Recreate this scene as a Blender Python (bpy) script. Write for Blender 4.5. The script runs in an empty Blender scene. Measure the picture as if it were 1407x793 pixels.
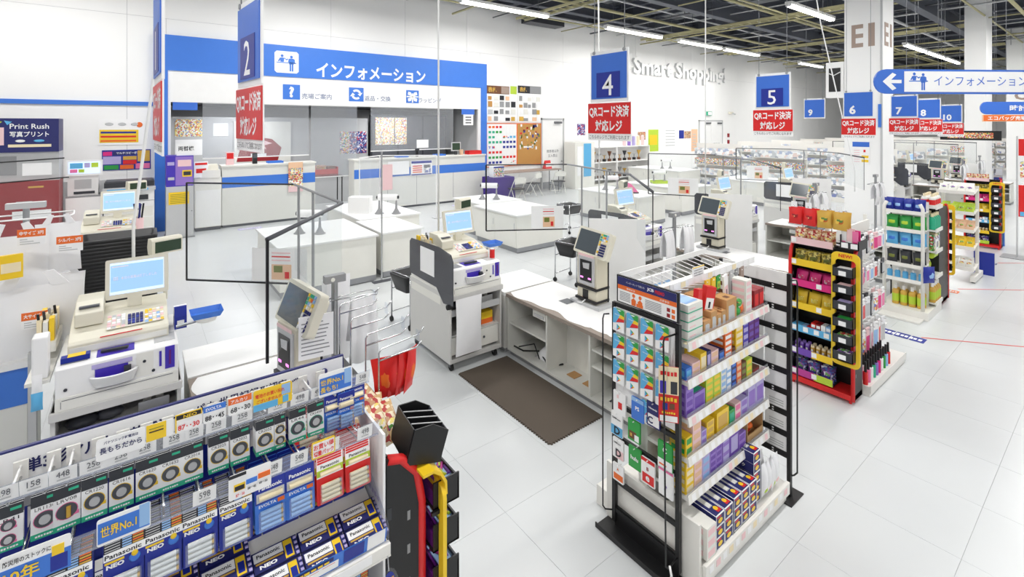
import bpy, math, random
from mathutils import Matrix, Vector
random.seed(7)
SC = bpy.context.scene
COL = SC.collection
PI = math.pi
R = math.radians

# ------------------------------------------------------------------ camera
AZ = R(52.335)                       # heading of the aisle axis (+X) to the right of the view axis
cam = bpy.data.cameras.new('camera')
cam.sensor_width = 36.0
cam.lens = 665.0 / 1407.0 * 36.0
cam.shift_y = -(396.5 - 172.0) / 1407.0
cam.clip_start = 0.05
cam.clip_end = 200
cam_o = bpy.data.objects.new('camera', cam)
COL.objects.link(cam_o)
cam_o.location = (0, 0, 2.4)
cam_o.rotation_euler = (PI / 2, 0, math.atan2(math.sin(AZ), math.cos(AZ)) - PI / 2)
SC.camera = cam_o

# ------------------------------------------------------------------ world, lamps, exposure
WORLD_STRENGTH = 0.58
LAMP_POWER = 104.0
EXPOSURE = 0.05
w = bpy.data.worlds.new('world')
SC.world = w
w.use_nodes = True
bg = w.node_tree.nodes['Background']
bg.inputs['Color'].default_value = (1.0, 1.0, 1.0, 1)
bg.inputs['Strength'].default_value = WORLD_STRENGTH
SC.view_settings.view_transform = 'Standard'
SC.view_settings.look = 'None'
SC.view_settings.gamma = 1.0
SC.view_settings.use_curve_mapping = False
SC.view_settings.exposure = EXPOSURE
# rows of twin fluorescent battens under the roof (their fittings are built further down)
LAMP_ROWS = [(11.25, [-3.4, 2.0, 6.9, 12.76, 17.1, 20.57, 28.3]),
             (6.0, [-3.0, 2.6, 8.6, 14.4, 20.2, 25.4, 28.8, 32.2]),
             (1.0, [-3.0, 2.6, 8.2, 13.8, 19.4, 25.0]),
             (-4.2, [-3.0, 2.6, 8.2, 13.8, 19.4])]
LAMP_Z = 5.8
for ry, xs in LAMP_ROWS:
    for x in xs:
        l = bpy.data.lights.new('lamp_light', 'AREA')
        l.shape = 'RECTANGLE'
        l.size = 2.9
        l.size_y = 0.22
        l.energy = LAMP_POWER
        l.color = (1.0, 0.99, 0.975)
        o = bpy.data.objects.new('lamp_light', l)
        o.location = (x + 1.6, ry, LAMP_Z - 0.12)
        COL.objects.link(o)

# ------------------------------------------------------------------ materials
def lin(c):
    return tuple(((v / 255.0) / 12.92 if v / 255.0 <= 0.04045 else ((v / 255.0 + 0.055) / 1.055) ** 2.4) for v in c)

MATS = {}
def mat(name, rgb, rough=0.5, metal=0.0, alpha=1.0, emit=0.0, noise=0.04, nscale=6.0, bump=0.0, spec=0.5):
    m = bpy.data.materials.new(name)
    m.use_nodes = True
    nt = m.node_tree
    b = nt.nodes['Principled BSDF']
    c = lin(rgb)
    b.inputs['Roughness'].default_value = rough
    b.inputs['Metallic'].default_value = metal
    b.inputs['Specular IOR Level'].default_value = spec
    b.inputs['Base Color'].default_value = (*c, 1)
    if noise > 0:
        tc = nt.nodes.new('ShaderNodeTexCoord')
        n = nt.nodes.new('ShaderNodeTexNoise')
        n.inputs['Scale'].default_value = nscale
        n.inputs['Detail'].default_value = 3
        nt.links.new(tc.outputs['Object'], n.inputs['Vector'])
        r = nt.nodes.new('ShaderNodeMapRange')
        r.inputs['To Min'].default_value = 1.0 - noise
        r.inputs['To Max'].default_value = 1.0 + noise * 0.4
        nt.links.new(n.outputs['Fac'], r.inputs['Value'])
        mx = nt.nodes.new('ShaderNodeMix')
        mx.data_type = 'RGBA'
        mx.blend_type = 'MULTIPLY'
        mx.inputs['Factor'].default_value = 1.0
        mx.inputs['A'].default_value = (*c, 1)
        nt.links.new(r.outputs['Result'], mx.inputs['B'])
        nt.links.new(mx.outputs['Result'], b.inputs['Base Color'])
        if bump > 0:
            bp = nt.nodes.new('ShaderNodeBump')
            bp.inputs['Strength'].default_value = bump
            nt.links.new(n.outputs['Fac'], bp.inputs['Height'])
            nt.links.new(bp.outputs['Normal'], b.inputs['Normal'])
    if emit > 0:
        b.inputs['Emission Color'].default_value = (*c, 1)
        b.inputs['Emission Strength'].default_value = emit
    if alpha < 1:
        b.inputs['Alpha'].default_value = alpha
    MATS[name] = m
    return m

def clear(name, rgb, haze=0.06, gloss=0.05):
    """thin clear plastic: mostly transparent, a trace of haze and gloss"""
    m = bpy.data.materials.new(name)
    m.use_nodes = True
    nt = m.node_tree
    nt.nodes.clear()
    out = nt.nodes.new('ShaderNodeOutputMaterial')
    tr = nt.nodes.new('ShaderNodeBsdfTransparent')
    tr.inputs['Color'].default_value = (*lin(rgb), 1)
    df = nt.nodes.new('ShaderNodeBsdfDiffuse')
    df.inputs['Color'].default_value = (0.85, 0.87, 0.9, 1)
    gl = nt.nodes.new('ShaderNodeBsdfGlossy')
    gl.inputs['Roughness'].default_value = 0.12
    m1 = nt.nodes.new('ShaderNodeMixShader')
    m1.inputs[0].default_value = haze
    m2 = nt.nodes.new('ShaderNodeMixShader')
    m2.inputs[0].default_value = gloss
    nt.links.new(tr.outputs[0], m1.inputs[1])
    nt.links.new(df.outputs[0], m1.inputs[2])
    nt.links.new(m1.outputs[0], m2.inputs[1])
    nt.links.new(gl.outputs[0], m2.inputs[2])
    nt.links.new(m2.outputs[0], out.inputs['Surface'])
    MATS[name] = m

def printed(name, colors, scale=14.0, base=None, rough=0.45):
    """flat print of small random coloured blocks (product art too small to read)"""
    m = bpy.data.materials.new(name)
    m.use_nodes = True
    nt = m.node_tree
    b = nt.nodes['Principled BSDF']
    b.inputs['Roughness'].default_value = rough
    tc = nt.nodes.new('ShaderNodeTexCoord')
    v = nt.nodes.new('ShaderNodeTexVoronoi')
    v.distance = 'CHEBYCHEV'
    v.inputs['Scale'].default_value = scale
    nt.links.new(tc.outputs['Object'], v.inputs['Vector'])
    sep = nt.nodes.new('ShaderNodeSeparateColor')
    nt.links.new(v.outputs['Color'], sep.inputs[0])
    cr = nt.nodes.new('ShaderNodeValToRGB')
    cr.color_ramp.interpolation = 'CONSTANT'
    el = cr.color_ramp.elements
    while len(el) < len(colors):
        el.new(0.5)
    for i, c in enumerate(colors):
        el[i].position = i / len(colors)
        el[i].color = (*lin(c), 1)
    nt.links.new(sep.outputs[0], cr.inputs[0])
    nt.links.new(cr.outputs[0], b.inputs['Base Color'])
    MATS[name] = m

def gradient(name, stops, axis='Z', lo=0.0, hi=1.0, rough=0.4):
    """print that runs through several colours along one object axis (card art)"""
    m = bpy.data.materials.new(name)
    m.use_nodes = True
    nt = m.node_tree
    b = nt.nodes['Principled BSDF']
    b.inputs['Roughness'].default_value = rough
    tc = nt.nodes.new('ShaderNodeTexCoord')
    sp = nt.nodes.new('ShaderNodeSeparateXYZ')
    nt.links.new(tc.outputs['Object'], sp.inputs[0])
    mr = nt.nodes.new('ShaderNodeMapRange')
    mr.inputs['From Min'].default_value = lo
    mr.inputs['From Max'].default_value = hi
    ad = nt.nodes.new('ShaderNodeMath')
    ad.operation = 'ADD'
    if axis == 'YZ':
        nt.links.new(sp.outputs['Y'], ad.inputs[0])
        nt.links.new(sp.outputs['Z'], ad.inputs[1])
        nt.links.new(ad.outputs[0], mr.inputs['Value'])
    else:
        nt.links.new(sp.outputs[axis], mr.inputs['Value'])
    cr = nt.nodes.new('ShaderNodeValToRGB')
    el = cr.color_ramp.elements
    while len(el) < len(stops):
        el.new(0.5)
    for i, (p, c) in enumerate(stops):
        el[i].position = p
        el[i].color = (*lin(c), 1)
    nt.links.new(mr.outputs['Result'], cr.inputs[0])
    nt.links.new(cr.outputs[0], b.inputs['Base Color'])
    MATS[name] = m

for n, c, r in [('white', (244, 244, 243), .5), ('paper', (248, 248, 248), .7), ('offwhite', (236, 235, 228), .45),
                ('ivory', (226, 222, 205), .45), ('beige', (214, 208, 188), .45), ('counter_grey', (226, 226, 220), .5),
                ('shelf_white', (236, 234, 228), .4), ('cart_grey', (212, 211, 208), .45), ('light_grey', (196, 197, 198), .45),
                ('mid_grey', (150, 151, 153), .5), ('dark_grey', (84, 86, 92), .5), ('charcoal', (52, 54, 60), .45),
                ('black', (22, 22, 24), .45), ('rubber', (30, 30, 31), .7), ('brown_mat', (88, 78, 68), .75),
                ('worn_brown', (150, 138, 128), .6), ('blue', (62, 122, 216), .42), ('sign_blue', (58, 112, 210), .4),
                ('deep_blue', (24, 44, 150), .4), ('navy', (34, 38, 104), .45), ('pale_blue', (150, 190, 235), .4),
                ('sky', (96, 180, 228), .4), ('red', (222, 34, 34), .4), ('dark_red', (150, 26, 34), .45),
                ('orange', (238, 112, 40), .45), ('yellow', (246, 206, 40), .4), ('gold', (214, 170, 70), .4),
                ('lime', (186, 214, 60), .45), ('green', (46, 160, 70), .45), ('teal_green', (46, 176, 136), .45),
                ('pink', (240, 120, 170), .45), ('hot_pink', (226, 40, 130), .45), ('pale_pink', (244, 206, 208), .5),
                ('purple', (112, 70, 176), .45), ('violet', (150, 118, 204), .45), ('lilac', (186, 176, 224), .5),
                ('deep_purple', (96, 24, 120), .45), ('indigo', (70, 50, 180), .4), ('cardboard', (190, 152, 104), .75),
                ('kraft', (196, 150, 98), .75), ('cream', (244, 228, 190), .5), ('brown', (112, 70, 44), .6),
                ('taupe', (168, 148, 136), .6), ('wall_grey', (150, 152, 156), .5), ('olive', (120, 128, 52), .5),
                ('cork', (196, 146, 82), .85), ('ink', (36, 36, 44), .6), ('navy_ink', (28, 34, 92), .6),
                ('roof_beam', (78, 82, 92), .6), ('roof_deck', (150, 153, 158), .7), ('conduit', (178, 172, 132), .6),
                ('peach', (238, 196, 160), .6), ('label_grey', (112, 126, 160), .6), ('magenta', (190, 60, 150), .45), ('bag_white', (243, 243, 245), .38)]:
    mat(n, c, r)
mat('chrome', (205, 206, 208), .22, 1.0, noise=0)
mat('steel', (170, 172, 175), .35, .9, noise=0)
mat('steel_dark', (120, 122, 126), .4, .8, noise=0)
mat('wall_paint', (247, 247, 246), .6, noise=.02, nscale=1.2)
mat('floor_tile', (216, 219, 220), .26, noise=.045, nscale=2.2)
mat('floor_joint', (206, 209, 210), .5)
mat('tube', (255, 253, 248), .5, emit=9.0, noise=0)
mat('screen_blue', (150, 190, 240), .25, emit=.55, noise=0)
mat('screen_pale', (205, 222, 250), .25, emit=.6, noise=0)
mat('screen_dark', (84, 92, 98), .15, noise=0)
mat('lcd_green', (50, 70, 52), .2, noise=0)
mat('lamp_pink', (255, 150, 245), .3, emit=.9, noise=0)
mat('smoke', (66, 68, 76), .25, alpha=.86, noise=0)
clear('acrylic', (250, 252, 252), .05, .05)
clear('film', (246, 248, 250), .12, .06)
clear('film_dark', (225, 228, 232), .10, .06)
clear('clear_rail', (228, 232, 242), .22, .06)
clear('blister', (250, 252, 255), .04, .06)

# ------------------------------------------------------------------ mesh builder
TEXT_CACHE = {}
def text_mesh(body, bold=0.0):
    key = (body, bold)
    if key not in TEXT_CACHE:
        cu = bpy.data.curves.new('lettering', 'FONT')
        cu.body = body
        cu.size = 1.0
        cu.align_x = 'CENTER'
        cu.align_y = 'CENTER'
        cu.resolution_u = 2
        cu.offset = bold
        ob = bpy.data.objects.new('lettering', cu)
        me = bpy.data.meshes.new_from_object(ob)
        vs = [v.co.copy() for v in me.vertices]
        fs = [tuple(p.vertices) for p in me.polygons]
        if vs:                                     # unit box: centred, height 1 in local units
            x0 = min(v.x for v in vs); x1 = max(v.x for v in vs)
            y0 = min(v.y for v in vs); y1 = max(v.y for v in vs)
            vs = [Vector((v.x - (x0 + x1) / 2, v.y - (y0 + y1) / 2, 0)) for v in vs]
            TEXT_CACHE[key] = (vs, fs, x1 - x0, y1 - y0)
        else:
            TEXT_CACHE[key] = ([], [], 1, 1)
        bpy.data.objects.remove(ob)
        bpy.data.curves.remove(cu)
        bpy.data.meshes.remove(me)
    return TEXT_CACHE[key]

class MB:
    def __init__(self):
        self.v = []; self.f = []; self.m = []; self.s = []; self.slots = []
        self.tf = Matrix.Identity(4)
    def slot(self, m):
        if m not in self.slots:
            self.slots.append(m)
        return self.slots.index(m)
    def add(self, vs, fs, m, smooth=False):
        k = len(self.v)
        i = self.slot(m)
        self.v.extend([tuple(self.tf @ Vector(p)) for p in vs])
        for f in fs:
            self.f.append(tuple(k + a for a in f)); self.m.append(i); self.s.append(smooth)
        return self
    def box(self, x0, x1, y0, y1, z0, z1, m):
        vs = [(x0, y0, z0), (x1, y0, z0), (x1, y1, z0), (x0, y1, z0), (x0, y0, z1), (x1, y0, z1), (x1, y1, z1), (x0, y1, z1)]
        return self.add(vs, [(0, 3, 2, 1), (4, 5, 6, 7), (0, 1, 5, 4), (1, 2, 6, 5), (2, 3, 7, 6), (3, 0, 4, 7)], m)
    def bar(self, p, q, wx, wz, m, up=(0, 0, 1)):
        """square bar from p to q"""
        p = Vector(p); q = Vector(q); d = (q - p).normalized(); u = Vector(up)
        if abs(d.dot(u)) > .98:
            u = Vector((0, 1, 0))
        s = d.cross(u).normalized(); t = s.cross(d).normalized()
        s *= wx / 2; t *= wz / 2
        vs = [p - s - t, p + s - t, p + s + t, p - s + t, q - s - t, q + s - t, q + s + t, q - s + t]
        return self.add(vs, [(0, 1, 2, 3), (4, 7, 6, 5), (0, 4, 5, 1), (1, 5, 6, 2), (2, 6, 7, 3), (3, 7, 4, 0)], m)
    def cyl(self, p, q, r, m, n=10, r2=None, cap=True):
        p = Vector(p); q = Vector(q); d = (q - p).normalized()
        u = Vector((0, 0, 1)) if abs(d.z) < .9 else Vector((1, 0, 0))
        s = d.cross(u).normalized(); t = s.cross(d)
        r2 = r if r2 is None else r2
        vs = []
        for i in range(n):
            a = 2 * PI * i / n
            e = s * math.cos(a) + t * math.sin(a)
            vs.append(p + e * r); vs.append(q + e * r2)
        fs = [(2 * i, 2 * ((i + 1) % n), 2 * ((i + 1) % n) + 1, 2 * i + 1) for i in range(n)]
        self.add(vs, fs, m, True)
        if cap:
            self.add([vs[2 * i] for i in range(n)], [tuple(range(n - 1, -1, -1))], m)
            self.add([vs[2 * i + 1] for i in range(n)], [tuple(range(n))], m)
        return self
    def tube(self, pts, r, m, n=8, closed=False):
        """round tube swept along a polyline with mitred joints"""
        P_ = [Vector(p) for p in pts]
        N = len(P_)
        rings = []
        prev = None
        for i in range(N):
            if closed:
                d = (P_[(i + 1) % N] - P_[i]).normalized() + (P_[i] - P_[i - 1]).normalized()
            elif i == 0:
                d = P_[1] - P_[0]
            elif i == N - 1:
                d = P_[-1] - P_[-2]
            else:
                d = (P_[i + 1] - P_[i]).normalized() + (P_[i] - P_[i - 1]).normalized()
            d = d.normalized() if d.length > 1e-6 else Vector((0, 0, 1))
            if prev is None:
                u = Vector((0, 0, 1)) if abs(d.z) < .9 else Vector((1, 0, 0))
            else:
                u = prev
            s = d.cross(u)
            if s.length < 1e-5:
                s = d.orthogonal()
            s.normalize()
            t = s.cross(d)
            prev = t
            rings.append([P_[i] + (s * math.cos(2 * PI * k / n) + t * math.sin(2 * PI * k / n)) * r for k in range(n)])
        vs = [p for ring in rings for p in ring]
        fs = []
        for i in range(N if closed else N - 1):
            j = (i + 1) % N
            for k in range(n):
                fs.append((i * n + k, i * n + (k + 1) % n, j * n + (k + 1) % n, j * n + k))
        if not closed:
            fs.append(tuple(range(n - 1, -1, -1)))
            fs.append(tuple((N - 1) * n + k for k in range(n)))
        return self.add(vs, fs, m, True)
    def poly(self, pts, m):
        return self.add(pts, [tuple(range(len(pts)))], m)
    def prism(self, pts2, axis, a, b, m):
        """extrude a 2D outline along axis from a to b; axis x: (y,z), y: (x,z), z: (x,y)"""
        def to3(p, h):
            return {'x': (h, p[0], p[1]), 'y': (p[0], h, p[1]), 'z': (p[0], p[1], h)}[axis]
        n = len(pts2)
        vs = [to3(p, a) for p in pts2] + [to3(p, b) for p in pts2]
        fs = [tuple(range(n - 1, -1, -1)), tuple(range(n, 2 * n))]
        fs += [(i, (i + 1) % n, n + (i + 1) % n, n + i) for i in range(n)]
        return self.add(vs, fs, m)
    def sphere(self, c, r, m, nu=10, nv=6, sx=1, sy=1, sz=1):
        vs = []; fs = []
        for j in range(nv + 1):
            th = PI * j / nv
            for i in range(nu):
                a = 2 * PI * i / nu
                vs.append((c[0] + r * sx * math.sin(th) * math.cos(a), c[1] + r * sy * math.sin(th) * math.sin(a), c[2] + r * sz * math.cos(th)))
        for j in range(nv):
            for i in range(nu):
                fs.append((j * nu + i, (j + 1) * nu + i, (j + 1) * nu + (i + 1) % nu, j * nu + (i + 1) % nu))
        return self.add(vs, fs, m, True)
    def pillow(self, w, h, d, m, n=6, seed=0, crimp=.006):
        """a filled pouch standing in the XZ plane, thick along Y, with flat sealed top and bottom"""
        rnd = random.Random(seed)
        vs = []; fs = []
        for side in (-1, 1):
            k0 = len(vs)
            for j in range(n + 1):
                for i in range(n + 1):
                    u = i / n; v = j / n
                    e = (math.sin(PI * u) ** .5) * (math.sin(PI * min(1, max(0, (v - .08) / .84))) ** .5) if 0 < u < 1 and .08 < v < .92 else 0
                    wob = rnd.uniform(-.12, .12) if 0 < e else 0
                    vs.append(((u - .5) * w * (1 - .06 * math.sin(PI * v)), side * d / 2 * e * (1 + wob), v * h))
            for j in range(n):
                for i in range(n):
                    a = k0 + j * (n + 1) + i
                    q = (a, a + 1, a + n + 2, a + n + 1)
                    fs.append(q if side < 0 else q[::-1])
        return self.add(vs, fs, m, True)
    def text(self, body, cx, cy, h, m, plane='xz', off=0.0, bold=0.0, w=None, flip=False):
        """print a word: centre (cx, cy) on a plane, glyph box height h, optional total width w.
        plane xz faces -Y, yz faces -X, zy faces +X, xy faces up"""
        vs, fs, tw, th = text_mesh(body, bold)
        s = h / th
        sxx = s if w is None else w / tw
        out = []
        for v in vs:
            a = v.x * sxx; b = v.y * s
            if plane == 'xz': out.append((cx + a, off, cy + b))
            elif plane == 'zx': out.append((cx - a, off, cy + b))
            elif plane == 'yz': out.append((off, cx - a, cy + b))
            elif plane == 'zy': out.append((off, cx + a, cy + b))
            else: out.append((cx + a, cy + b, off))
        return self.add(out, fs, m)
    def marks(self, cx, cy, w, h, m, plane='xz', off=0.0, n=5, seed=1):
        """a short run of print too small to read"""
        rnd = random.Random(seed)
        x = -w / 2
        for k in range(n):
            g = w / n
            a0, a1 = x + g * rnd.uniform(.05, .15), x + g * rnd.uniform(.75, .92)
            b0, b1 = -h / 2 * rnd.uniform(.6, 1), h / 2 * rnd.uniform(.6, 1)
            q = [(a0, b0), (a1, b0), (a1, b1), (a0, b1)]
            if plane == 'xz': pts = [(cx + u, off, cy + v) for u, v in q]
            elif plane == 'yz': pts = [(off, cx - u, cy + v) for u, v in q]
            elif plane == 'zy': pts = [(off, cx + u, cy + v) for u, v in q]
            else: pts = [(cx + u, cy + v, off) for u, v in q]
            self.poly(pts, m)
            x += g
        return self
    def mesh(self, name='mesh'):
        me = bpy.data.meshes.new(name)
        me.from_pydata(self.v, [], self.f)
        for s in self.slots:
            me.materials.append(MATS[s])
        me.polygons.foreach_set('material_index', self.m)
        me.polygons.foreach_set('use_smooth', self.s)
        me.update()
        return me
    def build(self, name, parent=None, loc=(0, 0, 0), rz=0.0, bev=0.0):
        return put(self.mesh(name), name, parent, loc, rz, bev)

def put(me, name, parent=None, loc=(0, 0, 0), rz=0.0, bev=0.0, rot=None, scale=None):
    o = bpy.data.objects.new(name, me)
    COL.objects.link(o)
    o.location = loc
    o.rotation_euler = rot if rot else (0, 0, rz)
    if scale:
        o.scale = scale
    if parent is not None:
        o.parent = parent
    if bev:
        b = o.modifiers.new('bevel', 'BEVEL')
        b.width = bev; b.segments = 2; b.limit_method = 'ANGLE'
    return o

def tag(o, label=None, cat=None, group=None, kind=None):
    if label: o['label'] = label
    if cat: o['category'] = cat
    if group: o['group'] = group
    if kind: o['kind'] = kind
    return o

def thing(name, label, cat, loc=(0, 0, 0), rz=0.0, group=None):
    o = bpy.data.objects.new(name, None)
    COL.objects.link(o)
    o.empty_display_size = .1
    o.location = loc
    o.rotation_euler = (0, 0, rz)
    return tag(o, label, cat, group)




def copy_tree(root, loc, rz=0.0, label=None, group=None):
    r = root.copy(); COL.objects.link(r)
    r.location = loc; r.rotation_euler = (0, 0, rz)
    if label: r['label'] = label
    if group: r['group'] = group
    for ch in list(root.children):
        c = ch.copy(); COL.objects.link(c); c.parent = r
        for g in list(ch.children):
            d = g.copy(); COL.objects.link(d); d.parent = c
    return r

def sheet_text_lines(mb, x0, x1, z0, z1, n, m, plane='xz', off=0.0, fill=.45, seed=1):
    """rows of small unreadable print"""
    rnd = random.Random(seed)
    st = (z1 - z0) / n
    for i in range(n):
        zb = z0 + st * (i + .3)
        xe = x0 + (x1 - x0) * rnd.uniform(.7, 1)
        if plane == 'xz':
            mb.poly([(x0, off, zb), (xe, off, zb), (xe, off, zb + st * fill), (x0, off, zb + st * fill)], m)
        else:
            mb.poly([(off, -x0, zb), (off, -xe, zb), (off, -xe, zb + st * fill), (off, -x0, zb + st * fill)], m)
    return mb
# ================================================================== THE SETTING
# ---- floor: vinyl tiles, the nearest ones single pieces
TS = 0.6
fl = MB()
fl.box(-9, 46, -9, 17.5, -0.12, -0.004, 'floor_joint')
floor = tag(fl.build('floor'), 'white vinyl tiled shop floor', kind='structure')
tl = MB()
g = 0.0007
tl.add([(g, g, -.004), (TS - g, g, -.004), (TS - g, TS - g, -.004), (g, TS - g, -.004),
        (g, g, -.0004), (TS - g, g, -.0004), (TS - g, TS - g, -.0004), (g, TS - g, -.0004),
        (g + .001, g + .001, 0), (TS - g - .001, g + .001, 0), (TS - g - .001, TS - g - .001, 0), (g + .001, TS - g - .001, 0)],
       [(0, 1, 5, 4), (1, 2, 6, 5), (2, 3, 7, 6), (3, 0, 4, 7), (4, 5, 9, 8), (5, 6, 10, 9), (6, 7, 11, 10), (7, 4, 8, 11), (8, 9, 10, 11)], 'floor_tile')
tile_me = tl.mesh('tile')
cells = [(i, j) for i in range(-15, 76) for j in range(-15, 29)]
cells.sort(key=lambda c: (c[0] * TS - 4.2) ** 2 + (c[1] * TS - 3.4) ** 2)
for i, j in cells[:300]:
    put(tile_me, 'tile', floor, (i * TS, j * TS, 0))
rest = MB()
for i, j in cells[300:]:
    x = i * TS; y = j * TS
    if x > 45.3 or y > 16.9:
        continue
    rest.poly([(x + g, y + g, 0), (x + TS - g, y + g, 0), (x + TS - g, y + TS - g, 0), (x + g, y + TS - g, 0)], 'floor_tile')
tag(rest.build('tile_field', floor), kind='stuff')

# ---- long wall behind the information counter, panel by panel
WY = 13.6
WT = 6.95
wb = MB()
for x0, x1, z0, z1 in [(-9, .5, 0, WT), (.5, 9.13, 2.95, WT), (9.13, 46, 0, WT)]:
    wb.box(x0, x1, WY + .012, WY + .2, z0, z1, 'light_grey')
wall_back = tag(wb.build('wall_back'), 'long white panelled shop wall', kind='structure')
def panel(x0, x1, z0, z1):
    MB().box(x0 + .004, x1 - .004, WY, WY + .012, z0 + .004, z1 - .004, 'wall_paint').build('panel', wall_back)
x = -9.0
while x < 45.9:
    x1 = min(x + 2.2, 46)
    panel(x, x1, 4.84, WT)
    a, b = x, x1
    if b <= .5 or a >= 9.13:
        panel(a, b, 0, 4.84)
    else:
        if a < .5: panel(a, .5, 0, 4.84); a = .5
        if b > 9.13: panel(9.13, b, 0, 4.84); b = 9.13
        panel(a, b, 2.95, 4.84)
    x = x1
def structure(name, mb, label=None):
    return tag(mb.build(name), label, kind='structure')
structure('trim_1', MB().box(-9, .29, WY - .03, WY - .002, 2.83, 2.92, 'blue'), 'thin blue rail along the white wall')
structure('baseboard_back', MB().box(9.36, 11.82, WY - .02, WY - .002, 0.002, .26, 'wall_grey').box(13.02, 22.3, WY - .02, WY - .002, 0.002, .26, 'wall_grey')
          .box(24.8, 46, WY - .02, WY - .002, 0.002, .26, 'wall_grey').box(-9, .28, WY - .02, WY - .002, 0.002, 1.22, 'light_grey'), 'grey skirting of the long wall')
structure('wall_left', MB().box(-9.2, -9, -9, WY + .2, 0, WT, 'wall_paint'))  # out of view, put in to close the room for the light
structure('wall_right', MB().box(46, 46.2, -9, WY + .2, 0, WT, 'wall_paint'))

# ---- staff door in the long wall, double door further along
def door(n, x0, x1, h, lines, double=False):
    d = MB().box(x0 - .06, x0, WY - .05, WY - .002, 0.002, h + .06, 'light_grey').box(x1, x1 + .06, WY - .05, WY - .002, 0.002, h + .06, 'light_grey')
    d.box(x0 - .06, x1 + .06, WY - .05, WY - .002, h, h + .06, 'light_grey')
    o = tag(d.build('door_%d' % n), kind='structure')
    xs = [(x0, x1)] if not double else [(x0, (x0 + x1) / 2 - .004), ((x0 + x1) / 2 + .004, x1)]
    for k, (a, b) in enumerate(xs):
        leaf = MB().box(a + .005, b - .005, WY - .035, WY - .003, .01, h - .005, 'white').build('door_leaf', o)
        MB().box(a + .02, b - .02, WY - .04, WY - .036, .02, .27, 'wall_grey').build('kick_plate', leaf)
        t = MB()
        for q, s in enumerate(lines if k == 0 else lines[:1]):
            t.text(s, (a + b) / 2, 1.42 - q * .17, .115, 'dark_grey', off=WY - .0375)
        t.build('lettering', leaf)
        MB().box((a + b) / 2 + .06, b - .1, WY - .1, WY - .036, h - .14, h - .06, 'steel_dark').build('door_closer', leaf)
        MB().cyl((b - .09, WY - .09, 1.02), (b - .09, WY - .035, 1.02), .022, 'steel').build('door_handle', leaf)
    return o
door(1, 11.9, 12.95, 2.6, ['関係者以外', '立入禁止'])
door(2, 22.45, 24.6, 2.6, ['関係者以外', '立入禁止'], True)

# ---- information booth: blue portal, white fascia, recessed office behind
PY_ = WY - .06
pm = MB()
pm.box(.29, .53, PY_ - .06, PY_ + .058, .002, 4.46, 'blue')
pm.box(.53, 9.33, PY_ - .06, PY_ + .058, 3.65, 4.46, 'blue')
pm.box(9.1, 9.33, PY_ - .06, PY_ + .058, .002, 3.65, 'blue')
portal = tag(pm.build('information_portal'), 'wide blue portal frame round the information counter opening', 'portal')
MB().box(.53, 9.1, PY_ - .035, PY_ + .055, 2.93, 3.65, 'white').build('fascia', portal)
MB().box(.53, .585, PY_ - .035, PY_ + .055, .002, 2.93, 'white').build('jamb', portal)
MB().box(9.0, 9.1, PY_ - .035, PY_ + .055, .002, 2.93, 'white').build('jamb', portal)
fy = PY_ - .061
MB().text('インフォメーション', 5.4, 3.89, .4, 'white', off=fy - .001, bold=.028, w=3.25).build('lettering', portal)
# icon of two figures at a desk
ic = MB().prism([(2.75 + .05, 3.75), (3.33 - .05, 3.75), (3.33, 3.8), (3.33, 4.26), (3.28, 4.31), (2.8, 4.31), (2.75, 4.26), (2.75, 3.8)], 'y', fy - .003, fy, 'white')
def figures(mb, x, z, s, y, m):
    def q(pts): mb.poly([(x + a * s, y, z + b * s) for a, b in pts], m)
    def disc(cx, cz, r): q([(cx + r * math.cos(2 * PI * k / 12), cz + r * math.sin(2 * PI * k / 12)) for k in range(12)])
    disc(-.2, .3, .065); disc(.2, .27, .065)
    q([(-.27, .02), (-.13, .02), (-.1, .2), (-.16, .22), (-.24, .22), (-.3, .2)])
    q([(-.3, .2), (-.38, .05), (-.33, .03), (-.26, .14)]); q([(-.12, .2), (-.02, .1), (.06, .14), (.06, .19), (-.02, .16), (-.1, .22)])
    q([(-.44, -.03), (.42, -.03), (.42, .01), (-.44, .01)])
    q([(.1, -.08), (.3, -.08), (.31, .18), (.25, .2), (.15, .2), (.09, .18)])
    q([(.12, -.4), (.19, -.4), (.19, -.07), (.12, -.07)]); q([(.215, -.4), (.285, -.4), (.285, -.07), (.215, -.07)])
    q([(.05, .02), (.09, .02), (.12, .17), (.08, .17)]); q([(.32, -.05), (.36, -.05), (.34, .17), (.29, .17)])
figures(ic, 3.04, 4.02, .56, fy - .004, 'blue')
ic.build('counter_icon', portal)
fy2 = PY_ - .036
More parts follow.
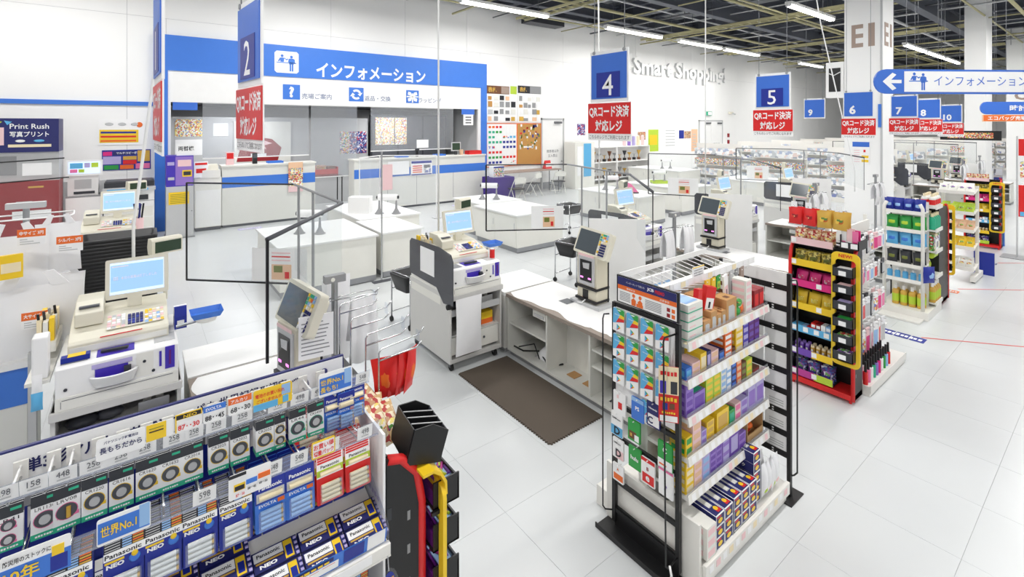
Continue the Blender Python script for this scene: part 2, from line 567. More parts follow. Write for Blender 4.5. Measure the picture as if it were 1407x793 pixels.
def small_icon(x0, kind, label, tx):
    z0, z1 = 3.07, 3.46
    b = MB().box(x0, x0 + .42, fy2 - .004, fy2, z0, z1, 'blue')
    cx = x0 + .21; cz = (z0 + z1) / 2; y = fy2 - .005
    if kind == '?':
        b.text('?', cx, cz, .29, 'white', off=y, bold=.05)
    elif kind == 'turn':
        for s in (0, PI):
            pts = []
            for k in range(7):
                a = s + PI * (.12 + .62 * k / 6)
                pts.append((a, .15))
            ring = [(cx + .145 * math.cos(a), y, cz + .145 * math.sin(a)) for a, _ in pts] + [(cx + .085 * math.cos(a), y, cz + .085 * math.sin(a)) for a, _ in reversed(pts)]
            b.poly(ring, 'white')
            a = s + PI * .1
            b.poly([(cx + .19 * math.cos(a), y, cz + .19 * math.sin(a)), (cx + .115 * math.cos(a - .75), y, cz + .115 * math.sin(a - .75)), (cx + .04 * math.cos(a), y, cz + .04 * math.sin(a))], 'white')
    else:
        for sx in (-1, 1):
            for sz, k in ((1, .13), (-1, -.13)):
                b.poly([(cx, y, cz), (cx + sx * .16, y, cz + sz * .06), (cx + sx * .14, y, cz + sz * .15), (cx + sx * .05, y, cz + sz * .13)], 'white')
        b.box(cx - .19, cx + .19, y - .001, y, cz - .02, cz + .02, 'white')
        b.box(cx - .02, cx + .02, y - .001, y, cz - .18, cz + .1, 'white')
    b.build('service_icon', portal)
    MB().text(label, tx, 3.17, .15, 'label_grey', off=fy2 - .001, bold=.008, w=None).build('lettering', portal)
small_icon(2.95, '?', '売場ご案内', 3.8)
small_icon(4.66, 'turn', '返品・交換', 5.5)
small_icon(6.39, 'gift', 'ラッピング', 7.2)
# office shell behind the opening
off = MB().box(.4, 9.2, 16.6, 16.7, 0.002, 2.95, 'light_grey').box(.3, .4, WY + .2, 16.7, 0.002, 2.95, 'light_grey').box(9.2, 9.3, WY + .2, 16.7, 0.002, 2.95, 'light_grey')
off.box(.3, 9.3, WY + .2, 16.7, 2.95, 3.02, 'dark_grey')
structure('wall_office', off)
for ox in (2.2, 6.6):  # area lights without fittings, added to brighten the dark office interior
    ol = bpy.data.lights.new('office_fill_light', 'AREA'); ol.shape = 'RECTANGLE'; ol.size = 1.2; ol.size_y = .3; ol.energy = 40.0
    oo = bpy.data.objects.new('office_fill_light', ol); oo.location = (ox, 14.4, 2.9); COL.objects.link(oo)
pt = MB().box(.6, 5.9, 15.3, 15.36, 0.002, 2.62, 'light_grey')
partition = tag(pt.build('office_partition'), 'pale grey office partition behind the information counter', 'partition')
bk = tag(MB().box(5.95, 8.75, 15.2, 15.3, 0.002, 2.75, 'charcoal').build('dark_cabinet'), 'dark grey tall cabinet in the office behind the counter', 'cabinet')
for k in range(3):
    MB().box(6.0 + k * .92, 6.86 + k * .92, 15.185, 15.198, .1, 2.7, 'dark_grey').build('cabinet_door', bk)
printed('art_flyer', [(236, 222, 130), (214, 110, 100), (245, 245, 240), (130, 150, 190), (230, 180, 110), (250, 250, 250), (240, 230, 160)], 34)
printed('art_blueflyer', [(52, 66, 140), (230, 232, 240), (80, 96, 170), (200, 60, 70), (40, 50, 110)], 30)
printed('art_cards', [(248, 248, 246), (236, 90, 60), (60, 160, 90), (250, 250, 250), (60, 90, 190), (250, 190, 80)], 12)
printed('art_plates', [(250, 250, 250), (90, 60, 40), (30, 30, 32), (214, 176, 120), (250, 250, 250), (160, 160, 160), (250, 250, 250)], 9)
printed('art_candy', [(190, 30, 60), (240, 220, 120), (120, 40, 120), (240, 120, 60), (80, 140, 60), (250, 240, 230)], 60)
printed('art_green', [(60, 150, 60), (140, 200, 90), (240, 245, 230), (40, 110, 60), (200, 60, 60)], 55)
printed('art_purple', [(90, 40, 130), (150, 90, 180), (240, 235, 245), (60, 40, 100), (120, 190, 90)], 55)
printed('art_small', [(240, 240, 240), (220, 90, 110), (90, 120, 190), (240, 200, 90), (110, 170, 110), (245, 245, 245)], 40)
printed('art_goods', [(235, 236, 238), (205, 210, 216), (150, 158, 172), (130, 140, 190), (250, 250, 250), (190, 194, 198), (110, 112, 120), (240, 240, 240)], 9)
printed('art_far', [(240, 241, 243), (222, 226, 232), (248, 248, 248), (180, 190, 215), (236, 214, 206), (250, 250, 250), (200, 204, 208), (160, 166, 176)], 9)
printed('art_tan', [(206, 170, 120), (240, 226, 196), (180, 60, 60), (222, 190, 140), (196, 150, 110)], 50)
printed('art_gold', [(196, 170, 50), (120, 110, 40), (230, 214, 120), (90, 96, 40), (214, 190, 70)], 50)
printed('art_pink', [(214, 40, 110), (236, 90, 150), (250, 220, 232), (170, 20, 90), (226, 60, 120)], 50)
printed('art_yellow', [(240, 214, 60), (228, 196, 50), (248, 236, 150), (214, 176, 40), (240, 220, 80)], 50)
printed('art_berry', [(80, 30, 110), (60, 90, 170), (40, 60, 130), (120, 50, 140), (70, 130, 70), (220, 220, 240)], 50)
printed('art_redbag', [(206, 30, 36), (180, 20, 30), (224, 60, 50), (240, 210, 150), (150, 16, 26)], 40)
printed('art_orangebag', [(220, 150, 40), (200, 90, 40), (240, 200, 80), (120, 60, 30), (90, 130, 60)], 40)

def poster(name, label, x0, x1, z0, z1, y, face, cat='poster', group=None, t=.006, frame=None):
    b = MB().box(x0, x1, y, y + t, z0, z1, face)
    if frame:
        for a in ((x0 - .02, x1 + .02, z1, z1 + .025), (x0 - .02, x1 + .02, z0 - .025, z0), (x0 - .02, x0, z0, z1), (x1, x1 + .02, z0, z1)):
            b.box(a[0], a[1], y - .006, y + t, a[2], a[3], frame)
    return tag(b.build(name), label, cat, group)
poster('wall_flyer', 'yellow and red flyer on the office partition, left of the red wrapping poster', .75, 1.35, 2.1, 2.55, 15.29, 'art_flyer')
poster('notice_sheet', 'pale notice sheets under the yellow flyer on the office partition', .75, 1.35, 1.6, 2.02, 15.29, 'paper')
poster('notice_sheet', 'small pale notice beside the yellow flyer on the office partition', 1.6, 1.95, 2.1, 2.45, 15.29, 'paper')
wrap = poster('wrapping_board', 'white framed board with red wrapped gift picture behind the counter', 2.1, 3.55, 1.35, 2.5, 15.27, 'offwhite', 'board', frame='light_grey')
wb2 = MB()
wb2.poly([(2.15, 15.262, 1.38), (3.2, 15.262, 1.38), (3.3, 15.262, 1.75), (3.05, 15.262, 2.0), (2.75, 15.262, 2.05), (2.3, 15.262, 1.98), (2.2, 15.262, 1.6)], 'dark_red')
wb2.poly([(2.5, 15.26, 2.05), (2.85, 15.26, 2.05), (2.85, 15.26, 2.3), (2.5, 15.26, 2.3)], 'peach')
wb2.poly([(2.55, 15.259, 1.92), (2.8, 15.259, 1.98), (3.05, 15.259, 1.88), (2.85, 15.259, 1.82), (2.9, 15.259, 1.7), (2.72, 15.259, 1.82), (2.55, 15.259, 1.75), (2.62, 15.259, 1.85)], 'pale_pink')
wb2.poly([(2.5, 15.258, 1.5), (2.9, 15.258, 1.5), (2.9, 15.258, 1.6), (2.5, 15.258, 1.6)], 'paper')
wb2.build('gift_picture', wrap)
poster('flyer_sheet', 'pink and white price flyer beside the blue flyer on the partition', 5.0, 5.28, 1.5, 2.2, 15.29, 'art_small')
poster('flyer_sheet', 'dark blue printed flyer pinned to the grey partition', 5.3, 5.85, 1.5, 2.2, 15.29, 'art_blueflyer')
poster('flyer_sheet', 'large yellow sale flyer hanging beside the dark cabinet', 6.1, 6.75, 1.75, 2.65, 15.17, 'art_flyer')
poster('flyer_sheet', 'pink and yellow sale flyer next to the large yellow one', 6.78, 7.2, 1.75, 2.65, 15.17, 'art_flyer')

# ---- information counters
def info_counter(x0, x1, label, joints):
    c = thing('information_counter', label, 'counter', ((x0 + x1) / 2, 13.05, 0), group='information counters')
    hw = (x1 - x0) / 2
    MB().box(-hw, hw, -.02, .4, .06, 1.42, 'counter_grey').build('body', c)
    MB().box(-hw - .02, hw + .02, -.05, .43, 1.42, 1.46, 'offwhite').build('counter_top', c, bev=.004)
    MB().box(-hw, hw, -.024, -.021, .93, 1.18, 'blue').build('blue_band', c)
    MB().box(-hw + .02, hw - .02, 0, .38, .002, .06, 'dark_grey').build('plinth', c)
    for j in joints:
        MB().box(j - x0 - hw - .006, j - x0 - hw + .006, -.0225, -.0215, .07, .93, 'mid_grey').build('panel_joint', c)
    return c
info_counter(1.54, 3.62, 'cream information counter with blue band behind the long flyer strip', [])
info_counter(4.64, 8.95, 'longer cream information counter with blue band behind the clear screens', [5.6, 6.5, 7.75])
fs = MB()
for k in range(5):
    fs.box(2.97, 3.31, 12.99, 13.0, .72 + k * .15, .72 + k * .15 + .145, ['pale_pink', 'art_flyer', 'art_candy', 'art_flyer', 'peach'][k])
tag(fs.build('flyer_strip'), 'hanging strip of colourful flyers on the information counter front', 'flyer')
# acrylic shields and hanging curtain over the counter
def shield(x0, x1, z0, z1, y, label):
    s = thing('clear_shield', label, 'shield', ((x0 + x1) / 2, y, z0), group='clear shields at the information counter')
    h = (x1 - x0) / 2
    MB().box(-h, h, -.003, .003, 0, z1 - z0, 'film').build('clear_sheet', s)
    MB().box(-h, h, -.012, .012, -.025, 0, 'white').build('bottom_bar', s)
    MB().box(-h, h, -.012, .012, z1 - z0, z1 - z0 + .02, 'light_grey').build('top_bar', s)
    return s
shield(1.2, 3.6, 1.62, 2.91, 13.53, 'clear plastic curtain over the counter with the flyer strip')
shield(3.65, 4.9, 1.0, 2.91, 13.53, 'clear plastic curtain hanging in the gap between the information counters')
shield(5.3, 8.05, 1.66, 2.91, 13.53, 'wide clear plastic curtain over the longer information counter')
poster('name_strip', 'small blue lettered strip at the top of the information window by the kiosk', .62, 1.1, 2.75, 2.931, 13.51, 'sign_blue', 'sign')
poster('name_strip', 'small blue lettered strip at the right end of the information window', 8.35, 8.85, 2.75, 2.931, 13.51, 'sign_blue', 'sign')
nt_ = poster('notice_sheet', 'white notice hanging under the blue strip at the window end', 8.42, 8.8, 2.40, 2.751, 13.51, 'paper', 'notice')
b = MB()
for k in range(3): b.text('■■■■', 8.61, 2.66 - k * .09, .045, 'ink', off=13.508)
b.build('lettering', nt_)
pc = poster('notice_sheet', 'white sheet with two blue icons on the counter front', 5.6, 6.25, .98, 1.36, 13.0, 'paper', 'notice')
pc = poster('notice_sheet', 'white notice with red print and photo taped to the counter front', 6.3, 7.0, .92, 1.36, 13.0, 'paper', 'notice')
b = MB().box(6.32, 6.98, 12.996, 12.9995, 1.27, 1.34, 'deep_blue').box(6.72, 6.95, 12.996, 12.9995, .98, 1.22, 'art_goods')
for k in range(4): b.box(6.36, 6.66, 12.996, 12.9995, 1.0 + k * .06, 1.03 + k * .06, 'red' if k % 2 else 'orange')
b.box(6.32, 6.98, 12.996, 12.9995, .93, .96, 'deep_blue').build('print', pc)
poster('notice_card', 'small white card standing on the long information counter', 6.75, 7.15, 1.7, 1.95, 13.519, 'paper', 'card')
# things lying on the information counters
def counter_item(name, label, cat, x, y, mb):
    o = mb.build(name, None, (x, y, 1.46)); return tag(o, label, cat)
counter_item('leaflet_stand', 'red and white leaflet stand at the left end of the counter', 'stand', 1.72, 13.2, MB().box(-.08, .08, -.05, .05, 0, .3, 'pale_pink').box(-.07, .07, -.052, -.05, .14, .28, 'red'))
counter_item('card_reader', 'small black card reader standing on the counter', 'card reader', 2.25, 13.2, MB().box(-.05, .05, -.04, .04, 0, .26, 'black').box(-.04, .04, -.042, -.04, .14, .24, 'screen_dark'))
counter_item('document_tray', 'blue document tray on the counter with the flyer strip', 'tray', 2.7, 13.2, MB().box(-.18, .18, -.1, .1, 0, .02, 'blue').box(-.18, .18, .09, .1, .02, .05, 'blue').box(-.18, .18, -.1, -.09, .02, .05, 'blue'))
counter_item('document_tray', 'flat blue tray on the long information counter, beside the white card', 'tray', 6.1, 13.2, MB().box(-.18, .18, -.1, .1, 0, .02, 'blue').box(-.18, .18, .09, .1, .02, .05, 'blue').box(-.18, .18, -.1, -.09, .02, .05, 'blue'))
counter_item('document_tray', 'flat blue tray on the long information counter, right of the white card', 'tray', 7.35, 13.2, MB().box(-.18, .18, -.1, .1, 0, .02, 'blue').box(-.18, .18, .09, .1, .02, .05, 'blue').box(-.18, .18, -.1, -.09, .02, .05, 'blue'))
counter_item('barcode_scanner', 'black hand scanner standing on the long information counter', 'scanner', 6.62, 13.25, MB().box(-.03, .03, -.03, .03, 0, .18, 'black').box(-.04, .04, -.08, .04, .18, .24, 'charcoal'))
counter_item('red_basket', 'red shallow basket at the right end of the long counter', 'basket', 8.6, 13.2, MB().box(-.25, .25, -.12, .12, 0, .02, 'red').box(-.25, .25, -.12, -.11, .02, .12, 'red').box(-.25, .25, .11, .12, .02, .12, 'red').box(-.25, -.24, -.12, .12, .02, .12, 'red').box(.24, .25, -.12, .12, .02, .12, 'red'))
counter_item('paper_cup', 'small peach cup beside the red basket', 'cup', 8.15, 13.2, MB().cyl((0, 0, 0), (0, 0, .16), .05, 'peach', 12, .065))
counter_item('small_monitor', 'small dark monitor near the right end of the long counter', 'monitor', 8.0, 13.3, MB().box(-.04, .04, -.03, .03, 0, .12, 'charcoal').box(-.17, .17, -.03, .0, .12, .4, 'light_grey').box(-.14, .14, -.033, -.03, .15, .37, 'lcd_green'))
# folding table with red boxes in the gap
t = thing('folding_table', 'dark folding table in the gap between information counters', 'table', (4.15, 13.95, 0))
MB().box(-.44, .44, -.25, .25, .95, .98, 'dark_grey').build('table_top', t)
for sx in (-.4, .4):
    for sy in (-.2, .2):
        MB().cyl((sx, sy, 0), (sx, sy, .95), .015, 'black').build('leg', t)
tag(MB().box(-.35, .3, -.18, .18, 0, .06, 'dark_red').box(-.35, -.33, -.18, .18, .06, .25, 'red').box(.28, .3, -.18, .18, .06, .25, 'red').box(-.33, .28, -.18, -.16, .06, .2, 'red').box(-.33, .28, .16, .18, .06, .25, 'red').box(-.28, -.02, -.12, .12, .06, .3, 'art_candy').box(.02, .24, -.12, .12, .06, .27, 'brown').build('red_box', None, (4.15, 13.95, .98)),
    'open red box of goods on the dark folding table', 'box')

# ---- column with bay letters
cm = MB().box(14, 14.84, 3.72, 4.51, 0, WT, 'wall_paint')
col1 = tag(cm.build('column'), kind='structure')
lt = MB()
for z0, z1 in ((4.31, 4.41), (4.54, 4.64), (4.77, 4.87)): lt.box(13.996, 13.9985, 4.113, 4.357, z0, z1, 'taupe')
lt.box(13.9955, 13.9985, 4.27, 4.357, 4.31, 4.87, 'taupe').box(13.996, 13.9985, 3.877, 4.009, 4.31, 4.87, 'taupe')
lt.build('lettering', col1)
lt = MB()
for z0, z1 in ((4.31, 4.41), (4.54, 4.64), (4.77, 4.87)): lt.box(14.12, 14.42, 3.7165, 3.719, z0, z1, 'taupe')
lt.box(14.12, 14.22, 3.716, 3.719, 4.31, 4.87, 'taupe').box(14.54, 14.68, 3.7165, 3.719, 4.31, 4.87, 'taupe')
lt.build('lettering', col1)
MB().box(13.97, 13.999, 3.72, 3.76, 0, WT, 'light_grey').build('corner_guard', col1)
cm = MB().box(22, 23.03, 3.06, 3.59, 0, WT, 'wall_paint')
col2 = tag(cm.build('column'), kind='structure')
cm = MB().box(30.5, 31.5, 2.6, 3.6, 0, WT, 'wall_paint')
col3 = tag(cm.build('column'), kind='structure')
MB().text('CI', 3.1, 3.7, .4, 'taupe', 'yz', 30.497, bold=.04, w=.5).build('lettering', col3)
b = MB().box(13.985, 13.997, 3.98, 4.33, 1.45, 1.99, 'paper').box(13.98, 13.9845, 3.98, 4.33, 1.87, 1.99, 'sign_blue').box(13.98, 13.9845, 4.0, 4.14, 1.6, 1.66, 'yellow').box(13.98, 13.9845, 4.0, 4.14, 1.5, 1.56, 'yellow').box(13.98, 13.9845, 4.06, 4.1, 1.74, 1.8, 'red')
for k in range(6): b.box(13.98, 13.9845, 4.18, 4.3, 1.5 + k * .055, 1.515 + k * .055, 'pale_pink')
tag(b.build('column_notice'), 'blue headed notice with yellow boxes on the white column', 'notice')
b = MB().box(13.95, 13.985, 3.74, 3.8, 2.35, 2.9, 'blue')
tag(b.build('edge_sign'), 'narrow blue rounded sign on the corner of the column', 'sign')
b = MB().box(14.02, 14.3, 4.53, 4.93, 3.1, 4.0, 'white').box(14.01, 14.0195, 4.6, 4.86, 3.25, 3.85, 'black').tube([(14.0, 4.85, 3.72), (14.0, 4.75, 3.66), (14.0, 4.6, 3.74)], .012, 'white')
o = tag(b.build('air_unit'), 'white framed air unit with dark opening hung beside the column', 'air unit')
# ---- roof: deck, beams, conduits
rd = MB().box(-9, 46, -9, WY + .2, WT, WT + .1, 'roof_deck')
ceiling = tag(rd.build('ceiling'), 'dark steel roof structure with light deck above', kind='structure')
rib = MB().box(0, .12, -9, WY, WT - .08, WT, 'roof_deck').mesh('rib')
for k in range(62):
    put(rib, 'deck_rib', ceiling, (-1 + k * .75, 0, 0))
def ibeam(p, q, w_, h, m='roof_beam', name='beam'):
    b = MB()
    if p[1] == q[1]:
        x0, x1 = p[0], q[0]; y = p[1]; z = p[2]
        b.box(x0, x1, y - w_ / 2, y + w_ / 2, z, z + .04, m).box(x0, x1, y - .02, y + .02, z + .04, z + h - .04, m).box(x0, x1, y - w_ / 2, y + w_ / 2, z + h - .04, z + h, m)
    else:
        y0, y1 = p[1], q[1]; x = p[0]; z = p[2]
        b.box(x - w_ / 2, x + w_ / 2, y0, y1, z, z + .04, m).box(x - .02, x + .02, y0, y1, z + .04, z + h - .04, m).box(x - w_ / 2, x + w_ / 2, y0, y1, z + h - .04, z + h, m)
    return b.build(name, ceiling)
for y, z in ((13.35, 6.35), (11.8, 6.2), (8.55, 5.95), (4.05, 5.85), (1.0, 5.95), (-2.5, 5.95), (-6, 5.95)):
    ibeam((-9, y, z), (46, y, z), .25, .55)
for k in range(11):
    ibeam((-4 + k * 4.6, -9, 6.35), (-4 + k * 4.6, WY, 6.35), .22, .45)
for k in range(24):
    ibeam((-2 + k * 2.0, -9, 6.62), (-2 + k * 2.0, WY, 6.62), .1, .2, 'roof_beam', 'purlin')
for k, (y, z) in enumerate(((12.6, 6.2), (12.2, 6.0), (10.2, 6.0), (9.6, 6.15), (7.3, 6.05), (6.9, 5.95), (5.2, 6.05), (3.1, 6.0), (2.2, 5.9))):
    MB().cyl((-9, y, z), (46, y, z), .03 if k % 2 else .05, 'conduit' if k % 3 else 'light_grey', 8).build('conduit', ceiling)
for k in range(26):
    x = 3.2 + k * 1.6
    MB().cyl((x, 2, 5.98 + (k % 3) * .1), (x, WY - .1, 5.98 + (k % 3) * .1), .022 + .012 * (k % 2), ['conduit', 'steel_dark', 'light_grey'][k % 3], 6).build('conduit', ceiling)
for k in range(5):
    x = 10 + k * 6.5
    b = MB()
    for s in (-.18, .18): b.box(x + s - .015, x + s + .015, 3.5, 12.5, 5.86, 5.94, 'conduit')
    for q in range(30): b.box(x - .18, x + .18, 3.6 + q * .3, 3.63 + q * .3, 5.87, 5.89, 'conduit')
    b.build('cable_tray', ceiling)
rod = MB().cyl((0, 0, 0), (0, 0, 1.0), .009, 'steel_dark', 6).mesh('rod')
for k in range(60):
    put(rod, 'hanger_rod', ceiling, (5 + random.random() * 26, 3 + random.random() * 9.5, 5.93))
for (x, y) in ((24, 9.2), (16, 3.0), (34, 7.5), (10.6, 12.7)):
    MB().box(x, x + 1.6, y, y + .5, 5.95, 6.2, 'charcoal').build('duct_box', ceiling)
# ---- batten lamps
lm = MB()
lm.box(0, 3.2, -.09, .09, .06, .14, 'white').box(0, .04, -.07, .07, 0, .06, 'white').box(3.16, 3.2, -.07, .07, 0, .06, 'white')
lm_me = lm.mesh('housing')
tb = MB().cyl((.05, -.045, .02), (3.15, -.045, .02), .028, 'tube', 10).cyl((.05, .045, .02), (3.15, .045, .02), .028, 'tube', 10).mesh('tube')
lrod = MB().cyl((.4, 0, .14), (.4, 0, 1.225), .008, 'steel_dark', 6).cyl((2.8, 0, .14), (2.8, 0, 1.225), .008, 'steel_dark', 6).mesh('hanger')
k = 0
for ry, xs in LAMP_ROWS:
    for x in xs:
        if x < -6 or ry < 0:
            pass
        L = thing('batten_lamp', 'twin tube batten lamp hanging in a row under the roof', 'lamp', (x, ry, LAMP_Z - .1 + .03), group='batten lamps under the roof')
        put(lm_me, 'housing', L); put(tb, 'tube', L); put(lrod, 'hanger', L)
# raised wall letters and wall pieces
st = MB()
vs, fc, tw, th = text_mesh('Smart Shopping!', .03)
for kk, (dy, mt) in enumerate(((.0, 'wall_paint'),)):
    pass
s_ = 7.75 / tw; sz = .98 / th
n = len(vs)
front = [(21.0 + v.x * s_, WY - .12, 4.93 + v.y * sz) for v in vs]
back = [(p[0], WY - .002, p[2]) for p in front]
st.add(front, fc, 'wall_paint')
edges = {}
for f in fc:
    for a, b2 in zip(f, f[1:] + f[:1]):
        edges[(a, b2)] = 1
sides = [(a, b2, b2 + n, a + n) for (a, b2) in edges if (b2, a) not in edges]
st.add(front + back, sides, 'light_grey')  # letter sides coloured grey for the shade on them
tag(st.build('wall_lettering'), 'raised white slogan letters reading Smart Shopping high on the wall', 'lettering')
# ================================================================== HANGING SIGNS
def lane_sign(num, X, Y, label, rz=0.0, style='thin', red=True, zoff=0.0):
    s = thing('lane_sign', label, 'sign', (X, Y, 2.28 + zoff), rz, 'hanging lane number signs')
    MB().box(.002, .012, -.19, .19, .3, .70, 'white').build('backing', s)
    MB().box(-.003, .0018, -.175, .175, .325, .672, 'sign_blue').build('blue_panel', s)
    n = MB()
    if style == 'thin':
        MB().box(-.005, -.0032, -.115, .12, .335, .53, 'navy' if False else 'deep_blue').build('dark_panel', s)
        n.text(num, .005, .43, .16, 'paper', 'yz', -.0056, bold=.004)
    else:
        n.text(num, .07 if len(num) == 1 else .05, .42, .13, 'paper', 'yz', -.0036, bold=.035)
    n.build('lettering', s)
    if red:
        MB().box(.002, .008, -.215, .215, 0, .296, 'paper').build('red_panel_backing', s)
        MB().box(-.002, .0018, -.212, .212, .055, .29, 'red').build('red_panel', s)
        MB().text('QRコード決済', 0, .225, .095, 'paper', 'yz', -.0026, bold=.03, w=.40).build('lettering', s)
        MB().text('対応レジ', 0, .115, .092, 'paper', 'yz', -.0026, bold=.03, w=.27).build('lettering', s)
        MB().text('こちらのレジでご利用になれます', 0, .027, .032, 'ink', 'yz', .0014, w=.40).build('lettering', s)
    for y in (-.15, .15):
        MB().cyl((.007, y, .7), (.007, y, 3.55 - zoff), .003, 'steel_dark', 6).build('wire', s)
        MB().cyl((-.004, y, .69), (.018, y, .69), .014, 'steel', 8).build('clamp', s)
    return s
lane_sign('4', 2.87, 2.5, 'nearest full blue lane sign reading 4, hanging over the card gondola lane')
lane_sign('5', 5.6, 2.5, 'blue lane sign reading 5, hanging right of the wall slogan')
lane_sign('2', .40, 2.5, 'pale blue hanging lane sign numbered 2 seen almost edge on', R(5))
lane_sign('1', .062, 2.5, 'edge-on lane sign with two narrow panels beside the blue portal', R(2.2))
lane_sign('6', 8.3, 2.5, 'blue hanging lane sign numbered 6 in front of the white column', style='bold', zoff=-.075)
lane_sign('7', 10.55, 2.5, 'blue hanging lane sign numbered 7 right of the column', style='bold', zoff=-.05)
lane_sign('8', 12.12, 2.5, 'blue hanging lane sign numbered 8 next to sign 7', style='bold', zoff=-.06)
lane_sign('10', 13.95, 2.5, 'blue hanging lane sign numbered 10 beyond sign 8', style='bold', zoff=-.13)
lane_sign('9', 10.6, 3.93, 'small blue hanging lane sign numbered 9 without a red panel', style='bold', red=False, zoff=-.05)

# long arrow sign to the information counter
az = R(52.335)
fwv = Vector((math.cos(az), math.sin(az), 0)); rtv = Vector((math.sin(az), -math.cos(az), 0))
A_ = thing('arrow_sign', 'long rounded blue bordered arrow sign to the information counter', 'sign', (9.55, 1.65, 2.86), math.atan2(rtv.y, rtv.x) + R(3))
def stadium(w, h, n=10):
    r = h / 2
    pts = []
    for k in range(n + 1):
        a = -PI / 2 + PI * k / n
        pts.append((w / 2 - r + r * math.cos(a), r + r * math.sin(a)))
    for k in range(n + 1):
        a = PI / 2 + PI * k / n
        pts.append((-w / 2 + r + r * math.cos(a), r + r * math.sin(a)))
    return pts
MB().prism(stadium(2.5, .36), 'y', 0, .03, 'sign_blue').build('sign_board', A_)
inner = [(x, z * .84 + .029) for x, z in stadium(2.42, .36)]
inner = [p for p in inner if p[0] > -.82]
inner = [(-.8, .029), *inner[:11], (-.8, .029 + .36 * .84)]
MB().prism(inner, 'y', -.004, -.0005, 'paper').build('white_field', A_)
MB().poly([(-1.13, -.001, .18), (-.98, -.001, .31), (-.92, -.001, .28), (-1.0, -.001, .205), (-.84, -.001, .205), (-.84, -.001, .155), (-1.0, -.001, .155), (-.92, -.001, .08), (-.98, -.001, .05)], 'paper').build('arrow', A_)
b = MB(); figures(b, -.58, .19, .34, -.005, 'sign_blue'); b.build('counter_icon', A_)
MB().text('インフォメーション', .38, .19, .14, 'sign_blue', off=-.005, w=1.45).build('lettering', A_)
for x in (-.75, .8):
    MB().cyl((x, .015, .36), (x, .015, 2.95), .004, 'steel_dark', 6).build('wire', A_)
T_ = thing('department_sign', 'blue rounded sign reading clocks in Japanese, at the right edge', 'sign', (17.3, 1.82, 2.67), math.atan2(rtv.y, rtv.x))
MB().prism(stadium(1.9, .31), 'y', 0, .03, 'sign_blue').build('sign_board', T_)
MB().text('時計', -.02, .155, .15, 'paper', off=-.001, w=.42, bold=.02).build('lettering', T_)
for x in (-.6, .6):
    MB().cyl((x, .015, .31), (x, .015, 3.1), .004, 'steel_dark', 6).build('wire', T_)
T2 = thing('bag_sign', 'orange eco bag sign hanging under the clocks sign', 'sign', (17.3, 1.82, 2.49), math.atan2(rtv.y, rtv.x))
MB().box(-.9, .9, 0, .02, 0, .17, 'peach').box(-.88, .88, -.003, 0, .012, .158, 'orange').build('sign_board', T2)
MB().text('エコバッグ売場', -.3, .085, .11, 'paper', off=-.004, w=.95, bold=.025).build('lettering', T2)
# black banner sign far behind
bn = thing('shop_banner', 'black banner with red and white lettering over the far shelves', 'banner', (17.5, 2.75, 2.0))
MB().box(0, .02, -.6, .6, 0, .25, 'black').box(-.003, -.0005, -.45, .45, .05, .2, 'art_candy').build('banner_board', bn)
for y in (-.5, .5):
    MB().cyl((.01, y, .25), (.01, y, 3.9), .004, 'steel_dark', 6).build('wire', bn)

# cable poles from the roof to the registers
def cable(label, pts, r=.011):
    return tag(MB().tube(pts, r, 'white', 8).build('cable_pole'), label, 'cable pole', 'white cable poles')
cable('white cable pole dropping to the register with the smoked panel', [(2.62, 4.72, 5.9), (2.62, 4.72, 1.16)])
cable('white cable pole slanting down to the nearest register on the left', [(.13, 4.72, 5.9), (.13, 4.72, 3.1), (-.03, 4.72, 1.62), (-.03, 4.72, 1.16)])
cable('white cable pole behind the sign numbered 4', [(5.38, 4.9, 5.9), (5.42, 4.9, 3.2), (5.42, 4.9, 1.16)])
cable('white cable pole left of the sign numbered 5', [(8.05, 4.75, 5.9), (8.05, 4.75, 1.16)])
cable('white cable pole leaning beside the sign numbered 9', [(10.5, 4.0, 5.85), (10.7, 3.85, 4.4), (11.1, 3.4, 1.5), (11.1, 3.4, 1.1)])

# ================================================================== CHECKOUT LANES
def caster(parent, x, y, r=.036):
    c = MB().cyl((x - .012, y, r), (x + .012, y, r), r, 'rubber', 12).build('caster', parent)
    MB().box(x - .018, x + .018, y - .012, y + .02, r, .09, 'steel_dark').build('fork', c)

def make_cart(label, smoke=True):
    c = thing('register_cart', label, 'cart', (0, 0, 0), 0, 'register carts')
    W, D = .62, .85
    MB().box(0, .022, 0, D, .09, .75, 'cart_grey').build('side_panel', c, bev=.003)
    MB().box(W - .022, W, 0, D, .09, .75, 'cart_grey').build('side_panel', c, bev=.003)
    MB().box(.022, W - .022, D - .02, D, .09, .70, 'cart_grey').build('back_panel', c)
    MB().box(.022, W - .022, 0.005, D - .02, .09, .13, 'cart_grey').build('bottom_shelf', c)
    d = MB().box(.03, W - .03, .02, .05, .16, .33, 'offwhite').build('drawer', c, bev=.003)
    MB().cyl((W / 2 + .1, .012, .25), (W / 2 + .1, .02, .25), .012, 'dark_grey', 10).build('keyhole', d)
    MB().box(.022, W - .022, .03, D - .02, .335, .35, 'cart_grey').build('shelf', c)
    MB().box(.022, W - .022, .03, D - .02, .55, .565, 'cart_grey').build('shelf', c)
    MB().box(.022, W - .022, .01, .03, .54, .6, 'light_grey').build('shelf_lip', c)
    MB().box(-.005, W + .005, -.02, D, .70, .75, 'cart_grey').build('top_shelf', c, bev=.004)
    for x in (.05, W - .05):
        for y in (.06, D - .06):
            caster(c, x, y)
    return c

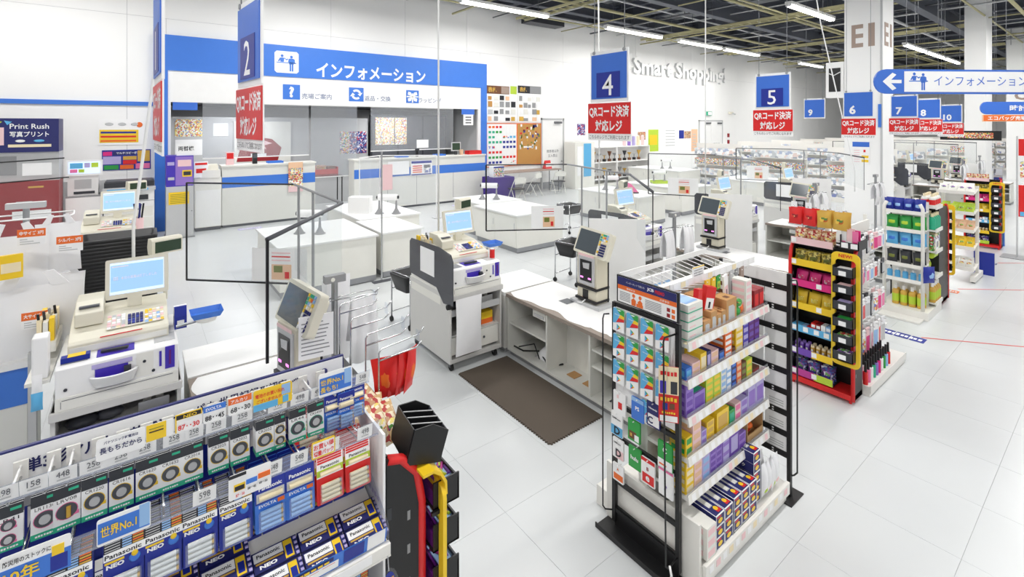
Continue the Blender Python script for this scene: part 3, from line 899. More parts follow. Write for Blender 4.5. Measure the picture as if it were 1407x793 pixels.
def rounded(x0, x1, z0, z1, r, n=5):
    pts = []
    for cx, cz, a0 in ((x1 - r, z0 + r, -PI / 2), (x1 - r, z1 - r, 0), (x0 + r, z1 - r, PI / 2), (x0 + r, z0 + r, PI)):
        for k in range(n + 1):
            a = a0 + PI / 2 * k / n
            pts.append((cx + r * math.cos(a), cz + r * math.sin(a)))
    return pts

def make_changer(label):
    c = thing('coin_changer', label, 'coin changer', (0, 0, 0), 0, 'coin changers')
    W = .585
    MB().prism([(0, 0), (.58, 0), (.58, .25), (.03, .25), (0, .235)], 'x', 0, W, 'white').build('body', c, bev=.004)
    MB().box(.0, W, -.012, -.0005, .0, .075, 'offwhite').build('lower_drawer', c, bev=.003)
    MB().box(.03, W - .03, -.0135, -.0125, .058, .061, 'dark_grey').build('drawer_slit', c)
    MB().box(.025, .027, -.0135, -.0125, .015, .055, 'dark_grey').build('drawer_slit', c)
    # coin bowl: rounded lip standing proud of the front, purple well inside
    lip = []
    n = 14
    for k in range(n + 1):
        a = PI * k / n
        lip.append((.265 - .115 * math.cos(a), -.012 - .062 * math.sin(a)))
    bowl = MB()
    outer = [(x, y) for x, y in lip]
    vs = []
    for (x, y) in outer:
        vs += [(x, y, .155), (.265 + (x - .265) * .8, y * .55, .09)]
    fs = [(2 * k, 2 * k + 1, 2 * k + 3, 2 * k + 2) for k in range(n)]
    bowl.add(vs, fs, 'white', True)
    inr = [(.265 + (x - .265) * .86, -.008 + (y + .012) * .82) for x, y in outer]
    bowl.add([(*p, .158) for p in outer] + [(*p, .158) for p in inr], [(k, k + 1, n + 2 + k, n + 1 + k) for k in range(n)], 'white')
    bowl.add([(*p, .155) for p in outer] + [(*p, .158) for p in outer], [(k, k + 1, n + 2 + k, n + 1 + k) for k in range(n)], 'white')
    b_ = bowl.build('coin_bowl', c)
    MB().poly([(*p, .128) for p in inr], 'indigo').add([(*p, .158) for p in inr] + [(*p, .128) for p in inr], [(k, k + 1, n + 2 + k, n + 1 + k) for k in range(n)], 'lilac').build('bowl_well', b_)
    MB().box(.175, .33, -.004, -.0005, .128, .192, 'indigo').build('coin_mouth', c)
    MB().box(.31, .345, -.03, -.0045, .135, .18, 'charcoal').build('coin_gate', c)
    MB().box(.16, .35, -.003, -.0005, .196, .222, 'lilac').build('brow', c)
    # purple tray on top
    MB().box(.18, .36, .03, .16, .2505, .253, 'indigo').build('coin_tray', c)
    MB().box(.02, .14, .03, .15, .2505, .253, 'mid_grey').build('note_tray', c)
    MB().box(.46, .57, .06, .2, .2505, .253, 'light_grey').build('note_tray', c)
    MB().bar((.2, .09, .262), (.33, .06, .268), .025, .012, 'charcoal').build('pen', c)
    # right hand panel with locks and slots
    MB().box(.37, .455, -.003, -.0005, .085, .23, 'offwhite').build('lock_panel', c)
    for x, z in ((.41, .175), (.455, .105), (.045, .115), (.31, .055)):
        MB().cyl((x, -.006, z), (x, -.0005, z), .009, 'charcoal', 10).build('lock', c)
    MB().box(.485, .497, -.004, -.0005, .12, .215, 'indigo').build('note_slot', c)
    s = MB().box(.515, .565, -.004, -.0005, .095, .235, 'indigo').build('note_slot', c)
    MB().box(.535, .546, -.007, -.0045, .12, .21, 'deep_purple').build('slot_blade', s)
    return c

def keys(mb, x0, y0, z0, nx, ny, w, d, sl, cols, sd):
    rnd = random.Random(sd)
    for i in range(nx):
        for j in range(ny):
            x = x0 + i * w; y = y0 + j * d; z = z0 + j * d * sl
            m = rnd.choice(cols)
            mb.add([(x, y, z), (x + w * .8, y, z), (x + w * .8, y + d * .8, z + d * .8 * sl), (x, y + d * .8, z + d * .8 * sl),
                    (x, y, z + .006), (x + w * .8, y, z + .006), (x + w * .8, y + d * .8, z + .006 + d * .8 * sl), (x, y + d * .8, z + .006 + d * .8 * sl)],
                   [(4, 5, 6, 7), (0, 1, 5, 4), (1, 2, 6, 5), (2, 3, 7, 6), (3, 0, 4, 7)], m)

def make_register(label, cust=True):
    c = thing('cash_register', label, 'cash register', (0, 0, 0), 0, 'cash registers')
    W = .5
    MB().prism([(0, 0), (.46, 0), (.46, .16), (.26, .145), (.02, .075), (0, .06)], 'x', 0, W, 'ivory').build('body', c, bev=.005)
    MB().box(.01, W - .01, -.004, -.0005, .012, .045, 'offwhite').build('front_strip', c)
    # receipt printer
    p = MB().prism([(.14, .12), (.42, .14), (.42, .255), (.24, .255), (.14, .2)], 'x', .02, .16, 'ivory').build('printer', c, bev=.006)
    MB().box(.04, .14, .17, .2, .226, .236, 'dark_grey').build('paper_slot', p)
    kb = MB()
    sl = (.145 - .075) / .24
    def zz(y): return .075 + (y - .02) * sl + .002
    kb.box(.175, .47, .06, .25, .095, .0955, 'ivory')
    keys(kb, .18, .07, zz(.07), 4, 6, .024, .024, sl, ['paper', 'paper', 'cream', 'light_grey', 'pale_pink'], 3)
    keys(kb, .285, .09, zz(.09), 4, 4, .021, .027, sl, ['navy', 'deep_blue', 'navy'], 4)
    keys(kb, .375, .07, zz(.07), 5, 6, .021, .024, sl, ['paper', 'cream', 'paper', 'pale_pink', 'pale_blue', 'yellow'], 5)
    tag(kb.build('keyboard', c), kind='stuff')
    MB().box(.15, .36, .005, .012, .075, .079, 'red').build('pen', c)
    # monitor
    nk = MB().box(.28, .36, .3, .36, .15, .24, 'ivory').build('monitor_neck', c)
    t = .17
    mo = MB()
    mo.tf = Matrix.Translation((.335, .30, .215)) @ Matrix.Rotation(R(-12), 4, 'X') @ Matrix.Rotation(R(-6), 4, 'Z')
    mo.prism(rounded(-.175, .175, 0, .265, .012), 'y', 0, .035, 'ivory').box(-.08, .08, .035, .07, .03, .2, 'ivory')
    m_o = mo.build('monitor', c)
    sc_ = MB(); sc_.tf = mo.tf
    sc_.box(-.15, .15, -.0025, -.0005, .03, .24, 'screen_pale')
    sc_.box(-.146, .146, -.0032, -.0026, .05, .225, 'screen_blue')
    sc_.text('本日の営業は終了しました', .01, .135, .02, 'paper', off=-.0036, w=.2, bold=.02)
    sc_.text('田', -.118, .135, .024, 'paper', off=-.0036, bold=.02)
    sc_.box(-.14, -.05, -.0036, -.0033, .21, .218, 'paper')
    sc_.build('screen', m_o)
    if cust:
        MB().cyl((.5, .5, .1), (.5, .5, .46), .014, 'ivory', 10).build('display_pole', c)
        cd = MB()
        cd.tf = Matrix.Translation((.5, .5, .45)) @ Matrix.Rotation(R(20), 4, 'Z')
        cd.prism([(-.035, 0), (.03, .0), (.045, .05), (.03, .115), (-.02, .115), (-.035, .1)], 'x', -.1, .1, 'ivory')
        h_ = cd.build('customer_display', c)
        e = MB(); e.tf = cd.tf
        e.box(-.08, .09, -.0375, -.0355, .012, .092, 'lcd_green')
        e.build('display_window', h_)
    return c

def make_counter(label, L=1.75):
    """open shelf counter, front faces -X; origin at the front corner farthest from the camera, runs toward -Y"""
    c = thing('service_counter', label, 'counter', (0, 0, 0), 0, 'service counters')
    D = .66
    MB().box(0, D, -L, 0, .615, .648, 'worn_brown').build('worktop', c)
    # white laminate sheet with a worn wavy edge
    pts = []
    N = 40
    for k in range(N + 1):
        y = -.012 - (L - .02) * k / N
        pts.append((.045 + .024 * math.sin(y * 7.5) + .016 * math.sin(y * 17 + 1) + (.03 if -1.35 < y < -1.1 else 0), y))
    outline = pts + [(D - .01, -L + .008), (D - .01, -.012)]
    MB().prism(outline[::-1], 'z', .6482, .650, 'white').build('laminate_sheet', c)
    MB().box(.28, .40, -.62, -.5, .6505, .652, 'steel_dark').build('scale_plate', c)
    for y in (-.001, -.6, -1.15, -L + .02):
        MB().box(.02, D, y - .02, y, .06, .615, 'counter_grey').build('upright', c)
    MB().box(D - .02, D, -L, 0, .06, .615, 'counter_grey').build('back_panel', c)
    MB().box(.02, D, -L, 0, .06, .08, 'counter_grey').build('bottom_board', c)
    MB().box(.06, D, -L, 0, .002, .06, 'mid_grey').build('plinth', c)
    MB().box(.04, D - .02, -.6, -.021, .33, .35, 'counter_grey').build('shelf', c)
    MB().box(.04, D - .02, -L + .02, -1.17, .33, .35, 'counter_grey').build('shelf', c)
    MB().box(.04, D - .02, -L + .02, -1.17, .47, .485, 'counter_grey').build('shelf', c)
    d = MB().box(.03, .4, -.58, -.4, .53, .6, 'offwhite').build('drawer', c)
    MB().box(.022, .0295, -.56, -.42, .545, .57, 'light_grey').build('drawer_pull', d)
    b_ = MB().box(.28, .3, -1.15, -.62, .08, .615, 'offwhite').build('inner_panel', c)
    for z in (.5, .33):
        MB().cyl((.275, -1.05, z), (.2795, -1.05, z), .014, 'black', 10).build('cable_hole', b_)
    return c

def make_terminal(label):
    """payment terminal facing -X, origin at centre of its foot on the counter"""
    c = thing('payment_terminal', label, 'payment terminal', (0, 0, 0), 0, 'payment terminals')
    MB().box(-.11, .11, -.19, .19, 0, .03, 'light_grey').build('foot', c, bev=.004)
    MB().box(-.07, .09, -.13, .13, .03, .5, 'beige').build('pillar', c, bev=.01)
    MB().box(.09, .098, -.135, .135, .02, .52, 'black').build('back_plate', c)
    w_ = MB().box(-.082, -.0705, -.105, .1, .2, .47, 'light_grey').build('scanner_frame', c)
    MB().box(-.086, -.0825, -.075, .075, .235, .44, 'black').build('scanner_window', w_)
    MB().prism([(-.045, .36), (.03, .36), (.04, .41), (-.05, .42)], 'x', -.0885, -.0865, 'light_grey').build('reflection_plate', w_)  # pale reflection on the scanner window, put in as a grey plate
    for y in (-.05, .05):
        MB().box(-.0885, -.0865, y - .018, y + .018, .262, .278, 'lamp_pink').build('scan_lamp', w_)
    MB().box(-.086, -.083, -.1, .095, .475, .497, 'pale_pink').build('notice_strip', w_)
    for z in (.045, .165):
        s = MB()
        s.box(-.088, .1, -.138, .138, z, z + .022, 'black')
        s.build('strap', c)
    MB().box(-.076, -.0705, -.02, .05, .07, .15, 'black').build('cable_mouth', c)
    MB().tube([(-.09, 0, .06), (-.12, .02, .03), (-.1, .12, .008), (.02, .26, .006), (.08, .2, .006)], .006, 'white', 6).build('cable', c)
    hd = MB()
    hd.tf = Matrix.Translation((-.03, -.01, .47)) @ Matrix.Rotation(R(22), 4, 'Y') @ Matrix.Rotation(R(3), 4, 'X')
    hd.prism(rounded(-.215, .215, 0, .26, .02), 'x', -.03, .03, 'ivory').prism(rounded(-.16, .16, .04, .22, .02), 'x', .03, .08, 'ivory')
    h_ = hd.build('display_head', c)
    e = MB(); e.tf = hd.tf
    e.box(-.033, -.0305, -.075, .195, .025, .235, 'screen_dark'); e.build('display', h_)
    e = MB(); e.tf = hd.tf
    rnd = random.Random(11)
    for i in range(4):
        for j in range(9):
            m = 'navy' if j < 5 and i > 0 else rnd.choice(['cream', 'teal_green', 'orange', 'paper', 'yellow', 'pale_blue'])
            e.box(-.038, -.0305, -.105 - i * .024, -.087 - i * .024, .03 + j * .024, .047 + j * .024, m)
    tag(e.build('keypad', h_), kind='stuff')
    return c

# ---- the lane with the smoked panel
CX, CY = 2.37, 4.05
cart_c = make_cart('grey register cart with smoked side panel beside the brown mat'); cart_c.location = (CX, CY, 0)
sm = MB().prism([(p[0], p[1]) for p in [(-.08, .68), (.1, .66), (.1, .66), (.24, .78), (.8, .79), (.84, .83), (.84, 1.13), (.8, 1.17), (.2, 1.19), (-.04, 1.16), (-.08, 1.1)]], 'x', -.014, -.006, 'smoke')
smo = sm.build('smoked_panel', cart_c)
MB().box(-.018, -.0145, .28, .58, .87, 1.13, 'paper').build('notice', smo)
MB().cyl((-.03, .0, .65), (0.02, .0, .65), .025, 'rubber', 12).build('panel_foot', cart_c)
MB().box(-.004, -.0002, .18, .82, .62, .78, 'offwhite').build('side_plate', cart_c)
ch_c = make_changer('white and purple coin changer on the cart by the brown mat'); ch_c.location = (CX + .02, CY, .75)
rg_c = make_register('ivory cash register on the cart by the brown mat'); rg_c.location = (CX + .07, CY + .17, 1.0)
# ---- the near left lane
LX, LY = -.40, 3.80
cart_l = copy_tree(cart_c, (LX, LY, 0), 0, 'grey register cart behind the battery gondola')
for chn in list(cart_l.children):
    if chn.name.startswith(('smoked', 'panel_foot')):
        for g_ in list(chn.children): bpy.data.objects.remove(g_)
        bpy.data.objects.remove(chn)
ch_l = copy_tree(ch_c, (LX + .02, LY, .75), 0, 'white and purple coin changer just behind the battery gondola')
rg_l = copy_tree(rg_c, (LX + .06, LY + .15, 1.0), 0, 'ivory cash register with large blue screen, nearest on the left')
# further lanes
for k, (x, y, nm) in enumerate(((5.24, 4.1, 'the second lane from the brown mat'), (8.02, 4.1, 'the lane left of the white column'), (10.9, 4.2, 'the farthest lane before the white column'))):
    cart_k = copy_tree(cart_c, (x, y, 0), 0, 'grey register cart in ' + nm)
    copy_tree(ch_c, (x + .02, y, .75), 0, 'white and purple coin changer in ' + nm)
    copy_tree(rg_c, (x + .07, y + .17, 1.0), 0, 'ivory cash register in ' + nm)
copy_tree(rg_c, (-.52, 7.25, 1.13), 0, 'ivory cash register on the white stand near the copier')
stn = thing('register_stand', 'white stand under the register near the copier', 'stand', (-.55, 7.2, 0))
MB().box(0, .58, 0, .6, .05, 1.1, 'offwhite').build('body', stn)
MB().box(-.02, .6, -.02, .62, 1.1, 1.13, 'white').build('top', stn)
MB().box(.03, .55, .03, .57, .002, .05, 'dark_grey').build('plinth', stn)
# counters
cn_c = make_counter('open grey service counter running along the brown mat'); cn_c.location = (3.03, 4.03, 0)
cn_l = make_counter('service counter with worn top behind the battery gondola', 1.45); cn_l.location = (.27, 4.0, 0)
copy_tree(cn_c, (6.05, 4.05, 0), 0, 'service counter left of the candy rack')
copy_tree(cn_c, (8.9, 4.1, 0), 0, 'service counter behind the detergent gondola')
def extension(x, y, label):
    c = thing('counter_extension', label, 'counter', (x, y, 0), 0, 'counter extensions')
    MB().box(0, .64, 0, .5, .06, .615, 'counter_grey').build('body', c)
    MB().box(-.01, .66, -.01, .51, .615, .65, 'white').build('worktop', c)
    MB().box(.03, .61, .03, .47, .002, .06, 'mid_grey').build('plinth', c)
    return c
extension(3.04, 4.06, 'low white counter extension behind the smoked panel cart')
extension(.28, 4.03, 'low white counter extension right of the nearest register')
# terminals
tm = make_terminal('payment terminal with tilted keypad display on the counter by the mat'); tm.location = (3.52, 3.28, .65)
copy_tree(tm, (.80, 3.27, .65), R(12), 'payment terminal behind the battery gondola under the screen frame')
copy_tree(tm, (6.42, 3.68, .65), 0, 'payment terminal on the second lane, left of the candy rack')
copy_tree(tm, (9.25, 3.62, .65), 0, 'payment terminal behind the candy bags on hooks')
# things tucked under the counter
def crumple(w_, d_, h, m, seed, n=8):
    rnd = random.Random(seed)
    b = MB(); vs = []; fs = []
    for j in range(n + 1):
        for i in range(n + 1):
            u = i / n; v = j / n
            e = math.sin(PI * u) * math.sin(PI * v)
            vs.append(((u - .5) * w_, (v - .5) * d_, h * e ** .6 * rnd.uniform(.6, 1.0)))
    for j in range(n):
        for i in range(n):
            a = j * (n + 1) + i
            fs.append((a, a + 1, a + n + 2, a + n + 1))
    vs2 = [(x, y, 0) for x, y, z in vs]
    b.add(vs, fs, m, True)
    b.add(vs2, [f[::-1] for f in fs], m)
    return b
tag(crumple(.3, .22, .18, 'bag_white', 1).build('plastic_bag', None, (3.3, 3.6, .082)), 'crumpled white bag on the bottom board of the mat side counter', 'bag')
tag(crumple(.3, .2, .12, 'bag_white', 2).build('plastic_bag', None, (3.28, 2.62, .082)), 'folded white bags under the counter beside the card rack', 'bag')
tag(MB().tube([(3.1, 3.98, .1), (3.12, 3.85, .09), (3.2, 3.7, .12), (3.15, 3.55, .1), (3.1, 3.45, .09), (3.25, 3.4, .09)], .008, 'black', 6).tube([(3.1, 3.9, .12), (3.18, 3.75, .18), (3.12, 3.6, .1)], .006, 'black', 6).build('power_cable'), 'black cables lying on the counter bottom board', 'cable')
for k, (x, y) in enumerate(((3.2, 3.2), (3.2, 3.0))):
    tag(MB().box(-.05, .05, -.05, .05, 0, .006, 'kraft').build('cardboard_piece', None, (x, y, .081)), 'small brown cardboard square in the open counter compartment', 'cardboard', 'cardboard squares')
# bags and trays in the cart
tag(MB().pillow(.30, .55, .05, 'bag_white', 8, 3).build('carrier_bag', None, (CX + .19, CY - .045, .17)), 'white carrier bag hung on the front of the smoked panel cart', 'bag')
def cart_goods(x, y, tagname):
    t_ = thing('cash_tray', 'grey tray with orange topped rolls in ' + tagname, 'tray', (x + .4, y + .08, .565))
    MB().box(0, .16, 0, .3, 0, .02, 'light_grey').box(0, .16, 0, .01, .02, .07, 'light_grey').build('tray', t_)
    for q in (.045, .11):
        r_ = MB().cyl((q, .06, .02), (q, .06, .09), .022, 'offwhite', 10).build('roll', t_)
        MB().cyl((q, .06, .09), (q, .06, .105), .018, 'orange', 10).build('roll_cap', r_)
    tag(MB().sphere((.13, .1, .04), .07, 'charcoal', 10, 6, 1.2, 1, .55).sphere((.26, .12, .035), .06, 'dark_grey', 10, 6, 1.2, 1, .55).build('scanner_bundle', None, (x, y + .02, .567)), 'dark scanner and cable bundle in ' + tagname, 'scanner')
    tag(MB().box(0, .14, 0, .1, 0, .05, 'orange').box(0, .14, .0, .1, .05, .12, 'yellow').build('receipt_box', None, (x + .42, y + .08, .35)), 'yellow and orange boxes in ' + tagname, 'box')
    tag(MB().box(0, .12, 0, .2, 0, .15, 'black').build('black_binder', None, (x + .26, y + .06, .35)), 'black binder in ' + tagname, 'binder')
cart_goods(CX, CY, 'the smoked panel cart')
cart_goods(LX, LY, 'the nearest cart on the left')

# small items on registers
def blue_tray(x, y, z, label, rz=0):
    t_ = thing('coin_dish', label, 'dish', (x, y, z), rz, 'blue coin dishes')
    d = MB()
    o_ = [(-.095, -.075), (.095, -.075), (.095, .075), (-.095, .075)]
    i_ = [(a * .8, b_ * .75) for a, b_ in o_]
    d.add([(*p, .04) for p in o_] + [(*p, .008) for p in i_] + [(*p, .03) for p in [(a * .95, b_ * .93) for a, b_ in o_]] + [(*p, .0) for p in [(a * .8, b_ * .75) for a, b_ in o_]],
          [(0, 1, 5, 4), (1, 2, 6, 5), (2, 3, 7, 6), (3, 0, 4, 7), (4, 5, 6, 7), (8, 9, 13, 12), (9, 10, 14, 13), (10, 11, 15, 14), (11, 8, 12, 15), (12, 13, 14, 15), (0, 1, 9, 8), (1, 2, 10, 9), (2, 3, 11, 10), (3, 0, 8, 11)], 'blue')
    d.build('dish', t_)
    MB().cyl((0, 0, -.03), (0, 0, 0), .06, 'offwhite', 14, .07).build('dish_base', t_)
    MB().cyl((0, .0, -.02), (-.17, .02, -.04), .01, 'steel', 8).build('arm', t_)
    return t_
blue_tray(LX + .77, LY + .12, 1.09, 'blue coin dish on an arm beside the nearest register')
blue_tray(CX + .75, CY + .35, 1.06, 'blue coin dish beside the register with the smoked panel')
def small_cup(x, y, z, label, m):
    return tag(MB().cyl((0, 0, 0), (0, 0, .09), .027, m, 12).cyl((0, 0, .09), (0, 0, .1), .02, 'white', 12).build('glue_bottle', None, (x, y, z)), label, 'bottle')
small_cup(CX + .585, CY + .12, 1.0, 'red bottle standing beside the smoked panel register', 'red')
def tape_dispenser(x, y, z, label):
    t_ = thing('tape_dispenser', label, 'tape dispenser', (x, y, z))
    MB().prism([(-.05, 0), (.08, 0), (.09, .05), (.06, .13), (-.04, .15), (-.06, .08)], 'x', -.035, .035, 'deep_blue').build('body', t_)
    MB().cyl((-.037, .01, .11), (.037, .01, .11), .035, 'paper', 14).build('tape_roll', t_)
    MB().box(-.02, .02, -.062, -.055, .03, .06, 'paper').build('sticker', t_)
    return t_
tape_dispenser(LX + .63, LY + .28, 1.0, 'dark blue tape dispenser at the right of the nearest register')
# stamp and pen rack left of the nearest register
def stamp_rack(x, y, z, label):
    t_ = thing('stamp_rack', label, 'rack', (x, y, z), 0, 'stamp racks')
    MB().box(0, .1, 0, .36, 0, .06, 'offwhite').build('box', t_)
    for k in range(9):
        MB().box(.01 + (k % 3) * .028, .033 + (k % 3) * .028, .03 + (k // 3) * .1, .09 + (k // 3) * .1, .06, .2 - .02 * (k % 2), ['cream', 'offwhite', 'yellow', 'beige'][k % 4]).build('ticket_stack', t_)
    for k in range(4):
        MB().cyl((.02 + k * .02, .04 + .05 * k, .18), (.015 + k * .02, .035 + .05 * k, .235), .007, ['black', 'charcoal', 'steel', 'black'][k], 8).build('clip', t_)
    return t_
stamp_rack(LX - .105, LY + .3, 1.0, 'rack of tickets and clips left of the nearest register')
stamp_rack(CX + .02, CY + .48, 1.0, 'rack of tickets behind the smoked panel')
shl = MB().box(-.105, .0, 0, .7, .93, .95, 'offwhite').build('side_shelf', cart_l)
tag(MB().box(0, .13, 0, .05, 0, .03, 'deep_blue').box(.03, .11, -.001, .051, .03, .032, 'yellow').build('paper_cutter', None, (LX + .04, LY + .04, 1.0035)), 'blue and yellow cutter lying on the nearest coin changer', 'cutter')
wp = MB().pillow(.05, .1, .03, 'sky', 5, 5)
wp.tf = Matrix.Translation((0, 0, .1)); wp.pillow(.045, .1, .02, 'paper', 5, 6)
tag(wp.build('tissue_pack', None, (LX - .05, LY - .03, .80)), 'blue and white tissue pack hung beside the nearest changer', 'tissue pack')
wm = thing('white_holder', 'tall white holder left of the nearest changer', 'holder', (LX - .08, LY + .02, .95))
MB().box(0, .07, 0, .1, 0, .24, 'white').build('holder_body', wm, bev=.01)

# ---- mat
mm = MB()
pts = []
def tooth(p, q, n, out):
    (x0, y0), (x1, y1) = p, q
    dx, dy = (x1 - x0) / n, (y1 - y0) / n
    L_ = math.hypot(dx, dy); nx, ny = dy / L_ * out, -dx / L_ * out
    r = []
    for k in range(n):
        r += [(x0 + dx * (k + .15), y0 + dy * (k + .15)), (x0 + dx * (k + .3) + nx, y0 + dy * (k + .3) + ny), (x0 + dx * (k + .7) + nx, y0 + dy * (k + .7) + ny), (x0 + dx * (k + .85), y0 + dy * (k + .85))]
    return r
a, b_, c_, d_ = (2.445, 2.70), (3.02, 2.70), (3.02, 4.0), (2.445, 4.0)
pts = tooth(a, b_, 22, .012) + [b_, c_] + [d_] + tooth(d_, a, 48, .012)
mm.prism(pts, 'z', 0.0005, .012, 'brown_mat')
tag(mm.build('floor_mat'), 'dark brown jigsaw edged rubber mat on the floor', 'mat')

# ---- clear screens on black and grey frames
def screen(label, A, B, C, D, zt, zlow, zD, posts, notice_at, D_drop=True):
    s = thing('checkout_screen', label, 'screen', (posts[0][0], posts[0][1], 0), 0, 'checkout screens')
    ox, oy = posts[0]
    def L(p, z): return (p[0] - ox, p[1] - oy, z)
    fr = MB().tube([L(A, zt), L(B, zt)], .009, 'charcoal', 8); fr.build('top_rail', s)
    MB().tube([L(B, zt), L(C, zt)], .012, 'mid_grey', 8).build('top_rail', s)
    MB().tube([L(C, zt), L(D, zt)], .013, 'dark_grey', 8).build('top_rail', s)
    def sh(p, q, z0, z1):
        a, b2 = L(p, z0), L(q, z0); c2, d2 = L(q, z1), L(p, z1)
        MB().poly([a, b2, c2, d2], 'acrylic').build('clear_sheet', s)
    sh(A, B, zlow, zt); sh(B, C, zlow + .15, zt); sh(C, D, zD, zt)
    MB().bar(L(A, zlow), L(A, zt), .016, .016, 'black').build('edge_tape', s)
    MB().bar(L(A, zlow), L(B, zlow), .016, .016, 'black').build('edge_tape', s)
    MB().bar(L(D, zD), L(D, zt), .014 if D[0] < 1 else .007, .014 if D[0] < 1 else .007, 'black').build('edge_tape', s)
    for px_, py_ in posts:
        p = MB().cyl(L((px_, py_), .01), L((px_, py_), zt), .012, 'mid_grey', 10).build('post', s)
        MB().box(px_ - ox - .1, px_ - ox + .1, py_ - oy - .1, py_ - oy + .1, 0.001, .012, 'dark_grey').build('foot_plate', p)
    # notice sheet hung on the A-B sheet
    f0, f1 = notice_at
    a = Vector(A) + (Vector(B) - Vector(A)) * f0; b2 = Vector(A) + (Vector(B) - Vector(A)) * f1
    dn = Vector((B[1] - A[1], -(B[0] - A[0]))).normalized() * .012
    if dn.dot(Vector(A)) > 0: dn = -dn
    nb = MB()
    def Q(u, v, e=0):
        p = a + (b2 - a) * u + dn * (1 + e)
        return (p.x - ox, p.y - oy, zlow + .02 + v * .34)
    nb.poly([Q(0, 0), Q(1, 0), Q(1, 1), Q(0, 1)], 'paper')
    nb.poly([Q(.36, .06, .1), Q(.72, .06, .1), Q(.72, .52, .1), Q(.36, .52, .1)], 'peach')
    nb.poly([Q(.4, .28, .2), Q(.56, .28, .2), Q(.56, .48, .2), Q(.4, .48, .2)], 'olive')
    nb.poly([Q(.6, .1, .2), Q(.68, .1, .2), Q(.68, .3, .2), Q(.6, .3, .2)], 'red')
    for k in range(3):
        nb.poly([Q(.36, .62 + k * .11, .1), Q(.7, .62 + k * .11, .1), Q(.7, .66 + k * .11, .1), Q(.36, .66 + k * .11, .1)], 'pale_pink' if k != 1 else 'red')
    nb.build('notice', s)
    return s
screen('black edged clear screen around the nearest left lane', (.40, 6.1), (1.26, 5.27), (1.25, 3.78), (.54, 2.82), 1.795, .78, 1.14, [(1.26, 5.1), (1.26, 4.6)], (.62, 1.12))
screen('black edged clear screen behind the payment terminal by the mat', (4.14, 6.0), (5.2, 5.35), (4.73, 3.78), (3.66, 2.67), 1.80, .81, 1.15, [(5.0, 4.85), (4.9, 4.3)], (.55, .95))
screen('black edged clear screen left of the sign numbered 5', (8.55, 6.35), (9.2, 5.2), (8.24, 3.93), (7.1, 3.06), 1.80, .95, 1.2, [(9.02, 4.95), (8.82, 4.5)], (.3, .75))
screen('black edged clear screen left of the white column', (12.3, 6.4), (12.9, 5.3), (11.9, 3.95), (10.6, 3.1), 1.80, 1.0, 1.2, [(12.6, 4.9), (12.2, 4.4)], (.2, .6))
ls = thing('side_screen', 'thin black railed clear screen crossing the photo counter at the left edge', 'screen', (-.8, 5.6, 0))
for z, dx in ((1.955, 0), (2.12, -.03)):
    MB().tube([(-.45, 0, z - .04), (.33 + dx, 0, z)], .006, 'black', 6).build('top_rail', ls)
MB().poly([(-.45, .002, 1.2), (.3, .002, 1.2), (.3, .002, 1.95), (-.45, .002, 1.95)], 'acrylic').build('clear_sheet', ls)
MB().cyl((-.42, 0, .01), (-.42, 0, 2.1), .012, 'mid_grey', 8).build('post', ls)
MB().box(-.5, -.34, -.08, .08, .0005, .01, 'dark_grey').build('foot_plate', ls)
# extra floor standing pole in front of the packing tables
p_ = thing('chrome_pole', 'thin chrome pole standing between the packing tables', 'pole', (2.955, 7.1, 0))
MB().cyl((0, 0, .01), (0, 0, 2.0), .012, 'chrome', 10).build('pole', p_)
MB().box(-.14, .18, -.05, .05, 0.001, .01, 'dark_grey').build('foot_plate', p_)

# ---- carrier bag stands
def bag_stand(x, y, label, h=1.4, rz=0.0, z0=0.0):
    s = thing('bag_stand', label, 'bag stand', (x, y, z0), rz, 'carrier bag stands')
    MB().cyl((0, 0, .02), (0, 0, h - .03), .022, 'steel', 12).build('pole', s)
    MB().box(-.13, .13, -.13, .13, 0.001, .02, 'steel_dark').build('foot', s)
    cp = MB().box(-.07, .07, -.028, .028, h - .05, h, 'mid_grey').build('head_clamp', s)
    MB().cyl((-.02, -.034, h - .025), (-.02, -.026, h - .025), .014, 'offwhite', 10).build('knob', cp)
    for k, (z, sx) in enumerate(((h - .17, 1), (h - .17, -1))):
        MB().tube([(0, -.02, z), (sx * .06, -.03, z), (sx * .28, -.06, z - .01), (sx * .3, -.02, z - .01), (sx * .28, .06, z - .01), (sx * .06, .03, z), (0, .02, z)], .005, 'chrome', 6).build('wire_arm', s)
    return s
bag_stand(1.08, 3.42, 'steel carrier bag stand behind the battery gondola', 1.36)
bag_stand(4.72, 3.16, 'steel carrier bag stand behind the card gondola', 1.43)
bag_stand(9.1, 3.35, 'steel carrier bag stand behind the candy rack', .77, 0, .65)
bag_stand(11.6, 3.2, 'steel carrier bag stand near the white column', 1.42)
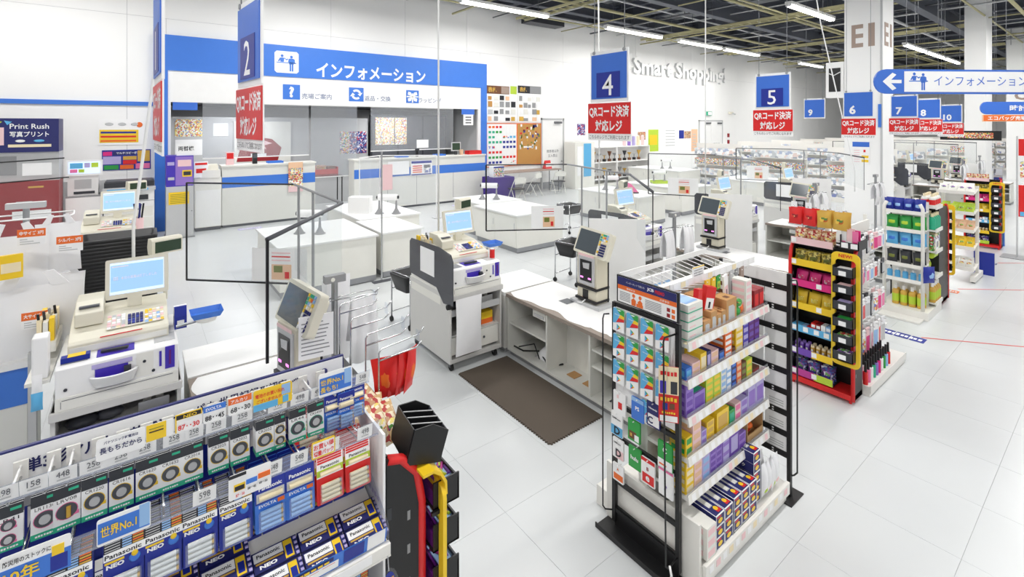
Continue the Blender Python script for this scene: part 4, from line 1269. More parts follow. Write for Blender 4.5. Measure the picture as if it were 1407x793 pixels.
def draped_bag(x, y, z, w_, h, rz, label, group='white carrier bags on the stands', seed=1):
    """a wad of carrier bags folded over a wire: two hanging flaps"""
    rnd = random.Random(seed)
    b = MB(); n = 8
    prof = [(-.035, -h), (-.05, -h * .6), (-.045, -h * .25), (-.02, -.01), (0, .012), (.02, -.01), (.045, -h * .2), (.05, -h * .45), (.04, -h * .7)]
    vs = []
    for i in range(n + 1):
        u = i / n - .5
        for k, (a, c2) in enumerate(prof):
            sp = 1 + .35 * (abs(c2) / h)
            vs.append((u * w_ * sp + .008 * math.sin(9 * u + k), a * (1 + .25 * math.sin(14 * u + seed)) + rnd.uniform(-.004, .004), c2 + rnd.uniform(-.006, .006)))
    m_ = len(prof)
    fs = [(i * m_ + k, (i + 1) * m_ + k, (i + 1) * m_ + k + 1, i * m_ + k + 1) for i in range(n) for k in range(m_ - 1)]
    b.add(vs, fs, 'bag_white', True)
    o = b.build('carrier_bags', None, (x, y, z), rz)
    sol = o.modifiers.new('thickness', 'SOLIDIFY'); sol.thickness = .012
    return tag(o, label, 'bag', group)
draped_bag(.92, 3.38, 1.19, .14, .28, R(8), 'folded white carrier bags left of the steel pole behind the batteries', seed=2)
draped_bag(1.27, 3.38, 1.18, .16, .45, R(-6), 'white carrier bags right of the steel pole behind the batteries', seed=3)
draped_bag(4.54, 3.12, 1.25, .16, .4, R(5), 'white carrier bags on the left arm behind the card gondola', seed=4)
draped_bag(4.9, 3.12, 1.25, .14, .36, R(-4), 'white carrier bags on the right arm behind the card gondola', seed=5)
draped_bag(8.92, 3.31, 1.24, .15, .4, 0, 'white carrier bags on the left arm behind the candy rack', seed=6)
draped_bag(9.28, 3.31, 1.24, .15, .4, 0, 'white carrier bags on the right arm behind the candy rack', seed=7)
draped_bag(11.42, 3.16, 1.24, .15, .4, 0, 'white carrier bags on the left arm near the white column', seed=8)
draped_bag(11.78, 3.16, 1.24, .15, .4, 0, 'white carrier bags on the right arm near the white column', seed=9)
hs = MB().pillow(.22, .62, .06, 'bag_white', 8, 9)
tag(hs.build('hanging_bag', None, (1.13, 3.54, .69), R(10)), 'tall white bag hanging behind the steel pole by the batteries', 'bag')
tb_ = thing('text_panel', 'white panel of fine slanted print behind the battery gondola', 'panel', (.86, 3.07, .98), R(-8))
MB().box(-.10, .10, 0, .008, 0, .26, 'paper').build('panel_sheet', tb_)
b = sheet_text_lines(MB(), -.085, .085, .02, .23, 9, 'mid_grey', off=-.001, fill=.3)
b.build('print', tb_)
# white counter panel boards standing beside the terminals
def white_board(x0, y0, x1, y1, z0, z1, label, holder=True):
    s = thing('counter_partition', label, 'partition', (x0, y0, 0), math.atan2(y1 - y0, x1 - x0), 'white side panels')
    L_ = math.hypot(x1 - x0, y1 - y0)
    MB().box(0, L_, -.006, .006, z0, z1, 'white').build('panel_sheet', s)
    for q in (.06, L_ - .06):
        MB().cyl((q, .02, 0.0), (q, .02, z0 + .1), .012, 'steel', 8).build('leg', s)
    return s
white_board(3.98, 3.75, 4.42, 3.32, .1, 1.36, 'tall white side panel right of the payment terminal by the mat')
white_board(6.95, 4.05, 7.3, 3.55, .4, 1.35, 'white side panel beside the second payment terminal')
white_board(9.8, 4.0, 10.2, 3.5, .5, 1.4, 'white side panel beside the terminal behind the candy bags')

# more lanes beyond the column
for k, (x, y, nm) in enumerate(((17.4, 4.1, 'the first lane beyond the white column'), (19.9, 4.1, 'the second lane beyond the white column'))):
    copy_tree(cart_c, (x, y, 0), 0, 'grey register cart in ' + nm)
    copy_tree(ch_c, (x + .02, y, .75), 0, 'white and purple coin changer in ' + nm)
    copy_tree(rg_c, (x + .07, y + .17, 1.0), 0, 'ivory cash register in ' + nm)
    copy_tree(cn_c, (x + .7, y, 0), 0, 'service counter in ' + nm)
    copy_tree(tm, (x + 1.1, y - .5, .65), 0, 'payment terminal in ' + nm)
    screen('black edged clear screen in ' + nm, (x + 1.4, y + 2.3), (x + 2.0, y + 1.2), (x + 1.7, y - .2), (x + .8, y - 1.0), 1.85, 1.0, 1.2, [(x + 1.85, y + .7), (x + 1.75, y + .2)], (.2, .6))
    bag_stand(x + 1.65, y - .95, 'steel carrier bag stand in ' + nm, 1.42)
    draped_bag(x + 1.48, y - .99, 1.24, .18, .42, 0, 'white carrier bags on the left arm in ' + nm, seed=12 + k)
    draped_bag(x + 1.84, y - .99, 1.24, .18, .42, 0, 'white carrier bags on the right arm in ' + nm, seed=15 + k)
# ================================================================== BATTERY GONDOLA (foreground)
GX0, GX1, GYS = -.64, .60, 1.74
bgd = thing('battery_gondola', 'battery display gondola in the near left corner, with white header board', 'gondola', (0, GYS, 0))
def gl(y): return y - GYS
MB().box(GX0, GX1, gl(1.74), gl(1.77), .1, 1.43, 'deep_blue').build('back_panel', bgd)
MB().box(GX0, GX1, gl(1.735), gl(1.775), 1.43, 1.465, 'mid_grey').build('hook_rail', bgd)
for k in range(24):
    MB().box(GX0 + .02 + k * .052, GX0 + .066 + k * .052, gl(1.728), gl(1.735), 1.432, 1.492, 'mid_grey' if k % 5 else 'light_grey').build('hook_plate', bgd)
MB().box(GX0, GX1, gl(1.40), gl(2.1), .002, .1, 'shelf_white').build('base_deck', bgd)
for x in (GX0, GX1 - .03):
    MB().box(x, x + .03, gl(1.745), gl(1.80), .1, 1.5, 'shelf_white').build('upright', bgd)
hb = MB().box(GX0, .585, gl(1.752), gl(1.762), 1.465, 1.573, 'navy').box(GX0 + .004, .581, gl(1.750), gl(1.7515), 1.467, 1.568, 'paper').build('header_board', bgd)
MB().text('単3形アルカリ乾電池で', -.06, 1.522, .038, 'navy_ink', off=gl(1.749), bold=.03, w=.34).build('lettering', hb)
MB().text('パネ 世界記録™認定', .265, 1.535, .03, 'navy_ink', off=gl(1.749), bold=.02, w=.26).build('lettering', hb)
em = MB()
for k in range(20):
    a0, a1 = PI * k / 20, PI * (k + .7) / 20
    em.poly([(.43 + r_ * math.cos(a), gl(1.749), 1.505 + r_ * math.sin(a)) for a, r_ in ((a0, .03), (a1, .03), (a1, .036), (a0, .036))], 'navy_ink')
em.build('round_emblem', hb)
em = MB().sphere((.515, gl(1.744), 1.535), .012, 'navy', 10, 6, 1, .4, 1.1); em.box(.505, .525, gl(1.745), gl(1.748), 1.505, 1.525, 'yellow'); em.build('figure_print', hb)
# hooks, row 1 and row 2
hook_me = MB().tube([(0, 0, 0), (0, -.08, .008), (0, -.155, .022), (0, -.163, .03)], .0028, 'chrome', 6).tube([(0, 0, .028), (0, -.08, .034), (0, -.155, .046)], .0028, 'white', 6).box(-.014, .014, -.002, .004, -.012, .04, 'shelf_white').mesh('hook')
hook2_me = MB().tube([(0, 0, 0), (0, -.12, .008), (0, -.225, .022), (0, -.235, .032)], .0028, 'chrome', 6).tube([(0, 0, .028), (0, -.12, .034), (0, -.222, .046)], .0028, 'chrome', 6).box(-.014, .014, -.002, .004, -.012, .04, 'shelf_white').mesh('hook')
R1X = [-.29, -.236, -.175, -.137, -.086, -.034, .019, .068, .117, .179, .232, .297, .338, .388, .442, .50]
for x in R1X:
    put(hook_me, 'hook', bgd, (x, gl(1.735), 1.507))
R2X = [-.21, -.125, -.027, .051, .128, .211, .297, .376, .462, .548]
for x in R2X:
    put(hook2_me, 'hook', bgd, (x, gl(1.735), 1.385))
def price_rail(x0, x1, y, z0, h, tags, parent, tagmat='paper'):
    r_ = MB().poly([(x0, y, z0), (x1, y, z0), (x1, y - .008, z0 + h), (x0, y - .008, z0 + h)], 'clear_rail').box(x0, x1, y - .002, y + .003, z0 - .003, z0, 'clear_rail').build('price_rail', parent)
    for x, s, w_ in tags:
        t = MB().add([(x - w_, y - .002, z0 + .003), (x + w_, y - .002, z0 + .003), (x + w_, y - .0095, z0 + h - .002), (x - w_, y - .0095, z0 + h - .002)], [(0, 1, 2, 3)], 'paper')
        if s:
            t.text(s, x, z0 + h * .62, h * .33, 'dark_grey', off=y - .0096, w=w_ * .95)
            t.poly([(x - w_ * .45, y - .006, z0 + h * .24), (x + w_ * .5, y - .006, z0 + h * .24), (x + w_ * .5, y - .0065, z0 + h * .32), (x - w_ * .45, y - .0065, z0 + h * .32)], 'light_grey')
        t.build('price_tag', r_)
    return r_
tags1 = [(-.241, '298', .024), (-.192, '158', .024), (-.142, '448', .025), (-.087, '258', .026), (-.035, '258', .026), (.013, '258', .024), (.075, '258', .024), (.119, '258', .022), (.171, '258', .024), (.235, '258', .026), (.328, '498', .026), (.39, '498', .026), (.443, '498', .02), (.585, '548', .022)]
price_rail(-.3, .61, gl(1.572), 1.545, .042, tags1, bgd)
tags2 = [(-.183, '448', .028), (-.043, '598', .026), (.137, '598', .026), (.302, '548', .022), (.37, '548', .024), (.461, '498', .024), (.565, '498', .024)]
price_rail(-.3, .62, gl(1.497), 1.408, .048, tags2, bgd)
# promotion cards clipped to the rails
def promo(x0, x1, y, z0, z1, cols, texts, label):
    o = thing('promotion_card', label, 'card', ((x0 + x1) / 2, y, z0), 0, 'promotion cards on the battery rails')
    hw = (x1 - x0) / 2; h = z1 - z0
    b = MB().prism(rounded(-hw, hw, 0, h, min(.006, h * .2), 3), 'y', 0, .0015, cols[0]); b.build('card', o)
    pr = MB()
    for q_, (u0, u1, v0, v1, m) in enumerate(cols[1:]):
        pr.box(-hw + u0 * 2 * hw, -hw + u1 * 2 * hw, -.0006 - .0004 * q_, -.0002, v0 * h + .0002 * q_, v1 * h - .0002 * q_, m)
    for (s, u, v, hh, m, ww) in texts:
        pr.text(s, -hw + u * 2 * hw, v * h, hh * h, m, off=-.0028, bold=.02, w=ww * 2 * hw if ww else None)
    pr.build('print', o)
    return o
y1 = 1.557
promo(-.082, .014, y1, 1.574, 1.628, ['paper'], [('パナソニック乾電池は', .5, .8, .14, 'navy_ink', .7), ('長もちだから', .5, .45, .28, 'navy_ink', .86)], 'white long-life promotion card left of the yellow one')
promo(.016, .074, y1, 1.585, 1.627, ['paper', (0, .72, .0, 1, 'yellow'), (.1, .62, .5, .58, 'ink'), (.1, .62, .7, .76, 'olive')], [], 'yellow notice card on the upper battery rail')
promo(.077, .137, y1, 1.584, 1.632, ['paper', (0, 1, .68, 1, 'yellow'), (.04, .96, .7, .94, 'ink'), (.0, .05, 0, .7, 'yellow')], [('NEO', .55, .82, .17, 'yellow', .5), ('87･･30', .5, .25, .28, 'red', .8)], 'black and yellow price card on the upper battery rail')
promo(.140, .193, y1, 1.584, 1.630, ['paper', (0, 1, .65, 1, 'blue')], [('EVOLTA', .45, .83, .18, 'paper', .7), ('88･･45', .5, .3, .3, 'ink', .85)], 'blue headed price card on the upper battery rail')
promo(.199, .257, y1, 1.584, 1.632, ['paper', (0, 1, .62, 1, 'orange')], [('アルカリ', .45, .8, .2, 'paper', .7), ('68･･30', .52, .3, .3, 'ink', .85)], 'orange headed price card on the upper battery rail')
promo(.262, .366, y1, 1.572, 1.632, ['yellow', (0, .62, 0, .32, 'sky'), (.72, .95, .45, .95, 'pale_blue'), (.75, .9, .05, .4, 'sky')], [('電池のお買い忘れ', .42, .72, .2, 'red', .75), ('ございませんか', .4, .46, .18, 'red', .65)], 'yellow battery reminder card with blue fan on the upper rail')
wn1 = promo(.443, .548, y1, 1.55, 1.622, ['paper', (.03, .97, .12, .82, 'blue'), (.76, .96, .3, .95, 'pale_blue')], [('世界No.1', .38, .62, .26, 'yellow', .66), ('長もち!', .3, .3, .24, 'yellow', .5)], 'world number one card on the upper battery rail')
y2 = 1.482
promo(-.235, -.121, y2, 1.40, 1.475, ['paper', (0, 1, .0, .62, 'blue'), (.7, .95, .05, .5, 'deep_blue'), (.72, .9, .5, .8, 'yellow')], [('10年', .3, .38, .4, 'yellow', .5), ('防災用のストックに', .38, .8, .16, 'ink', .66)], 'ten year storage card on the lower battery rail')
promo(-.077, .024, y2, 1.415, 1.478, ['paper', (.02, .98, .1, .85, 'blue'), (.78, .98, .15, 1, 'pale_blue')], [('世界No.1', .4, .5, .4, 'yellow', .66)], 'world number one card on the lower battery rail')
promo(.190, .294, y2, 1.395, 1.462, ['paper', (.12, .38, .3, .58, 'yellow'), (.14, .36, .32, .5, 'ink'), (.4, .66, .42, .62, 'blue'), (.68, .97, .46, .68, 'orange'), (.0, .4, .86, 1, 'ink')], [('87･･30', .26, .15, .12, 'red', .2), ('88･･45', .53, .26, .1, 'ink', .2), ('68･･30', .8, .3, .1, 'ink', .2)], 'white three price comparison card on the lower battery rail')
promo(.402, .47, y2, 1.415, 1.466, ['yellow', (.05, .95, .1, .9, 'paper')], [('お買い得', .5, .68, .32, 'red', .85), ('増量パック', .5, .3, .3, 'red', .85)], 'red and yellow bargain burst on the lower battery rail')

# coin cell cards
def coin_card(text, ring, double=False, w_=.049, h=.1, capsule=False, back='teal_green'):
    b = MB()
    b.prism([(-w_ / 2, -h), (w_ / 2, -h), (w_ / 2, 0), (-w_ / 2, 0)], 'y', 0, .0012, 'paper')
    b.box(-w_ / 2, w_ / 2, -.0006, -.0001, -.026, 0, 'charcoal')
    b.box(.003, w_ / 2 - .003, -.0012, -.0007, -.013, -.007, 'teal_green')
    b.box(-w_ / 2, w_ / 2, -.0006, -.0001, -h, -h + .013, back)
    if text:
        b.text(text, 0, -.032, .0075, 'ink', off=-.0008, w=w_ * .72)
    b.marks(0, -h + .0065, w_ * .7, .005, 'paper', off=-.0009, n=7)
    def disc(cx, cz, r_, m, y, ry=1.0):
        n = 20
        b.poly([(cx + r_ * math.cos(2 * PI * k / n), y, cz + r_ * ry * math.sin(2 * PI * k / n)) for k in range(n)], m)
    spots = [(0, -.0585)] if not double else [(0, -.044), (0, -.076)]
    r_ = .019 if not double else .0125
    for cx, cz in spots:
        disc(cx, cz, r_ * 1.08, ring, -.0007, .95); disc(cx, cz, r_, 'dark_grey', -.001, .95)
        if capsule:
            b.cyl((cx + .003, -.004, cz - .013), (cx + .003, -.004, cz + .011), .0045, 'gold', 10)
        else:
            b.cyl((cx, -.0012, cz), (cx, -.0045, cz), r_ * .55, 'light_grey', 16)
        b.poly([(cx + r_ * .55, -.0012, cz - r_ * .75), (cx + r_ * 1.15, -.0012, cz - r_ * .75), (cx + r_ * 1.15, -.0012, cz - r_ * .25)], ring)
    return b.mesh('coin_cell_card')
cards = [('LR44', -.290, 'pink', True, False), ('LR41', -.236, 'pink', True, False), ('LR1130', -.175, 'pink', False, False), ('LRV08', -.137, 'pink', False, True),
         ('CR1220', -.086, 'yellow', False, False), ('CR1616', -.034, 'yellow', False, False), ('CR1620', .019, 'yellow', False, False),
         ('CR1632', .068, 'yellow', False, False), ('CR2016', .117, 'yellow', False, False), ('CR2025', .179, 'yellow', False, False), ('CR2032', .232, 'yellow', False, False),
         ('CR2032', .297, 'yellow', False, False), ('CR2032', .338, 'yellow', True, False), ('LR44', .388, 'teal_green', False, False), ('CR2450', .442, 'teal_green', False, False)]
for k, (s, x, ring, dbl, cap) in enumerate(cards):
    me = coin_card(s, ring, dbl, .049 if k not in (12,) else .03, capsule=cap)
    deep = {11: 5, 9: 3, 10: 3}.get(k, 2)
    for q in range(deep):
        y = 1.585 + q * .011
        o = put(me, 'coin_cell_card', None, (x, y, 1.527 - q * .0015), rot=(R(-3), 0, R(4 if k == 3 else 0)))
        tag(o, ('coin cell card marked %s on the upper hooks' % s) if k not in (11, 12) else ('thick stack of coin cell cards marked CR2032 on one hook' if k == 11 else 'narrow double coin cell card marked CR2032'), 'battery pack', 'coin cell cards')

# AA blister packs
def aa_pack(kind):
    w_, h = .08, .138
    b = MB()
    top = {'neo': 'paper', 'evo': 'deep_blue', 'red': 'paper'}[kind]
    low = {'neo': 'deep_blue', 'evo': 'blue', 'red': 'red'}[kind]
    b.prism(rounded(-w_ / 2, w_ / 2, -h, 0, .006, 3), 'y', 0, .0015, low)
    b.box(-w_ / 2 + .001, w_ / 2 - .001, -.0007, -.0001, -.062, -.001, top)
    if kind == 'neo':
        b.box(-w_ / 2 + .001, w_ / 2 - .001, -.001, -.0008, -.025, -.001, 'ink')
        for k in range(4):
            b.box(.016, w_ / 2 - .003, -.0014, -.0011, -.006 - k * .0058, -.0025 - k * .0058, 'gold' if k % 2 else 'orange')
            b.box(-.004, .014, -.0014, -.0011, -.006 - k * .0058, -.0025 - k * .0058, 'pale_blue')
            b.box(-w_ / 2 + .003, -.008, -.0014, -.0011, -.005 - k * .0058, -.003 - k * .0058, 'light_grey')
        b.text('Panasonic', -.002, -.034, .0105, 'ink', off=-.0013, bold=.02, w=.07)
        b.box(-w_ / 2 + .001, w_ / 2 - .001, -.001, -.0008, -.0625, -.043, 'deep_blue')
        b.box(-w_ / 2 + .003, .0, -.0014, -.0011, -.05, -.045, 'yellow')
        b.text('NEO', -.017, -.0565, .010, 'paper', off=-.0014, bold=.05, w=.034)
        b.sphere((.02, -.001, -.056), .011, 'blue', 8, 6, 1.1, .15, 1).sphere((.02, -.002, -.047), .007, 'yellow', 8, 6, 1, .25, 1)
    elif kind == 'evo':
        b.text('Panasonic', 0, -.022, .011, 'paper', off=-.0013, bold=.02, w=.06)
        b.cyl((-.03, -.004, -.045), (.03, -.004, -.045), .0075, 'cream', 10)
        b.box(-w_ / 2 + .004, w_ / 2 - .004, -.001, -.0008, -.058, -.034, 'light_grey')
        b.text('EVOLTA', -.008, -.069, .008, 'paper', off=-.0009, bold=.02, w=.045)
        b.box(.018, .036, -.0012, -.0003, -.074, -.064, 'orange')
    else:
        b.box(-w_ / 2 + .001, w_ / 2 - .001, -.0012, -.0008, -.058, -.04, 'lime')
        for k in range(3):
            b.box(-w_ / 2 + .003, w_ / 2 - .005, -.0012, -.0008, -.008 - k * .007, -.003 - k * .007, 'red')
        b.text('Panasonic', 0, -.032, .009, 'ink', off=-.0013, bold=.02, w=.055)
        b.cyl((-.03, -.004, -.05), (.03, -.004, -.05), .006, 'cream', 10)
    for k in range(4):
        z = -.085 - k * .0125
        b.cyl((-.027, -.006, z), (.025, -.006, z), .0058, 'offwhite' if kind == 'neo' else ('pale_blue' if kind == 'evo' else 'cream'), 8)
        b.cyl((.025, -.006, z), (.03, -.006, z), .0058, 'gold' if k % 2 else 'steel', 8)
    b.box(-.033, .033, -.0135, -.0128, -.13, -.077, 'blister')
    return b.mesh('battery_pack')
PK = {k: aa_pack(k) for k in ('neo', 'evo', 'red')}
row2 = [(-.21, 'neo', 4, 'white headed battery packs at the left end of the lower hooks'), (-.125, 'neo', 4, 'white headed battery packs under the ten year card'), (-.027, 'neo', 6, 'white headed battery packs under the lower world number one card'), (.051, 'neo', 6, 'white headed battery packs left of the blank tag'), (.128, 'neo', 6, 'white headed battery packs right of the lower world number one card'),
        (.211, 'neo', 6, 'white headed battery packs under the three price card'), (.297, 'evo', 6, 'left of the two hooks of blue battery packs'), (.376, 'evo', 6, 'right of the two hooks of blue battery packs'), (.462, 'red', 6, 'left of the two hooks of red battery packs'), (.548, 'red', 6, 'right of the two hooks of red battery packs')]
for k, (x, kd, n, lab) in enumerate(row2):
    for q in range(n):
        o = put(PK[kd], 'battery_pack', None, (x, 1.512 + q * .022, 1.398 - q * .0016), rot=(R(-6), 0, 0))
        tag(o, lab, 'battery pack', 'battery packs on the lower hooks')
for k, (x, kd) in enumerate(((.50, 'evo'), (.54, 'evo'))):
    o = put(PK[kd], 'battery_pack', None, (x, 1.60 - k * .01, 1.525), scale=(.7, 1, .85))
    tag(o, 'blue battery pack behind the world number one card on the upper hooks', 'battery pack', 'blue packs on the upper hooks')
for k in range(3):
    o = put(PK['evo'], 'battery_pack', None, (.575, 1.60 + .02 * k, 1.535), scale=(.75, 1, .8))
    tag(o, 'blue battery pack at the right end of the upper hooks', 'battery pack', 'blue packs at the end of the upper hooks')
for k in range(3):
    o = put(PK['red'], 'battery_pack', None, (.43 + .055 * (k % 2), 1.66 + .012 * k, 1.47), rot=(R(-25), 0, 0))
    tag(o, 'red and lime battery pack on the short middle hook', 'battery pack', 'red packs on the middle hooks')
# tray shelf with packs laid in rows
sh = MB().prism([(gl(1.415), 1.115), (gl(1.735), 1.205), (gl(1.735), 1.215), (gl(1.415), 1.125)], 'x', GX0, .605, 'shelf_white').build('tray_shelf', bgd)
MB().box(GX0, .61, gl(1.395), gl(1.412), 1.09, 1.125, 'shelf_white').build('shelf_edge', bgd, bev=.002)
MB().box(GX0, .61, gl(1.395), gl(1.74), 1.085, 1.09, 'shelf_white').build('shelf_plate', bgd)
lipo = MB().poly([(GX0, gl(1.41), 1.126), (.6, gl(1.41), 1.126), (.6, gl(1.40), 1.176), (GX0, gl(1.40), 1.176)], 'blue').build('tray_front', bgd)
lp = MB()
def lipz(v): return (gl(1.41) - .01 * v - .0012, 1.126 + .05 * v)
def lipq(x0, x1, v0, v1, m):
    y0_, z0_ = lipz(v0); y1_, z1_ = lipz(v1)
    lp.poly([(x0, y0_, z0_), (x1, y0_, z0_), (x1, y1_ - .0003, z1_), (x0, y1_ - .0003, z1_)], m)
lipq(.24, .36, .05, .55, 'yellow'); lipq(.365, .455, .1, .6, 'paper'); lipq(.54, .595, .05, .98, 'paper'); lipq(.375, .40, .38, .5, 'red'); lipq(.41, .445, .38, .5, 'red'); lipq(.47, .53, .1, .9, 'deep_blue')
lipq(.26, .44, .68, .9, 'navy'); lipq(-.2, .2, .1, .5, 'paper')
lp.marks(.35, 1.165, .16, .008, 'yellow', off=gl(1.4005) - .0025, n=9)
lp.marks(.3, 1.139, .08, .01, 'ink', off=gl(1.404) - .004, n=5)
lp.build('print', lipo)
tg = [(x, '', .03) for x in (.35, .45)]
for x in (.46, .52):
    MB().box(x - .03, x + .03, gl(1.3935), gl(1.3945), 1.095, 1.12, 'paper').build('price_tag', bgd)
sp_ = MB().poly([(.606, gl(1.40), 1.126), (.606, gl(1.74), 1.215), (.606, gl(1.74), 1.33), (.606, gl(1.68), 1.33), (.606, gl(1.40), 1.18)], 'clear_rail').build('clear_end', bgd)
MB().marks(1.58 - GYS, 1.205, .2, .018, 'lilac', 'zy', .6075, n=9).build('print', sp_)
bp = MB()
w_, h = .118, .06
bp.box(-w_ / 2, w_ / 2, -h / 2, h / 2, 0, .016, 'navy')
bp.box(-w_ / 2 + .003, .02, .0, h / 2 - .004, .0162, .0168, 'paper')
bp.box(-w_ / 2 + .006, .018, -.008, -.003, .0162, .0168, 'gold')
bp.text('Panasonic', -.018, .014, .011, 'ink', 'xy', .0175, bold=.02, w=.06)
bp.text('NEO', -.022, -.018, .011, 'paper', 'xy', .0175, bold=.05, w=.045)
bp.box(.022, .045, -h / 2 + .004, h / 2 - .004, .0162, .0168, 'yellow').box(.026, .042, -.02, .01, .017, .0173, 'deep_blue')
for k in range(4):
    bp.cyl((.05, -.023 + k * .0153, .012), (.058, -.023 + k * .0153, .012), .006, 'lilac', 8)
pack_lie = bp.mesh('battery_carton')
bc = MB().box(-.05, .05, -.05, .05, 0, .012, 'deep_blue')
for k in range(6):
    bc.cyl((-.045, -.04 + k * .016, .014), (.03, -.04 + k * .016, .014), .006, 'gold', 8).cyl((.03, -.04 + k * .016, .014), (.046, -.04 + k * .016, .014), .006, 'steel', 8)
cell_row = bc.mesh('cell_strip')
slope = math.atan2(.09, .32)
def tray_z(y): return 1.1252 + (y - 1.415) * (.09 / .32) + .001
for c in range(9):
    x = -.42 + c * .122
    for j in range(4):
        y = 1.452 + j * .064
        if c >= 6 and j >= 2:
            continue
        for q in range(2 if c < 6 else 1):
            o = put(pack_lie, 'battery_carton', None, (x, y, tray_z(y) + q * .0168), rot=(slope, 0, R(0)))
            tag(o, 'dark navy battery carton lying in the lower tray' if q == 0 else 'dark navy battery carton on top of another in the lower tray', 'battery pack', 'battery cartons in the tray')
for c in range(4):
    x = .255 + c * .104
    y = 1.645
    o = put(cell_row, 'cell_strip', None, (x - .015, y, tray_z(y)), rot=(slope, 0, 0))
    tag(o, 'strip of gold and silver cells at the back of the lower tray', 'battery pack', 'strips of cells in the tray')
# shelf below with a few packs
MB().box(GX0, .6, gl(1.42), gl(1.74), .86, .88, 'shelf_white').build('shelf_plate', bgd)
MB().box(GX0, .6, gl(1.42), gl(1.74), .5, .52, 'shelf_white').build('shelf_plate', bgd)
for k in range(6):
    o = put(PK['neo'], 'battery_pack', None, (.1 + k * .085, 1.46, 1.025), rot=(R(4), 0, 0))
    tag(o, 'battery pack standing on the shelf under the tray', 'battery pack', 'packs under the tray')
sgn = thing('oval_wobbler', 'oval blue and yellow tag hanging from the battery tray edge', 'tag', (.60, 1.385, 1.0), 0)
b = MB(); n = 18
b.poly([(.03 * math.cos(2 * PI * k / n), 0, .06 * math.sin(2 * PI * k / n)) for k in range(n)], 'blister')
b.poly([(.022 * math.cos(2 * PI * k / n), -.001, .05 * math.sin(2 * PI * k / n)) for k in range(n)], 'deep_blue')
for k in range(5): b.box(-.014, .014, -.0025, -.0015, -.035 + k * .015, -.028 + k * .015, 'gold')
b.build('oval', sgn)
MB().cyl((0, .002, .05), (-.0, .01, .09), .0015, 'chrome', 6).build('clip', sgn)
MB().box(.612, .62, gl(1.46), gl(1.74), .55, 1.42, 'paper').build('price_list', bgd)
b = MB()
for k in range(12):
    b.box(.6205, .6215, gl(1.5), gl(1.62), .62 + k * .06, .64 + k * .06, 'mid_grey')
b.box(.6205, .6215, gl(1.5), gl(1.7), 1.2, 1.26, 'sky')
b.build('print', bgd)

# ================================================================== RED EDGED SNACK RACKS
def snack_rack(label, loc, f, ztop=1.305, depth=.2):
    """f=-1 faces -X, f=+1 faces +X; front plane at x=0, depth goes the other way; width along y 0..+.52"""
    s = thing('snack_rack', label, 'rack', loc, 0, 'red edged snack racks')
    def X(a): return a * f
    def bx(mb, a0, a1, *r):
        x0, x1 = sorted((X(a0), X(a1))); return mb.box(x0, x1, *r)
    prof = [(-.0, .03), (-.0, 1.14), (-.02, 1.24), (-.07, 1.30), (-depth, 1.33), (-depth, .03)]
    for y in (0, .505):
        sp = MB()
        sp.prism([(X(a), z) for a, z in prof], 'y', y, y + .014, 'black').build('side_panel', s)
        MB().tube([(X(.004), y + .007, .03), (X(.004), y + .007, 1.14), (X(-.016), y + .007, 1.245), (X(-.07), y + .007, 1.308), (X(-.115), y + .007, 1.322)], .016, 'red', 8).build('red_edging', s)
        sl = MB()
        for k in range(9):
            bx(sl, -.12, -.105, y - .0008, y - .0001, .25 + k * .11, .29 + k * .11, 'charcoal')
            bx(sl, -.05, -.04, y - .0008, y - .0001, .22 + k * .11, .25 + k * .11, 'mid_grey')
        tag(sl.build('slots', s), kind='stuff')
    bx(MB(), -depth, -depth + .01, .014, .505, .03, 1.33, 'black').build('back_panel', s)
    bx(MB(), -depth, .015, 0, .519, .03, .075, 'red').build('base_bar', s)
    for y in (.03, .49):
        MB().cyl((X(-.01), y, 0), (X(-.01), y, .03), .012, 'red', 8).build('foot', s)
        MB().cyl((X(-depth + .02), y, 0), (X(-depth + .02), y, .03), .012, 'red', 8).build('foot', s)
    # yellow frame
    yc0, yc1 = -.05, .14
    oo = rounded(yc0 - .012, yc1 + .012, .335, ztop, .045, 5); n_ = len(oo)
    ii = rounded(yc0 + .018, yc1 - .018, .365, ztop - .06, .03, 5)
    xa, xb = X(.049), X(.063)
    fr = MB().add([(xa, *p) for p in oo] + [(xa, *p) for p in ii] + [(xb, *p) for p in oo] + [(xb, *p) for p in ii],
                  [f_ for k in range(n_) for j_ in [(k + 1) % n_] for f_ in ((k, j_, n_ + j_, n_ + k), (2 * n_ + k, 2 * n_ + j_, 3 * n_ + j_, 3 * n_ + k), (k, j_, 2 * n_ + j_, 2 * n_ + k), (n_ + k, n_ + j_, 3 * n_ + j_, 3 * n_ + k))], 'yellow')
    fro = fr.build('yellow_frame', s)
    MB().text('NEW!', (yc0 + yc1) / 2, ztop - .028, .03, 'red', 'yz' if f < 0 else 'zy', X(.0642), bold=.03, w=.1).build('lettering', fro)
    for z in (.45, 1.1):
        bx(MB(), .02, .05, yc0 + .01, yc0 + .02, z, z + .012, 'black').build('bracket', fro)
    for k in range(int((ztop - .34) / .142)):
        z = .40 + k * .142
        t = bx(bx(bx(MB(), .03, .13, yc0 + .02, yc1 - .02, z, z + .006, 'black'), .124, .13, yc0 + .02, yc1 - .02, z, z + .075, 'charcoal'), .03, .13, yc0 + .02, yc0 + .025, z, z + .09, 'black')
        bx(t, .03, .13, yc1 - .025, yc1 - .02, z, z + .09, 'black')
        t = t.build('small_tray', s)
        bx(MB(), .1302, .1312, .02, .075, z + .012, z + .052, 'paper').build('price_tag', t)
    return s
cr = snack_rack('red edged snack rack with yellow new-item frame, full of candy trays', (4.85, 1.49, 0), -1)
br = snack_rack('black sided snack rack with red edge at the end of the battery gondola', (.75, 1.47, 0), 1, 1.2, .122)
